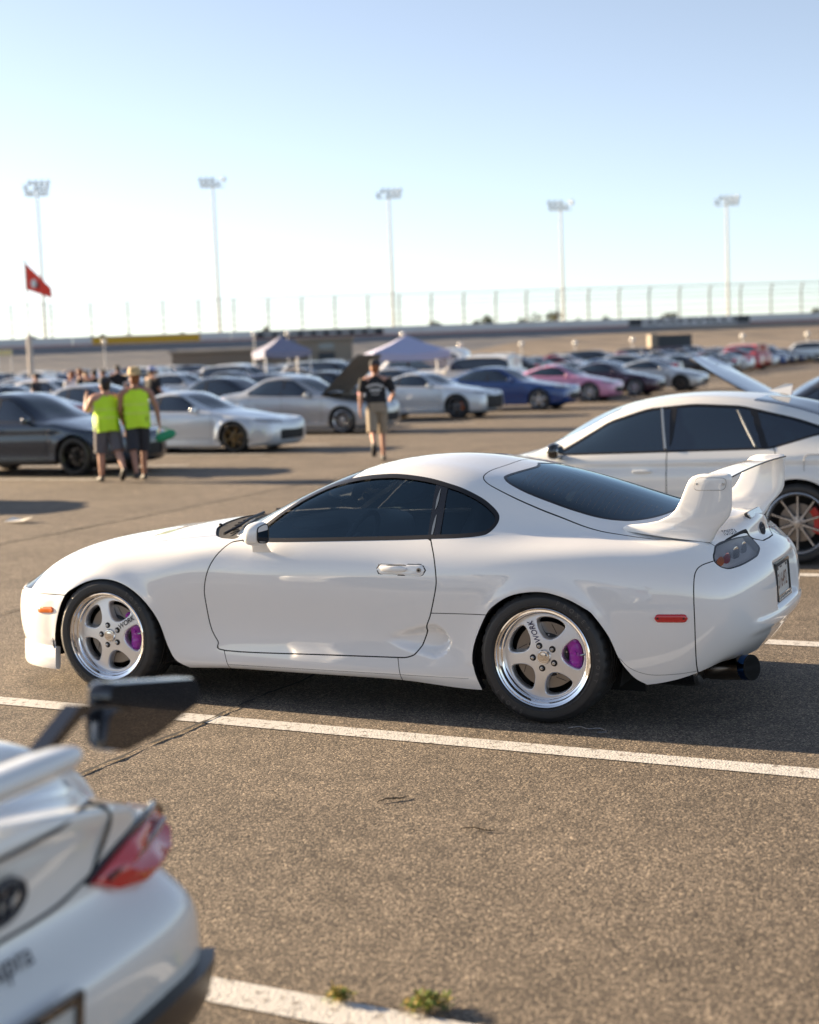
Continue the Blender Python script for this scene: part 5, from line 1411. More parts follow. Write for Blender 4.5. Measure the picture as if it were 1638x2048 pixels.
    # wheels
    for (x, yo, w, sp, tx, word, st) in ((0, .862, .25, 104, 32, 'TOYO', 'ink'), (2.55, .889, .28, 114, 114, 'PROXES', 'ink_navy')):
        a = hero_wheel('wheel', .325, .246, w, sp, tx, M[st]); a.parent = car; a.location = (x, -yo, .325)
        b = copy_tree(a, car); b.location = (x, yo, .325); b.rotation_euler = (0, 0, math.pi)
        for e in (a, b):
            am = 46 if word == 'TOYO' else 52
            tyre_letters(word, .285, .030, am, 7.6, -.0135).build('tyre_lettering', M['rubber_letter'], e, smooth=False)
            tyre_letters(word if word == 'TOYO' else 'SPORT', .285, .030, am+180, 7.6, -.0135).build('tyre_lettering', M['rubber_letter'], e, smooth=False)
            if word == 'PROXES': tyre_letters('SPORT', .285, .026, am-58, 6.6, -.0135).build('tyre_lettering', M['rubber_letter'], e, smooth=False)
    return car, sf, Pn, hatch_o, rb, dl, dr
def hero_details(car, sf, Pn, hatch_o, rb, dl, dr):
    P = M['white_paint']
    def near(x=None, y=None, z=None, ulim=(0, 99), vlim=(0, 99)):
        d = np.zeros(len(sf.V))
        if x is not None: d += (sf.V[:, 0]-x)**2
        if y is not None: d += (sf.V[:, 1]-y)**2
        if z is not None: d += (sf.V[:, 2]-z)**2
        d += 9*((sf.UV[:, 0] < ulim[0]) | (sf.UV[:, 0] > ulim[1]) | (sf.UV[:, 1] < vlim[0]) | (sf.UV[:, 1] > vlim[1]))
        i = int(np.argmin(d)); return sf.V[i], sf.N[i]
    # side marker lamps: capsules bowed with the panel
    def capsule(name, x0, x1, zc, h, proud, mat, s, ulim, screws=False, z1=None):
        n = 20; V = []; F = []
        m = 10
        for k in range(n+1):
            t = k/n; x = x0+(x1-x0)*t; zz = zc+((z1 or zc)-zc)*t
            e = min(t, 1-t)*(x1-x0); hh = h/2*math.sqrt(max(0, 1-max(0, 1-e/(h/2))**2)) if e < h/2 else h/2
            for q in range(m+1):
                a = math.pi*q/m; z = zz-hh*math.cos(a)
                p, nn = near(x=x, z=z, ulim=ulim, vlim=(0, 5))
                V.append((x+nn[0]*proud*math.sin(a)**.5, s*(p[1]+nn[1]*(proud*math.sin(a)**.5-.001)), z))
        for k in range(n):
            for q in range(m): F.append((k*(m+1)+q, k*(m+1)+q+1, (k+1)*(m+1)+q+1, (k+1)*(m+1)+q) if s > 0 else (k*(m+1)+q, (k+1)*(m+1)+q, (k+1)*(m+1)+q+1, k*(m+1)+q+1))
        o = mobj(name, V, F, mat, car, True, sharp=60)
        if screws:
            sc = MB()
            for x in (x0+.016, x1-.016):
                p, nn = near(x=x, z=zc, ulim=ulim, vlim=(0, 5)); sc.tube([(x, s*(p[1]+proud-.003), zc), (x, s*(p[1]+proud+.001), zc)], .005, 10)
            sc.build('screw', M['black_trim'], o)
        return o
    for s in (-1, 1):
        capsule('side_marker', 3.104, 3.254, .535, .039, .009, M['lens_red'], s, (15, 18), True)
        capsule('side_marker', -.487, -.358, .452, .036, .008, M['lens_amber'], s, (2, 5), z1=.460)
        # door handle
        base = capsule('handle_base', 1.681, 1.947, .738, .050, .003, P, s, (10, 13.5)); base.parent = (dl if s < 0 else dr)
        rim = capsule('handle_gap', 1.674, 1.954, .738, .062, .0014, M['gap'], s, (10, 13.5)); rim.parent = (dl if s < 0 else dr)
        g = MB(); n = 16
        pts = []
        for k in range(n+1):
            t = k/n; x = 1.700+.150*t; p, nn = near(x=x, z=.742, ulim=(10, 13.5), vlim=(2, 5)); pts.append((x, s*(p[1]+.006+.010*math.sin(math.pi*t)), .742))
        V = []; F = []; m = 12
        for k, pq in enumerate(pts):
            t = k/n; hh = .0155*(1-abs(2*t-1)**4)**.5+.001
            for q in range(m):
                a = 2*math.pi*q/m; V.append((pq[0], pq[1]+s*.006*math.cos(a), pq[2]+hh*math.sin(a)))
        for k in range(n):
            for q in range(m): F.append((k*m+q, k*m+(q+1) % m, (k+1)*m+(q+1) % m, (k+1)*m+q))
        g.add(V, F); g.build('handle', P, dl if s < 0 else dr)
        lk = MB(); p, nn = near(x=1.915, z=.738, ulim=(10, 13.5), vlim=(2, 5))
        lk.tube([(1.915, s*(p[1]+.001), .738), (1.915, s*(p[1]+.006), .738)], .012, 16); lk.tube([(1.915, s*(p[1]+.004), .738), (1.915, s*(p[1]+.0075), .738)], .006, 10, m=1)
        lk.build('lock', [M['steel'], M['gap']], dl if s < 0 else dr)
        # mirror
        mr = MB(); n, k = 28, 16; V = []; F = []
        f = lambda a, p: math.copysign(abs(a)**p, a)
        c = (1.035, .955, .918)
        for j in range(k+1):
            b = -math.pi/2+math.pi*j/k
            for i in range(n):
                a = 2*math.pi*i/n
                x, y, z = f(math.cos(b), .6)*f(math.cos(a), .75), f(math.cos(b), .6)*f(math.sin(a), .6), f(math.sin(b), .75)
                x = x*.052 if x < 0 else x*.052
                V.append((c[0]+min(x, .040)+.02*z*.3, s*(c[1]+.070*y), c[2]+.060*z*(1-.10*y)))
        for j in range(k):
            for i in range(n): F.append((j*n+i, j*n+(i+1) % n, (j+1)*n+(i+1) % n, (j+1)*n+i))
        mr.add(V, F)
        mo = mr.build('door_mirror', P, car, sharp=60)
        st = MB(); V = []; F = []; n = 16
        prof = [((1.00, .835, .800), .060, .034), ((1.01, .865, .822), .052, .034), ((1.02, .900, .850), .046, .036), ((1.03, .935, .885), .046, .040)]
        for (cx_, cy_, cz_), a_, b_ in prof:
            for i in range(n):
                t = 2*math.pi*i/n; V.append((cx_+a_*math.cos(t), s*(cy_+b_*math.sin(t)*.75), cz_+b_*math.sin(t)*.6-.3*a_*math.cos(t)*0))
        for j in range(3):
            for i in range(n): F.append((j*n+i, j*n+(i+1) % n, (j+1)*n+(i+1) % n, (j+1)*n+i))
        st.add(V, F); st.build('mirror_foot', P, mo)
        gl = MB(); V = [(c[0]+.0415, s*(c[1]+.057*f(math.cos(t), .5)), c[2]+.046*f(math.sin(t), .5)*(1-.12*f(math.cos(t), .5))) for t in np.linspace(0, 2*math.pi, 32, endpoint=False)]
        gl.add(V, [tuple(range(32))]); gl.build('mirror_glass', M['mirror_glass'], mo)
        gs = MB(); gs.tube(V+[V[0], V[1]], .004, 6); gs.build('mirror_seal', M['black_trim'], mo)
    # front lip
    n = 70; us = np.linspace(0, 4.16, n); top = net_eval(Pn, us, np.array([1.15]))[:, 0]; top[0, 1] = 0
    out = np.stack([np.gradient(top[:, 1]), -np.gradient(top[:, 0]), 0*us], 1); out /= np.linalg.norm(out, axis=1, keepdims=True)+1e-9; out *= np.array([1, 1, 1])
    out = -out if (out[-1, 1] < 0) else out
    prof = [(-.012, .247), (.006, .249), (.016, .240), (.024, .135), (.018, .118), (-.006, .115), (-.016, .14), (-.02, .24)]
    V = []; F = []; k = len(prof)
    for i in range(n):
        for (o, z) in prof:
            fall = .0+.016*sstep(us[i], 0, 3.0)*(1 if z < .2 else 0)
            V.append((top[i, 0]+out[i, 0]*o, top[i, 1]+out[i, 1]*o, z-fall*.6+(.012 if z < .2 else 0)))
    for i in range(n-1):
        for q in range(k): F.append((i*k+q, i*k+(q+1) % k, (i+1)*k+(q+1) % k, (i+1)*k+q))
    F.append(tuple(range((n-1)*k, n*k)))
    V = np.array(V); V[:k, 1] = 0
    V2, _, F2 = both(V, None, F); mobj('front_lip', V2, F2, P, car, True, sharp=45)
    # ------------- spoiler: two swept pillars, a wing between them
    sp = empty('spoiler', (0, 0, 0), 0, car)
    levels = [  # z, x front, x rear, y centre, half thickness
        (0.868, 2.9, 3.325, 0.6255, 0.0425), (0.882, 2.885, 3.335, 0.6295, 0.0425), (0.897, 2.905, 3.343, 0.6341, 0.0399), (0.915, 2.95, 3.352, 0.6383, 0.0357), (0.935, 3.01, 3.366, 0.6424, 0.0306), (0.96, 3.075, 3.39, 0.6501, 0.0229),
        (0.99, 3.125, 3.415, 0.6543, 0.0207), (1.02, 3.158, 3.427, 0.6568, 0.0192), (1.06, 3.183, 3.43, 0.6595, 0.0185), (1.1, 3.2, 3.431, 0.6615, 0.0185), (1.14, 3.217, 3.432, 0.6628, 0.0192), (1.165, 3.23, 3.432, 0.664, 0.02), (1.18, 3.246, 3.431, 0.6638, 0.0192), (1.19, 3.272, 3.426, 0.6622, 0.0148), (1.194, 3.3, 3.41, 0.6591, 0.0059)]
    m = 40
    for s in (-1, 1):
        V = []; F = []
        for (z, xf, xr, yc, ht) in levels:
            L = xr-xf
            for i in range(m):
                t = 2*math.pi*i/m; cx_ = math.cos(t)
                a = .5*(1-cx_)        # 0 front, 1 rear
                th = ht*abs(math.sin(t))**.55*(.5+.5*min(1, a*2.4)) if a < .5 else ht*abs(math.sin(t))**.35
                rise = .047*(1-a)*min(1, max(0, (1.0-z)/.1))*min(1, max(0, (3.2-xf)/.3))
                V.append((xf+L*a, s*(yc-.012*(1-a)*(z < .95)+math.copysign(th, math.sin(t))), z+rise))
        for j in range(len(levels)-1):
            for i in range(m): F.append((j*m+i, j*m+(i+1) % m, (j+1)*m+(i+1) % m, (j+1)*m+i))
        F.append(tuple((len(levels)-1)*m+i for i in range(m)))
        mobj('spoiler_pillar', V, F, P, sp, True, sharp=70)
        # oval access panel with two screws
        rp = round_poly([(3.252, 1.118), (3.405, 1.118), (3.412, 1.175), (3.268, 1.178)], .025, 6)
        tb = MB(); yo = .6835
        tb.tube([(x, s*yo, z) for x, z in list(rp)+[rp[0]]], .0011, 4, caps=False); tb.build('access_panel', M['seam'], sp)
        scw = MB()
        for x in (3.262+.01, 3.395): scw.tube([(x, s*.681, 1.147), (x, s*.6855, 1.147)], .0055, 10)
        scw.build('screw', M['steel'], sp)
    af = []
    for t in np.linspace(0, 2*math.pi, 32, endpoint=False):
        a = .5*(1-math.cos(t)); th = .016*abs(math.sin(t))**.7*(1.2-.75*a)
        af.append((3.250+.186*a, 1.160+.020*a*a+math.copysign(th, math.sin(t))*(1 if math.sin(t) < 0 else .75)))
    ys = np.linspace(-.655, .655, 33); V = []; F = []; k = len(af)
    for y in ys:
        for (x, z) in af: V.append((x+.012*(abs(y)/.655)**4*0, y, z+.010*(1-(y/.655)**2)))
    for i in range(len(ys)-1):
        for q in range(k): F.append((i*k+q, i*k+(q+1) % k, (i+1)*k+(q+1) % k, (i+1)*k+q))
    mobj('wing', V, F, P, sp, True, sharp=60)
    ge = MB(); ge.tube([(3.437, y, 1.181+.010*(1-(y/.655)**2)) for y in ys], .004, 6); ge.build('wing_edge', M['black_trim'], sp)
    # third brake light
    nn = np.array([.86, 0, .50]); nn /= np.linalg.norm(nn); ey = np.array([0, 1.0, 0]); ez = np.cross(nn, ey)
    if ez[2] < 0: ez = -ez
    pc, _ = near(y=0, z=.938, ulim=(20, 99), vlim=(7.0, 9)); pc = pc+nn*.012
    def plate_shape(a, b, dep, r):
        q = round_poly([(-a, -b), (a, -b), (a, b), (-a, b)], r, 5); k = len(q); V = []
        for y, z in q:
            V.append(np.array([3.408-.8*y*y, y, .940])+ez*z+nn*(dep+.006))
        return V+[v_-nn*.014 for v_ in V], [tuple(range(k))]+[(i, k+i, k+(i+1) % k, (i+1) % k) for i in range(k)]
    tb = MB(); tb.add(*plate_shape(.142, .0195, -.003, .012)); tb.build('lamp_seal', M['black_trim'], hatch_o, sharp=30)
    tb = MB(); tb.add(*plate_shape(.138, .0165, .004, .011)); tb.build('third_brake_light', M['silver_reflector'], hatch_o, sharp=30)
    # badges
    p0, n0 = near(y=.505, z=.870, ulim=(17.5, 20), vlim=(5.8, 8)); p1, n1 = near(y=.385, z=.867, ulim=(17.5, 20.5), vlim=(5.8, 8))
    p0 = p0*np.array([1, -1, 1]); p1 = p1*np.array([1, -1, 1]); nn = (n0+n1)*np.array([1, -1, 1]); nn /= np.linalg.norm(nn)
    ex = p1-p0; ex /= np.linalg.norm(ex); ey = np.array([-.62, .14, .78]); ey -= ex*(ex@ey); ey /= np.linalg.norm(ey)
    TV, TF = text_geo('TOYOTA', .042, 0, .012)
    mb = MB(); c = (p0+p1)/2+np.cross(ex, ey)*.016+ey*.018; mb.add([c+ex*w[0]*.78+ey*w[1] for w in TV], TF); mb.build('badge_lettering', M['ink'], hatch_o, smooth=False)
    p, nn = near(y=0, z=.862, ulim=(19.5, 99), vlim=(5.5, 8))
    ez = nn; ex = np.array([0, 1.0, 0]); ey = np.cross(ez, ex); c = p+nn*.005
    mb = MB()
    def oval(a, b, oy, r=.0032): mb.tube([c+ex*a*math.cos(t)+ey*(b*math.sin(t)+oy) for t in np.linspace(0, 2*math.pi, 37)], r, 6, caps=False)
    oval(.045, .031, 0, .0042); oval(.012, .030, 0); oval(.031, .012, .015)
    mb.build('emblem', M['ink'], hatch_o)
    # licence plate
    pl = empty('licence_plate', (3.532, 0, .610), 0, rb); pl.rotation_euler = (0, R(-4), 0)
    a = MB(); a.box((0, 0, 0), (.004, .305, .152)); a.build('plate_panel', M['plate'], pl, smooth=False)
    fr = MB()
    for c, s_ in (((.004, 0, .083), (.012, .335, .018)), ((.004, 0, -.086), (.012, .335, .030)), ((.004, .160, 0), (.012, .014, .17)), ((.004, -.160, 0), (.012, .014, .17))): fr.box(c, s_)
    fr.build('plate_frame', M['gloss_black'], pl, smooth=False)
    def plate_text(s, size, yc, zc, mat, nm, sx=1.0, x=.0026):
        TV, TF = text_geo(s, size, 0, .01); mb = MB(); mb.add([(x, yc+w[0]*sx, zc+w[1]) for w in TV], TF); mb.build(nm, mat, pl, smooth=False)
    plate_text('316492', .105, 0, -.008, M['plate_ink'], 'plate_number', .72)
    tp_ = MB(); tp_.box((.0024, -.105, .060), (.001, .045, .016)); tp_.box((.0024, .115, .060), (.001, .03, .012)); tp_.box((.0024, -.02, .062), (.001, .05, .008)); tp_.build('plate_emblem', M['ink'], pl, smooth=False)
    fb_ = MB(); fb_.box((.0105, 0, -.086), (.001, .30, .018)); fb_.build('frame_strip', M['plate'], pl, smooth=False)
    fs_ = MB()
    for k in range(11): fs_.box((.0113, -.13+.026*k, -.086+.002*(k % 3)), (.001, .012+.004*(k % 2), .010)); 
    fs_.build('frame_lettering', M['ink'], pl, smooth=False)
    # ------------- exhaust
    ex_ = empty('exhaust', (0, 0, 0), 0, car)
    y0 = -.44
    mu = MB(); mu.tube([(2.72, y0+.03, .215), (2.76, y0+.03, .215), (3.16, y0, .213), (3.20, y0, .213)], [.03, .088, .088, .082], 32); mu.build('muffler', M['gloss_black'], ex_)
    rg = MB(); rg.tube([(3.196, y0, .213), (3.215, y0, .213), (3.225, y0, .214)], [.083, .080, .060], 32); rg.build('muffler_ring', M['steel'], ex_)
    tp = MB(); d = np.array([.90, -.42, .13]); d /= np.linalg.norm(d); b = np.array([3.195, y0+.11, .198])
    prof = [(0, .054), (.05, .054), (.06, .059), (.26, .062), (.262, .062)]
    tp.tube([b+d*t for t, r in prof], [r for t, r in prof], 36, caps=False)
    tp.build('tail_pipe', M['titanium'], ex_)
    bl = MB(); prof = [(.262, .0625), (.285, .063), (.300, .063)]
    bl.tube([b+d*t for t, r in prof], [r for t, r in prof], 36, caps=False); bl.build('blued_band', M['blue_ti'], ex_)
    tip = MB(); prof = [(.300, .063), (.307, .062), (.307, .059), (.299, .058), (.298, .0001)]
    tip.tube([b+d*t for t, r in prof], [r for t, r in prof], 36, caps=False); tip.build('pipe_mouth', M['underbody'], ex_)
    bd = MB()
    for k in range(5): bd.tube([b+d*(-.02+.008*k), b+d*(-.015+.008*k)], [.0535, .0535], 30)
    bd.build('weld_beads', M['titanium'], ex_)
    # ------------- cabin
    it = empty('cabin', (0, 0, 0), 0, car)
    fl = MB(); fl.box((1.6, 0, .27), (2.2, 1.45, .04)); fl.box((1.62, 0, .42), (1.1, .24, .30)); fl.build('floor', M['interior'], it, smooth=False)
    ds = MB(); ds.ellipsoid((.98, 0, .78), (.30, .74, .13), 32, 12, .55); ds.build('dashboard', M['interior'], it)
    bn = MB(); bn.ellipsoid((1.10, -.36, .89), (.13, .19, .05), 20, 10, .7); bn.build('instrument_hood', M['interior'], it)
    sw = MB(); cst = np.array([1.33, -.36, .80]); a1 = np.array([0, 1.0, 0]); a2 = np.array([.42, 0, .91])
    sw.tube([cst+.185*(math.cos(t)*a1+math.sin(t)*a2) for t in np.linspace(0, 2*math.pi, 41)], .016, 10, caps=False)
    for t in (R(0), R(180), R(270)): sw.tube([cst, cst+.18*(math.cos(t)*a1+math.sin(t)*a2)], .014, 6)
    sw.ellipsoid(cst, (.04, .06, .06), 12, 8); sw.build('steering_wheel', M['seat'], it)
    for y in (-.37, .37):
        st = MB(); st.ellipsoid((1.66, y, .42), (.30, .25, .12), 20, 10, .6)
        V = []; F = []; n = 20
        for (x, z, w, t) in ((1.87, .42, .25, .09), (1.93, .60, .255, .085), (2.00, .78, .235, .07), (2.045, .90, .18, .055), (2.07, .97, .13, .05), (2.085, 1.03, .125, .05), (2.095, 1.06, .08, .03)):
            for i in range(n):
                a = 2*math.pi*i/n; V.append((x+t*math.copysign(abs(math.cos(a))**.7, math.cos(a)), y+w*math.copysign(abs(math.sin(a))**.6, math.sin(a)), z))
        for j in range(6):
            for i in range(n): F.append((j*n+i, j*n+(i+1) % n, (j+1)*n+(i+1) % n, (j+1)*n+i))
        F.append(tuple(6*n+i for i in range(n))); st.add(V, F); st.build('seat', M['seat'], it)
    rs = MB(); rs.box((2.75, 0, .78), (1.0, 1.2, .03)); rs.ellipsoid((2.33, 0, .62), (.16, .55, .22), 20, 8, .6); rs.build('rear_shelf', M['interior'], it)
    rv = MB(); rv.ellipsoid((1.30, 0, 1.10), (.02, .12, .035), 16, 8, .7); rv.build('rear_view_mirror', M['gloss_black'], it)
    # wiper and cowl ribs
    wp = MB(); pts = [net_eval(Pn, np.array([a]), np.array([b]))[0, 0]+np.array([0, 0, .014]) for a, b in ((7.75, 6.9), (8.05, 7.5), (8.1, 8.1), (8.12, 8.8))]
    wp.tube([q*np.array([1, -1, 1]) for q in pts], .008, 6); wp.tube([q for q in pts], .008, 6); wp.build('wiper', M['black_trim'], car)
    rb_ = MB()
    for k in range(15):
        y = -.60+1.2*k/14
        q1, _n1 = near(x=.48+.22*(abs(y)/.65)**2, y=abs(y), ulim=(6, 9.5), vlim=(6.0, 9)); q2, _n2 = near(x=.55+.2*(abs(y)/.65)**2, y=abs(y), ulim=(6, 9.5), vlim=(6.0, 9))
        rb_.tube([(q1[0], y, q1[2]-.003), (q2[0], y, q2[2]-.003)], .004, 5)
    rb_.build('cowl_ribs', M['black_trim'], car)
    wj = MB()
    for y in (-.324, .324): wj.ellipsoid((.436, y, .890), (.014, .009, .008), 10, 6)
    wj.build('washer_jet', M['black_trim'], car)

hero, _sf, _Pn, _hatch, _rb, _dl, _dr = build_hero()
hero_details(hero, _sf, _Pn, _hatch, _rb, _dl, _dr)
# ------------------------------------------------------------------ the row of cars across the aisle (noses towards the right)
FACE_R = math.pi-TH; FACE_L = -TH
def row1(kind, p, paint, y_near, label, **k):
    r = build_car(kind, p, paint, lot(k.pop('x', -11.0), y_near+p['W']-.03), FACE_R, label, group=None, **k)
    return r
row1('dark_sedan', sp('sedan', WB=2.70, Rw=.33, crease=(.70, 0), sideskirt=True), PAINT['charcoal'], 13.52, 'dark blue-grey four-door sedan with black multi-spoke wheels, left of the people in vests', wheel=('twin', 'alloy_black'), nu=7, nv=5, x=-10.94)
row1('drift_coupe', sp('coupe', flare=.05, zb=.12, Rw=.315, arch=1.08), PAINT['ice'], 18.85, 'lowered white coupe with bronze wheels and black front intakes behind the people in vests', wheel=('six', 'alloy_bronze'), nu=7, nv=5, x=-10.95)
row1('hood_up_sedan', sp('sedan', hood_up=52, zb=.15), PAINT['silver'], 25.2, 'silver four-door sedan with its hood raised and bright mesh wheels', wheel=('mesh', 'alloy_silver', 'chrome'), nu=6, nv=4, x=-11.7)
row1('tt', SPECS['tt'], PAINT['ice'], 31.9, 'white rounded coupe with large black grille and dark wheels, right of the man in black', wheel=('five', 'alloy_dark'), nu=6, nv=4, caliper=M['lens_amber'], x=-11.46)
row1('blue_coupe', sp('sedan', cl=[(-.93, .60), (-.72, .70), (0, .85), (.62, .95), (1.35, 1.34), (1.80, 1.39), (2.25, 1.35), (3.05, 1.07), (3.35, 1.05), (3.72, 1.03)], dlo=[(.78, .90), (1.42, 1.27), (1.80, 1.31), (2.25, 1.28), (2.78, 1.06), (2.66, .97), (1.8, .92)]), PAINT['blue'], 36.6, 'deep blue sedan with silver five-spoke wheels beside a pink coupe', wheel=('five', 'alloy_silver'), nu=5, nv=4, x=-10.67)
row1('fastback', SPECS['fastback'], PAINT['pink'], 42.7, 'pink sports coupe with silver wheels parked in the row', wheel=('six', 'alloy_silver'), nu=5, nv=4, x=-10.97)
row1('fastback', SPECS['fastback'], PAINT['purple'], 47.3, 'dark plum sports coupe with bright deep-dish wheels next to the pink one', wheel=('seven', 'alloy_silver'), nu=5, nv=4, x=-10.67)
row1('fastback', SPECS['fastback'], PAINT['silver'], 51.9, 'silver sports coupe with dark wheels at the right end of the nearest row', wheel=('five', 'alloy_black'), nu=5, nv=4, x=-10.1)

# ------------------------------------------------------------------ the white hatchback behind the spoiler, and its neighbours
CIV = dict(FO=.93, RO=.92, WB=2.735, W=.90, yr=.585, zn=.70, belt=(.885, .935), Rw=.335, zb=.17, xs=(.42, 1.22, 2.40, 3.25), rimf=.76, arch=1.10,
    cl=[(-.93, .62), (-.72, .72), (0, .86), (.42, .955), (1.22, 1.345), (1.75, 1.412), (2.15, 1.405), (2.60, 1.33), (3.00, 1.20), (3.28, 1.09), (3.655, 1.03)],
    dlo=[(.62, .905), (1.10, 1.19), (1.45, 1.295), (1.85, 1.325), (2.25, 1.30), (2.70, 1.19), (3.04, 1.075), (2.88, 1.045), (2.52, .942), (1.6, .925)], dlo_r=.06,
    pillars=[(1.70, -.10), (2.46, -.42)], pillw=.028, doors=[(.48, .3), (1.66, 0), (2.62, -.55)], handles=[1.45, 2.36], crease=(.80, 0), sideskirt=True, rw=(2.30, 3.22), mir=(.70, .96, .955))
def civic_extra(root, p, res):
    W = p['W']
    for s in (-1, 1):
        # bright strips on the door pillars, fuel flap
        for (x0, z0, x1, z1) in ((1.64, .955, 1.57, 1.29), (2.40, .97, 2.22, 1.26)):
            t = MB(); y0 = W*.925; y1 = W*.70
            t.tube([(x0, s*y0, z0), ((x0+x1)/2, s*(y0*.5+y1*.5+.012), (z0+z1)/2), (x1, s*(y1+.012), z1)], .012, 6); t.build('pillar_trim', M['gold_trim'], root)
    f = MB(); rp = round_poly([(2.80, .74), (3.02, .74), (3.03, .90), (2.80, .90)], .05, 5)
    f.tube([(x, -(W*.995-.06*max(0, x-2.85)-.14*max(0, z-.82)), z) for x, z in list(rp)+[rp[0]]], .0025, 4, caps=False); f.build('fuel_flap', M['seam'], root)
    fn = MB(); fn.add([(2.35, 0, 1.40), (2.55, .035, 1.36), (2.55, -.035, 1.36), (2.56, 0, 1.455), (2.50, 0, 1.46)], [(0, 1, 3, 4), (0, 4, 3, 2), (1, 2, 3), (0, 2, 1)]); fn.build('aerial_fin', M['white_paint'], root, smooth=False)
    it = MB()
    for y in (-.36, .36):
        it.ellipsoid((1.55, y, .80), (.10, .22, .30), 16, 8, .7); it.ellipsoid((1.62, y, 1.16), (.05, .12, .09), 12, 8, .8)
    it.build('front_seats', M['seat'], root)
civ = build_car('civic', CIV, M['pearl_paint'], lot(.02, 5.68), FACE_L, 'white five-door hatchback with black mirrors and ten-spoke grey wheels behind the rear spoiler', nu=9, nv=8, wheel=('ten', 'alloy_silver', 'alloy_silver'), hi=True, mirror_mat=M['gloss_black'], caliper=M['red_caliper'], extras=civic_extra)
build_car('white_hood_sedan', sp('sedan', hood_up=40), PAINT['black'], lot(.35, 14.0), FACE_L, 'black sedan with its pale hood raised, beyond the white hatchback', nu=6, nv=4, wheel=('five', 'alloy_silver'))
for ch in list(COL.objects):
    if ch.parent is not None and ch.name.startswith('hood') and ch.parent.get('label', '').startswith('black sedan with its pale'):
        if ch.data.materials[0] == PAINT['black']: ch.data.materials[0] = PAINT['ice']; ch['label'] = 'pale silver raised hood'
build_car('navy_coupe', SPECS['coupe'], PAINT['navy'], lot(1.1, 19.4), FACE_L, 'dark navy coupe at the right edge, beyond the raised pale hood', nu=5, nv=4, wheel=('five', 'alloy_dark'))
# ------------------------------------------------------------------ the white car cropped at the lower left
A90 = dict(FO=.98, RO=.955, WB=2.47, W=.925, yr=.56, zn=.66, belt=(.86, .81), Rw=.34, zb=.17, xs=(.45, 1.15, 1.85, 2.75),
    cl=[(-.98, .60), (-.70, .72), (0, .86), (.45, .95), (1.15, 1.24), (1.55, 1.285), (1.85, 1.265), (2.4, 1.11), (2.75, .99), (3.05, .93), (3.425, .945)],
    dlo=[(.62, .90), (1.18, 1.17), (1.50, 1.21), (1.85, 1.185), (2.30, .98), (2.15, .90), (1.5, .90)], pillars=[], doors=[(.45, .3), (1.80, -.2)], flare=.03,
    tail=[(.15, .20), (.08, .25), (.02, .34), (0, .46), (.0, .56), (.085, .635), (.10, .72), (.085, .80), (.05, .885), (.14, .915)], tail_f=(1.02, 1.05, 1.045, 1.01, .97, .95, .93, .86, .5, 0),
    plan=((.95, .30, .62), (.855, .085, .62), (.46, .015, .6), (0, 0, 0)), pinch=.10, tl=(9, 9.1, 9, 9.1), rw=(1.9, 2.62), arch=1.08)
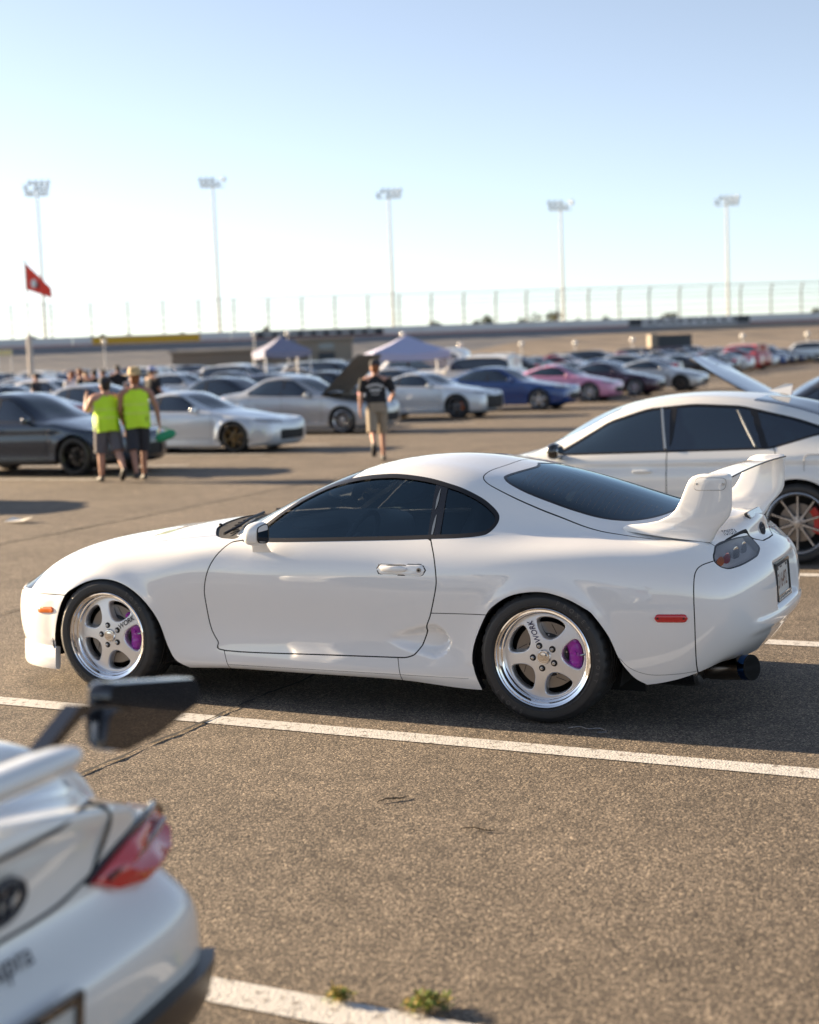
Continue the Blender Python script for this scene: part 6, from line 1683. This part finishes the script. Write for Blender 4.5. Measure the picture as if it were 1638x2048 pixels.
def a90_extra(root, p, res):
    V, N, F = res['body']
    xT = p['WB']+p['RO']
    def pt(y, z):
        d = (V[:, 1]-abs(y))**2+(V[:, 2]-z)**2+9*(V[:, 0] < xT-.75); i = int(np.argmin(d)); q = V[i].copy(); n = N[i].copy()
        if n[0] > .3: q[0] -= (n[1]*(abs(y)-q[1])+n[2]*(z-q[2]))/n[0]
        q[1] = y; q[2] = z
        if y < 0: n[1] *= -1
        return q, n
    def patch(name, poly, off, mat, thick=.02, par=root):
        """slab that follows the rear surface; poly in (y, z)"""
        q = np.array(poly, float); k = len(q); c = q.mean(0); Vv = []; Ff = []
        rings = (1.0, .66, .33)
        for r in rings:
            for y, z in c+(q-c)*r:
                P_, n = pt(y, z); Vv.append(P_+n*off)
        P_, n = pt(*c); Vv.append(P_+n*off)
        for y, z in q:
            P_, n = pt(y, z); Vv.append(P_-n*thick)
        for j in range(2):
            for i in range(k): Ff.append((j*k+i, j*k+(i+1) % k, (j+1)*k+(i+1) % k, (j+1)*k+i))
        for i in range(k): Ff.append((2*k+i, 2*k+(i+1) % k, 3*k)); Ff.append((i, 3*k+1+i, 3*k+1+(i+1) % k, (i+1) % k))
        return mobj(name, Vv, Ff, mat, par, True, sharp=50)
    for s in (-1, 1):
        dense = lambda P_: np.array([np.array(P_[i])*(1-t)+np.array(P_[(i+1) % len(P_)])*t for i in range(len(P_)) for t in (0, .25, .5, .75)])
        out = [(3.312, .395, .688), (3.318, .47, .652), (3.322, .58, .636), (3.302, .68, .640), (3.268, .775, .652), (3.225, .845, .672), (3.200, .850, .705), (3.215, .80, .738), (3.262, .70, .744), (3.292, .57, .735), (3.306, .47, .712)]
        k = len(out); c = np.mean(out, 0); Vt = []
        for f, dx in ((1, -.09), (1, -.004), (.93, .012), (.5, .022)): Vt += [tuple((c+(np.array(q_)-c)*[1, f, f]+[dx, 0, 0])*[1, s, 1]) for q_ in out]
        Vt.append(tuple((c+[.025, 0, 0])*[1, s, 1]))
        Ft = [(j*k+i, j*k+(i+1) % k, (j+1)*k+(i+1) % k, (j+1)*k+i) for j in range(3) for i in range(k)]+[(3*k+i, 3*k+(i+1) % k, 4*k) for i in range(k)]
        tl = mobj('taillight', Vt, Ft, M['lens_red'], root, True, sharp=35)
        sl = MB(); sl.tube(smooth_poly([np.array(q_)*[1, s, 1]+[-.004, 0, .004] for q_ in out[6:]+out[:1]], 3, False), .011, 6); sl.build('lamp_seal', M['gloss_black'], tl)
        rb_ = MB(); rb_.tube([np.array(q_)*[1, s, 1]+[.016, 0, 0] for q_ in ((3.312, .45, .685), (3.30, .58, .700), (3.262, .70, .704), (3.21, .82, .70))], .008, 6); rb_.build('lamp_rib', M['rear_rib'], tl)
        patch('diffuser', [(s*y, z) for y, z in dense([(.36, .395), (.55, .405), (.80, .40), (.83, .30), (.77, .20), (.36, .20)])], .034, M['black_trim'], .05)
        patch('exhaust_surround', [(s*y, z) for y, z in dense([(.46, .25), (.60, .25), (.62, .31), (.48, .31)])], .04, M['underbody'])
    # trunk seam, emblem, script, plate
    tb = MB(); pts = []
    for y, z in ((-.47, .82), (-.40, .862), (-.25, .86), (0, .858), (.25, .86), (.40, .862), (.47, .82), (.43, .72), (.372, .697), (.25, .679), (0, .676), (-.25, .679), (-.372, .697), (-.43, .72), (-.47, .82)):
        q, n = pt(y, z); pts.append(q+n*.001)
    tb.tube(smooth_poly(pts, 4, False), .0045, 5); tb.build('hatch_seam', M['gap'], root)
    q, n = pt(.10, .757); ez = n; ex = np.array([0, 1.0, 0]); ey = np.cross(ez, ex); c = q+n*.012
    e = MB()
    def oval(a, b, oy, r=.006): e.tube([c+ex*a*math.cos(t)+ey*(b*math.sin(t)+oy) for t in np.linspace(0, 2*math.pi, 37)], r, 6, caps=False)
    oval(.062, .043, 0, .008); oval(.016, .042, 0); oval(.043, .016, .022); e.build('emblem', M['ink'], root)
    TV, TF = text_geo('Supra', .082, .35, .004); m_ = MB(); q, n = pt(.075, .632); ez = n; ey = np.cross(ez, ex); c = q+n*.012
    m_.add([c+ex*(w[0]*.78)+ey*w[1]*.8 for w in TV], TF); m_.build('script_lettering', M['ink'], root, smooth=False)
    pl = empty('licence_plate', tuple(pt(0, .485)[0]+np.array([.02, 0, 0])), 0, root); pl.rotation_euler = (0, R(6), 0)
    a = MB(); a.box((0, 0, 0), (.006, .30, .15)); a.build('plate_panel', M['plate'], pl, smooth=False)
    fr = MB()
    for c_, s_ in (((.004, 0, .082), (.014, .325, .02)), ((.004, 0, -.088), (.014, .325, .03)), ((.004, .153, 0), (.014, .02, .18)), ((.004, -.153, 0), (.014, .02, .18))): fr.box(c_, s_)
    fr.build('plate_frame', M['gloss_black'], pl, smooth=False)
    TV, TF = text_geo('803', .12, 0, .02); m_ = MB(); m_.add([(.0045, w[0]*.75+.045, w[1]-.005) for w in TV], TF); m_.build('plate_number', M['ink'], pl, smooth=False)
    # tail spoiler: pale bar, carrying bracket and glossy black end pieces; lot coordinates minus the root
    ox, oy = -.275, -5.55
    w = MB(); V2 = []; F2 = []; n_ = 24
    ysq = [-.86, -.80, -.4, 0, .13, .205, .235, .24]
    for y in ysq:
        f = 1 if y < .15 else (.93 if y < .22 else .75 if y < .238 else .3)
        for i in range(n_):
            t = 2*math.pi*i/n_; V2.append((3.12-ox+.066*f*math.cos(t), y, 1.010+.034*f*math.sin(t)+(.012*math.cos(t))))
    for j in range(len(ysq)-1):
        for i in range(n_): F2.append((j*n_+i, j*n_+(i+1) % n_, (j+1)*n_+(i+1) % n_, (j+1)*n_+i))
    F2 += [tuple(range(n_-1, -1, -1)), tuple((len(ysq)-1)*n_+i for i in range(n_))]
    sp_ = empty('rear_spoiler', (0, 0, 0), 0, root)
    w.add(V2, F2); w.build('spoiler_bar', M['pearl_paint'], sp_)
    def slab(name, poly, x0, x1, mat, bev=.012):
        q = round_poly([(y-oy, z) for y, z in poly], .02, 4); k = len(q); c = q.mean(0); Vv = []
        for x, f in ((x0, .94), (x0+bev, 1), (x1-bev, 1), (x1, .94)):
            for y, z in c+(q-c)*f: Vv.append((x-ox, y, z))
        Ff = [(j*k+i, (j+1)*k+i, (j+1)*k+(i+1) % k, j*k+(i+1) % k) for j in range(3) for i in range(k)]+[tuple(range(k)), tuple(range(4*k-1, 3*k-1, -1))]
        return mobj(name, Vv, Ff, mat, sp_, True, sharp=40)
    slab('wing_end', [(-5.075, 1.110), (-4.735, 1.052), (-4.712, 1.020), (-4.73, .988), (-4.93, .946), (-5.02, .982), (-5.096, 1.075)], 3.01, 3.07, M['gloss_black'])
    slab('wing_pedestal', [(-5.10, 1.063), (-4.972, 1.026), (-4.91, .972), (-5.07, .958), (-5.155, .985), (-5.13, 1.05)], 3.06, 3.10, M['gloss_black'])
    br = [(-5.31, 1.018), (-5.182, 1.084), (-5.02, 1.05), (-4.93, .985), (-4.98, .975), (-5.04, 1.015), (-5.09, 1.03), (-5.095, .985), (-5.115, .985), (-5.115, 1.032), (-5.175, 1.058), (-5.27, 1.012)]
    b_ = MB(); k = len(br); b_.add([(3.03-ox, y-oy, z) for y, z in br]+[(3.07-ox, y-oy, z) for y, z in br], [tuple(range(k)), tuple(range(2*k-1, k-1, -1))]+[(i, k+i, k+(i+1) % k, (i+1) % k) for i in range(k)])
    b_.build('wing_bracket', M['gloss_black'], sp_, smooth=False)
    for y, z in ((-5.03, 1.035), (-5.085, 1.03)): bo = MB(); bo.ellipsoid((3.09-ox, y-oy, z), (.006, .007, .007), 10, 6); bo.build('wing_glint_bead', M['steel'], sp_)  # small steel beads standing in for bright glints on the wing end
build_car('a90', A90, M['pearl_paint'], lot(-.275, -5.55), FACE_L, 'white sports car cut off at the lower left corner, with black wing end', nu=9, nv=8, wheel=('five', 'alloy_black'), hi=True, extras=a90_extra)
# ------------------------------------------------------------------ people
def skinned(name, pts, edges, radii, mat, sub=2):
    me = bpy.data.meshes.new(name); me.from_pydata([tuple(map(float, p)) for p in pts], edges, [])
    ob = bpy.data.objects.new(name, me); COL.objects.link(ob)
    sk = ob.modifiers.new('skin', 'SKIN'); sk.use_smooth_shade = True
    for i, v in enumerate(me.skin_vertices[0].data):
        v.radius = (radii[i], radii[i]) if np.isscalar(radii[i]) else radii[i]; v.use_root = i == 0
    sm = ob.modifiers.new('sub', 'SUBSURF'); sm.levels = sub; sm.render_levels = sub
    dg = bpy.context.evaluated_depsgraph_get(); out = bpy.data.meshes.new_from_object(ob.evaluated_get(dg))
    bpy.data.objects.remove(ob); bpy.data.meshes.remove(me)
    out.name = name; out.materials.clear(); out.materials.append(mat); out.polygons.foreach_set('use_smooth', np.ones(len(out.polygons), bool))
    return out
M['skin'] = pmat('skin', (.50, .27, .19), .55); M['skin_dark'] = pmat('tanned_skin', (.36, .18, .12), .55); M['hair_dark'] = pmat('dark_hair', (.02, .014, .01), .7); M['hair_red'] = pmat('auburn_hair', (.25, .09, .03), .7); M['hair_blond'] = pmat('fair_hair', (.36, .24, .11), .7)
M['vest_strip'] = pmat('vest_strip', (.62, .80, .10), .5)
M['vest'] = pmat('safety_vest', (.56, .85, .02), .6, var=.08, var_scale=9); M['black_cloth'] = pmat('black_cotton', (.013, .013, .016), .85); M['khaki'] = pmat('khaki_cloth', (.30, .245, .18), .85); M['grey_cloth'] = pmat('grey_cloth', (.12, .11, .12), .85)
M['charcoal_cloth'] = pmat('charcoal_cloth', (.028, .03, .04), .85); M['white_cloth2'] = pmat('white_cotton', (.72, .72, .72), .8); M['blue_cloth'] = pmat('blue_cotton', (.10, .17, .32), .8); M['straw'] = pmat('straw_hat', (.48, .36, .19), .8, var=.15, var_scale=40); M['shoe'] = pmat('dark_shoe', (.02, .02, .022), .6); M['denim'] = pmat('denim', (.05, .08, .14), .85); M['red_cloth'] = pmat('red_cotton', (.4, .03, .03), .8); M['green_bag'] = pmat('green_bag', (.01, .26, .12), .5); M['tattoo'] = M['skin_dark']
def loft(mb, rings, n=20, cap=True):
    """rings: centre, (rx, ry)"""
    V = []; F = []
    for c, (rx, ry) in rings:
        for i in range(n):
            a = 2*math.pi*i/n; V.append((c[0]+rx*math.copysign(abs(math.cos(a))**.85, math.cos(a)), c[1]+ry*math.copysign(abs(math.sin(a))**.85, math.sin(a)), c[2]))
    k = len(rings)
    for j in range(k-1):
        for i in range(n): F.append((j*n+i, j*n+(i+1) % n, (j+1)*n+(i+1) % n, (j+1)*n+i))
    if cap: F += [tuple(range(n-1, -1, -1)), tuple((k-1)*n+i for i in range(n))]
    mb.add(V, F)
def person(loc, rz, H, label, build=1.0, legs=((0, 0), (0, 0)), arms=((0, .1), (0, .1)), top='black_cloth', bottom='khaki', skin='skin', hair='hair_dark', hat=None, sleeves=True, shorts=True, lean=0.0, group=None, lift=(0, 0), held=None):
    """x to the person's right, y forwards; legs: (hip swing, knee bend) in degrees; arms: (shoulder swing, elbow bend, spread)"""
    root = empty('person', loc, rz); tag(root, label, 'person', group)
    B = build; pts, ed, rad = [], [], []
    def add(p, r, par=None):
        pts.append(np.array(p, float)); rad.append(r); 
        if par is not None: ed.append((par, len(pts)-1))
        return len(pts)-1
    hipz = .52*H; ly = lambda z: lean*(z-hipz)
    pv = add((0, 0, hipz), .105*B*H/1.75)
    s1 = add((0, ly(.61*H), .61*H), .110*B*H/1.75, pv); s2 = add((0, ly(.70*H), .70*H), .115*B, s1); s3 = add((0, ly(.79*H), .79*H), .095*B, s2)
    nk = add((0, ly(.845*H)+.005, .845*H), .050, s3); hd = add((0, ly(.885*H)+.015, .885*H), .070, nk); hd2 = add((0, ly(.94*H)+.012, .94*H), .082, hd); top_ = add((0, ly(.985*H), .98*H), .050, hd2)
    nose = add((0, ly(.915*H)+.105, .905*H), .012, hd2)
    for s in (-1, 1): add((s*.085, ly(.92*H)+.005, .915*H), .014, hd2)
    hands, hips = [], []
    for s, (sw, kn), lf in ((-1, legs[0], lift[0]), (1, legs[1], lift[1])):
        a = R(sw); kb = R(kn)
        h_ = np.array([s*.085*B**.5, 0, hipz-.03]); th = .245*H; sh = .235*H
        k_ = h_+np.array([s*.01, math.sin(a)*th, -math.cos(a)*th]); an = k_+np.array([0, math.sin(a-kb)*sh, -math.cos(a-kb)*sh])
        i0 = add(h_, .088*B**.7, pv); i1 = add((h_+k_)/2, .078*B**.6, i0); i2 = add(k_, .054*B**.5, i1); i25 = add(k_*.6+an*.4+np.array([0, -.012, 0]), .053*B**.5, i2); i3 = add(an, .036, i25)
        f = np.array([s*.02, math.cos(a-kb)*.5+.5*math.cos(min(0, a-kb)), math.sin(a-kb)*.9 if kn > 20 else 0]); f /= np.linalg.norm(f)
        heel = an+np.array([0, -.035, -.045]); i4 = add(an+np.array([0, 0, -.045])+f*.06, .034, i3); i5 = add(an+np.array([0, 0, -.055])+f*.16, .027, i4)
        hips.append((h_, k_, an, f))
    for s, ar in ((-1, arms[0]), (1, arms[1])):
        sw, el = R(ar[0]), R(ar[1]); spd = R(ar[2]) if len(ar) > 2 else R(9)
        shp = np.array([s*.118*H*B**.35, ly(.80*H), .805*H]); ua = .165*H; fa = .145*H
        d1 = np.array([s*math.sin(spd), math.sin(sw)*math.cos(spd), -math.cos(sw)*math.cos(spd)]); e_ = shp+d1*ua
        d2 = np.array([s*math.sin(spd)*.5-s*.35*math.sin(el), math.sin(sw+el), -math.cos(sw+el)]); d2 /= np.linalg.norm(d2); w_ = e_+d2*fa
        i0 = add(shp, .062*B**.6, s3); i1 = add((shp+e_)/2, .050*B**.6, i0); i2 = add(e_, .040*B**.5, i1); i3 = add(e_*.55+w_*.45, .038*B**.4, i2); i4 = add(w_, .026, i3)
        pc = w_+d2*.05; i5 = add(pc, .030, i4)
        q = np.cross(d2, [s, 0, 0.]); q /= np.linalg.norm(q)+1e-9
        for j, (o, L) in enumerate(((-.027, .070), (-.009, .082), (.009, .078), (.026, .060))):
            b0 = add(pc+q*o+d2*.035, .010, i5); b1 = add(pc+q*o*1.1+d2*(.035+L*.5)+np.array([-s*.006, 0, 0]), .009, b0); add(pc+q*o*1.05+d2*(.035+L*.85)+np.array([-s*.024, 0, 0]), .008, b1)
        t0 = add(w_+d2*.03+q*.034, .011, i5); add(w_+d2*.07+q*.050+np.array([-s*.012, 0, 0]), .009, t0)
        hands.append((shp, e_, w_, pc, d2))
    link(bpy.data.objects.new('body', skinned('body', pts, ed, rad, M[skin], 1)), root)
    # face
    fz = .925*H; fy = ly(fz)
    for s in (-1, 1): e_ = MB(); e_.ellipsoid((s*.032, fy+.088, fz), (.013, .008, .008), 8, 6); e_.build('eye', M['hair_dark'], root)
    m_ = MB(); m_.ellipsoid((0, fy+.088, .882*H), (.024, .008, .005), 8, 6); m_.build('mouth', M['red_cloth'], root)
    # hair, hat
    hb = MB(); hb.ellipsoid((0, ly(.945*H)-.010, .950*H), (.092, .100, .072), 18, 10); hb.ellipsoid((0, ly(.92*H)-.045, .915*H), (.080, .055, .075), 14, 8); hb.build('hair', M[hair], root)
    if hat:
        ht = MB(); loft(ht, [((0, ly(H)-.0, .955*H), (.175, .20)), ((0, ly(H), .958*H), (.172, .195)), ((0, ly(H), .965*H), (.10, .115)), ((0, ly(H), 1.005*H), (.098, .11)), ((0, ly(H), 1.025*H), (.085, .095)), ((0, ly(H), 1.03*H), (.03, .035))] if hat == 'straw' else
             [((0, ly(H), .945*H), (.098, .108)), ((0, ly(H), .975*H), (.095, .105)), ((0, ly(H), 1.0*H), (.075, .082)), ((0, ly(H), 1.012*H), (.02, .02))])
        if hat != 'straw': ht.ellipsoid((0, ly(H)+.13, .955*H), (.075, .075, .008), 14, 6)
        ht.build('hat', M[hat] if hat in M else M['charcoal_cloth'], root)
    # top
    b = .118*H; mb = MB()
    W_ = lambda k: k*B**.75*H/1.75
    bl = B**1.5
    loft(mb, [((0, ly(.475*H), .475*H), (W_(.178), W_(.125)*bl)), ((0, ly(.52*H)+.01, .52*H), (W_(.182), W_(.135)*bl)), ((0, ly(.57*H)+.018*B, .57*H), (W_(.176), W_(.140)*bl)), ((0, ly(.63*H)+.015, .63*H), (W_(.168), W_(.132)*bl)), ((0, ly(.70*H)+.01, .70*H), (W_(.178), W_(.125))), ((0, ly(.755*H), .755*H), (W_(.188), W_(.115))), ((0, ly(.79*H), .79*H), (W_(.182), W_(.100))), ((0, ly(.815*H), .818*H), (W_(.140), W_(.082))), ((0, ly(.84*H), .836*H), (.078, .066)), ((0, ly(.85*H), .845*H), (.060, .056))], 24)
    for i_, v_ in enumerate(mb.V):       # cloth hangs unevenly
        a_ = math.atan2(v_[1], v_[0]); k_ = .010*math.sin(5*a_+9*v_[2])+.007*math.sin(9*a_-14*v_[2]); f_ = 1+k_/.17*(1.2 if v_[2] < .72*H else .5); mb.V[i_] = (v_[0]*f_, v_[1]*f_, v_[2]+.012*math.sin(3*a_)*(v_[2] < .5*H))
    if sleeves:
        for (shp, e_, w_, pc, d2) in hands:
            mb.tube([shp*1.0+np.array([0, 0, .012]), (shp+e_)/2, shp*.22+e_*.78], [.082*B**.6, .075*B**.6, .072*B**.5], 14)
    mb.build('shirt' if sleeves else 'safety_vest', M[top], root, sharp=60)
    if not sleeves:
        for zz in (.60, .68):
            rf = MB(); i_ = .0; ring = []
            rx, ry = (W_(.176), W_(.140)*bl) if zz < .65 else (W_(.180), W_(.130))
            for t in np.linspace(0, 2*math.pi, 33): ring.append(((rx+.010)*math.copysign(abs(math.cos(t))**.85, math.cos(t)), (ry+.012)*math.copysign(abs(math.sin(t))**.85, math.sin(t))+.012, zz*H))
            rf.add([p_ for p_ in ring]+[(p_[0], p_[1], p_[2]+.03) for p_ in ring], [(k_, k_+1, 33+k_+1, 33+k_) for k_ in range(32)]); rf.build('reflective_strip', M['vest_strip'], root)
    mb = MB(); loft(mb, [((0, 0, .575*H), (W_(.172), W_(.135))), ((0, 0, .52*H), (W_(.178), W_(.142))), ((0, 0, .475*H), (W_(.172), W_(.138)))], 20)
    for (h_, k_, an, f) in hips:
        if shorts: mb.tube([h_+np.array([0, 0, .04]), h_*.6+k_*.4, h_*.02+k_*.98+np.array([0, 0, .0])], [.105*B**.6, .100*B**.6, .095*B**.5], 16)
        else: mb.tube([h_+np.array([0, 0, .04]), (h_+k_)/2, k_, k_*.5+an*.5, an], [.105*B**.6, .092*B**.6, .070, .064, .058], 14)
    mb.build('shorts' if shorts else 'trousers', M[bottom], root, sharp=60)
    for (h_, k_, an, f) in hips:
        sh_ = MB(); c = an+np.array([0, 0, -.045])+f*.055; fx = np.array([f[1], -f[0], 0]); fx /= np.linalg.norm(fx)+1e-9; up = np.cross(fx, f)
        V = []; n = 16
        for (t, w2, z0, z1) in ((-.11, .022, -.03, .05), (-.085, .040, -.038, .065), (-.03, .045, -.038, .060), (.05, .050, -.038, .035), (.11, .045, -.038, .018), (.145, .020, -.032, .002)):
            for i in range(n):
                a = 2*math.pi*i/n; V.append(c+f*t+fx*w2*math.cos(a)+up*((z0+z1)/2+(z1-z0)/2*math.sin(a)))
        sh_.add(V, [(j*n+i, j*n+(i+1) % n, (j+1)*n+(i+1) % n, (j+1)*n+i) for j in range(5) for i in range(n)]+[tuple(range(n-1, -1, -1)), tuple(5*n+i for i in range(n))]); sh_.build('shoe', M['shoe'], root)
    # keep the lowest shoe on the ground
    low = min(float((an+np.array([0, 0, -.045]))[2]-.038) for (h_, k_, an, f) in hips); root.location.z -= low
    return root, hands
def gpos(x, y): return lot(x, y, 0)
_away = 0.0
mb_root, mb_h = person(gpos(-6.55, 16.4), R(4), 1.74, 'person in black t-shirt and khaki shorts walking away between the cars', 1.0, legs=((-18, 48), (10, 4)), arms=((2, 12, 14), (8, 66, 22)), top='black_cloth', bottom='khaki', hat='charcoal_cloth', hair='hair_red')
pr = MB()
yb = -.150; H_ = 1.74
for k in range(9):                       # arched pale print, too soft to read
    t = (k-4)/4; pr.box((-.02+.135*t, yb+.006*t*t, .755*H_-.035*t*t), (.026, .006, .034+.010*(k % 2)), m=0)
for k in range(6): pr.box((-.02+.032*(k-2.5), yb-.003, .70*H_), (.024, .006, .040+.008*(k % 2)))
pr.box((-.02, yb, .66*H_), (.13, .005, .012))
pr.build('shirt_print', M['white_cloth2'], mb_root, smooth=False)
hv_root, hv_h = person(gpos(-8.98, 12.6), R(20), 1.74, 'person in straw hat and lime safety vest carrying a green bag', 1.18, legs=((-14, 16), (14, 6)), arms=((10, 40, 6), (-10, 10, 20)), top='vest', bottom='charcoal_cloth', hat='straw', sleeves=False, skin='skin_dark', hair='hair_red')
wv_root, wv_h = person(gpos(-9.43, 12.42), R(28), 1.63, 'person in lime safety vest and grey shorts, one arm raised, beside the straw hat', 1.25, legs=((10, 4), (-22, 24)), arms=((34, 115, 16), (-8, 10, 14)), top='vest', bottom='grey_cloth', hat='charcoal_cloth', sleeves=False, hair='hair_dark')
# green bag in the hand of the person with the straw hat
_mw = Matrix.Translation(hv_root.location) @ Matrix.Rotation(hv_root.rotation_euler.z, 4, 'Z')
pc = hv_h[1][3]; d2 = hv_h[1][4]; q = _mw @ Vector(tuple(pc+d2*.03))
bg = MB(); bg.ellipsoid((.04, 0, -.15), (.17, .07, .075), 20, 10, .7); bg.tube([(-.07, 0, -.09), (-.04, 0, -.02), (.02, 0, .0), (.10, 0, -.04), (.13, 0, -.09)], .010, 6)
o = bg.build('green_bag', M['green_bag']); o.location = q; o.rotation_euler = (0, R(-18), R(10)); tag(o, 'small green bag held by the person in the straw hat', 'bag')
# the little crowd beyond the dark sedan
cw = [(143, 47, 1.72, 1.0, 'white_cloth2', 'denim', 'hair_red', 'person in white shirt with auburn hair among the crowd', None, 60), (160, 46, 1.80, 1.0, 'black_cloth', 'khaki', 'hair_red', 'tall person in black with auburn hair in the crowd', None, 100), (172, 48, 1.68, 1.0, 'grey_cloth', 'khaki', 'hair_blond', 'person in grey top with fair hair in the crowd', None, 190),
      (189, 45, 1.76, 1.05, 'black_cloth', 'black_cloth', 'hair_dark', 'person all in black in the middle of the crowd', None, 30), (206, 47, 1.74, 1.0, 'red_cloth', 'denim', 'hair_dark', 'person in red top standing behind the safety vests', None, 140), (236, 52, 1.88, 1.0, 'black_cloth', 'denim', 'hair_dark', 'tall dark-haired person behind the straw hat', None, 10),
      (304, 42, 1.76, 1.1, 'black_cloth', 'denim', 'hair_dark', 'person in black wearing a pale blue cap right of the vests', 'blue_cap', -40), (72, 50, 1.70, 1.1, 'charcoal_cloth', 'denim', 'hair_dark', 'person in dark clothes stooping over a car at the far left', None, 80), (926, 66, 1.75, 1.0, 'red_cloth', 'denim', 'hair_red', 'person in red beside the lavender tent', None, 20), (307, 78, 1.75, 1.0, 'khaki', 'denim', 'hair_blond', 'person in tan standing by the far pale van', None, 20)]
M['blue_cap'] = pmat('pale_blue_cap', (.32, .38, .62), .8)
for (u0, D, H, B, tp, bt, hr, lb, hat, rz) in cw:
    d = _fw*FPX+_rt2*(u0-819)+_up2*(1024-760); x = d[0]/d[1]*D
    person(at(x, D), R(rz), H, lb, B, legs=((4, 2), (-4, 4)), arms=((8, 30, 8), (4, 50, 10)), top=tp, bottom=bt, hair=hr, hat=hat, shorts=False)

# ------------------------------------------------------------------ the packed rows farther off
def project(x, y, z):
    d = np.array([x, y, z-CAM_H]); w = d@_fw
    return 819+FPX*(d@_rt2)/w, 1024-FPX*(d@_up2)/w, w
mid_kinds = [('sedan', SPECS['sedan'], 'sedan'), ('hatch', SPECS['hatch'], 'hatchback'), ('coupe', SPECS['coupe'], 'coupe'), ('fastback', SPECS['fastback'], 'sports car'), ('suv', SPECS['suv'], 'tall wagon')]
colors = ['silver', 'white', 'grey', 'charcoal', 'black', 'navy', 'ice', 'white', 'silver', 'blue', 'red', 'tan', 'black', 'maroon', 'ice']
cword = {'silver': 'silver', 'white': 'white', 'grey': 'grey', 'charcoal': 'dark grey', 'black': 'black', 'navy': 'navy', 'ice': 'pale silver', 'blue': 'blue', 'red': 'red', 'tan': 'beige', 'maroon': 'maroon', 'purple': 'plum', 'orange': 'orange', 'teal': 'teal', 'yellow': 'yellow', 'green': 'green', 'pink': 'pink'}
_proto = {}
def mid_car(kind, p, color, loc, rz, label, group):
    if kind not in _proto:
        r = build_car('mid_'+kind, p, M['pearl_paint'], loc, rz, label, group=group, nu=4, nv=3, wheel=('five', 'alloy_silver')); _proto[kind] = r
    else:
        r = copy_thing(_proto[kind], label, group); r.location = loc; r.rotation_euler = (0, 0, rz)
    for o in [r]+list(r.children_recursive):
        if o.type == 'MESH' and o.material_slots and o.data.materials[0] == M['pearl_paint']:
            o.material_slots[0].link = 'OBJECT'; o.material_slots[0].material = PAINT[color]
    return r
random.seed(21)
rows_ = []          # (front axle x, heading)
x = -18.7; rows_.append((x, FACE_L))
for k in range(6):
    rows_.append((x-10.6-18.2*k, FACE_R)); rows_.append((x-18.2*(k+1), FACE_L))
n_mid = n_far = 0; lots = {}
taken = [(-22.0, 90, 1.5), (.12, 58.4, 2.4), (-5.83, 73, 2.2), (.4, 62.5, 3.4), (-23, 88, 1.5)]+[((1440-819)/FPX*104+(i_-0)*1.1, 104+i_*3, 3.2) for i_ in range(8)]
cand = []
for ri, (xa, hd) in enumerate(rows_):
    for k in range(1, 62):
        y = -1.20+2.8*k+1.4
        X, Y, _ = lot(xa+(1.3 if hd == FACE_L else -1.3), y)
        if Y < 29: continue
        u_, v_, D = project(X, Y, .7+GZ(Y))
        if not (-120 < u_ < 1720) or D > 215: continue
        if u_ > 1640-max(0, D-150)*0 : continue
        cand.append((D, xa, hd, y, u_))
cand.sort()
for (D, xa, hd, y, u_) in cand:
    if random.random() < (.16 if D < 90 else .20): continue
    X, Y, _ = lot(xa+(1.3 if hd == FACE_L else -1.3), y)
    if any(math.hypot(X-a, Y-b) < c for a, b, c in taken): continue
    kind, p, word = random.choices(mid_kinds, (5, 4, 4, 4, 2))[0]; c = random.choice(colors)
    h2 = hd if random.random() < .8 else hd+math.pi
    xa2 = xa if h2 == hd else (xa+2.6 if hd == FACE_L else xa-2.6)
    loc = lot(xa2+random.uniform(-.25, .25), y+random.uniform(-.15, .15)); rz = h2+R(random.uniform(-1.5, 1.5))
    if D < 82:
        lots.setdefault(('m', c, word), []).append((u_, mid_car(kind, p, c, loc, rz, 'x', f'{cword[c]} {word}s in the middle rows'))); n_mid += 1
    elif n_far < 255:
        lots.setdefault(('f', c, word), []).append((u_, build_car('far_'+kind, p, PAINT[c], loc, rz, 'x', group=f'distant {cword[c]} {word}s', nu=3, nv=2, parts=False))); n_far += 1
for (w_, c, word), L_ in lots.items():
    L_.sort(key=lambda t: t[0])
    for i, (_, o) in enumerate(L_):
        nth = '' if len(L_) == 1 else f', {NTH[i]} such from the left'
        o['label'] = (f'{cword[c]} {word} in the rows just behind the nearest row' if w_ == 'm' else f'small {cword[c]} {word} in the distant packed rows')+nth
# the line of blue cars and the red wagon at the far right
for i, (u0, D, c, kd) in enumerate(((1440, 104, 'red', 'suv'), (1488, 106, 'maroon', 'hatch'), (1510, 109, 'blue', 'hatch'), (1532, 112, 'ice', 'sedan'), (1552, 115, 'blue', 'sedan'), (1572, 118, 'navy', 'hatch'), (1590, 121, 'navy', 'coupe'), (1606, 124, 'black', 'coupe'))):
    d = _fw*FPX+_rt2*(u0-819)+_up2*(1024-715); x_ = d[0]/d[1]*D
    if kd == 'suv': lb = 'red tall wagon beside the dark container'; r_ = mid_car('suv', SPECS['suv'], 'red', at(x_, D), FACE_R+R(160), lb, None)
    else: build_car('far_'+kd, SPECS[kd], PAINT[c], at(x_, D), FACE_R, f'{NTH[i-1]} car, {cword[c]}, of the short line ending at the far right', group=f'{cword[c]} cars at the far right end', nu=3, nv=2, parts=False)
row1('dark_sedan', sp('sedan', WB=2.70, Rw=.33, crease=(.70, 0), sideskirt=True), PAINT['black'], 7.9, 'black sedan out of frame at the left whose shadow falls on the aisle', wheel=('twin', 'alloy_black'), nu=7, nv=5)
print('cars: mid', n_mid, 'far', n_far)
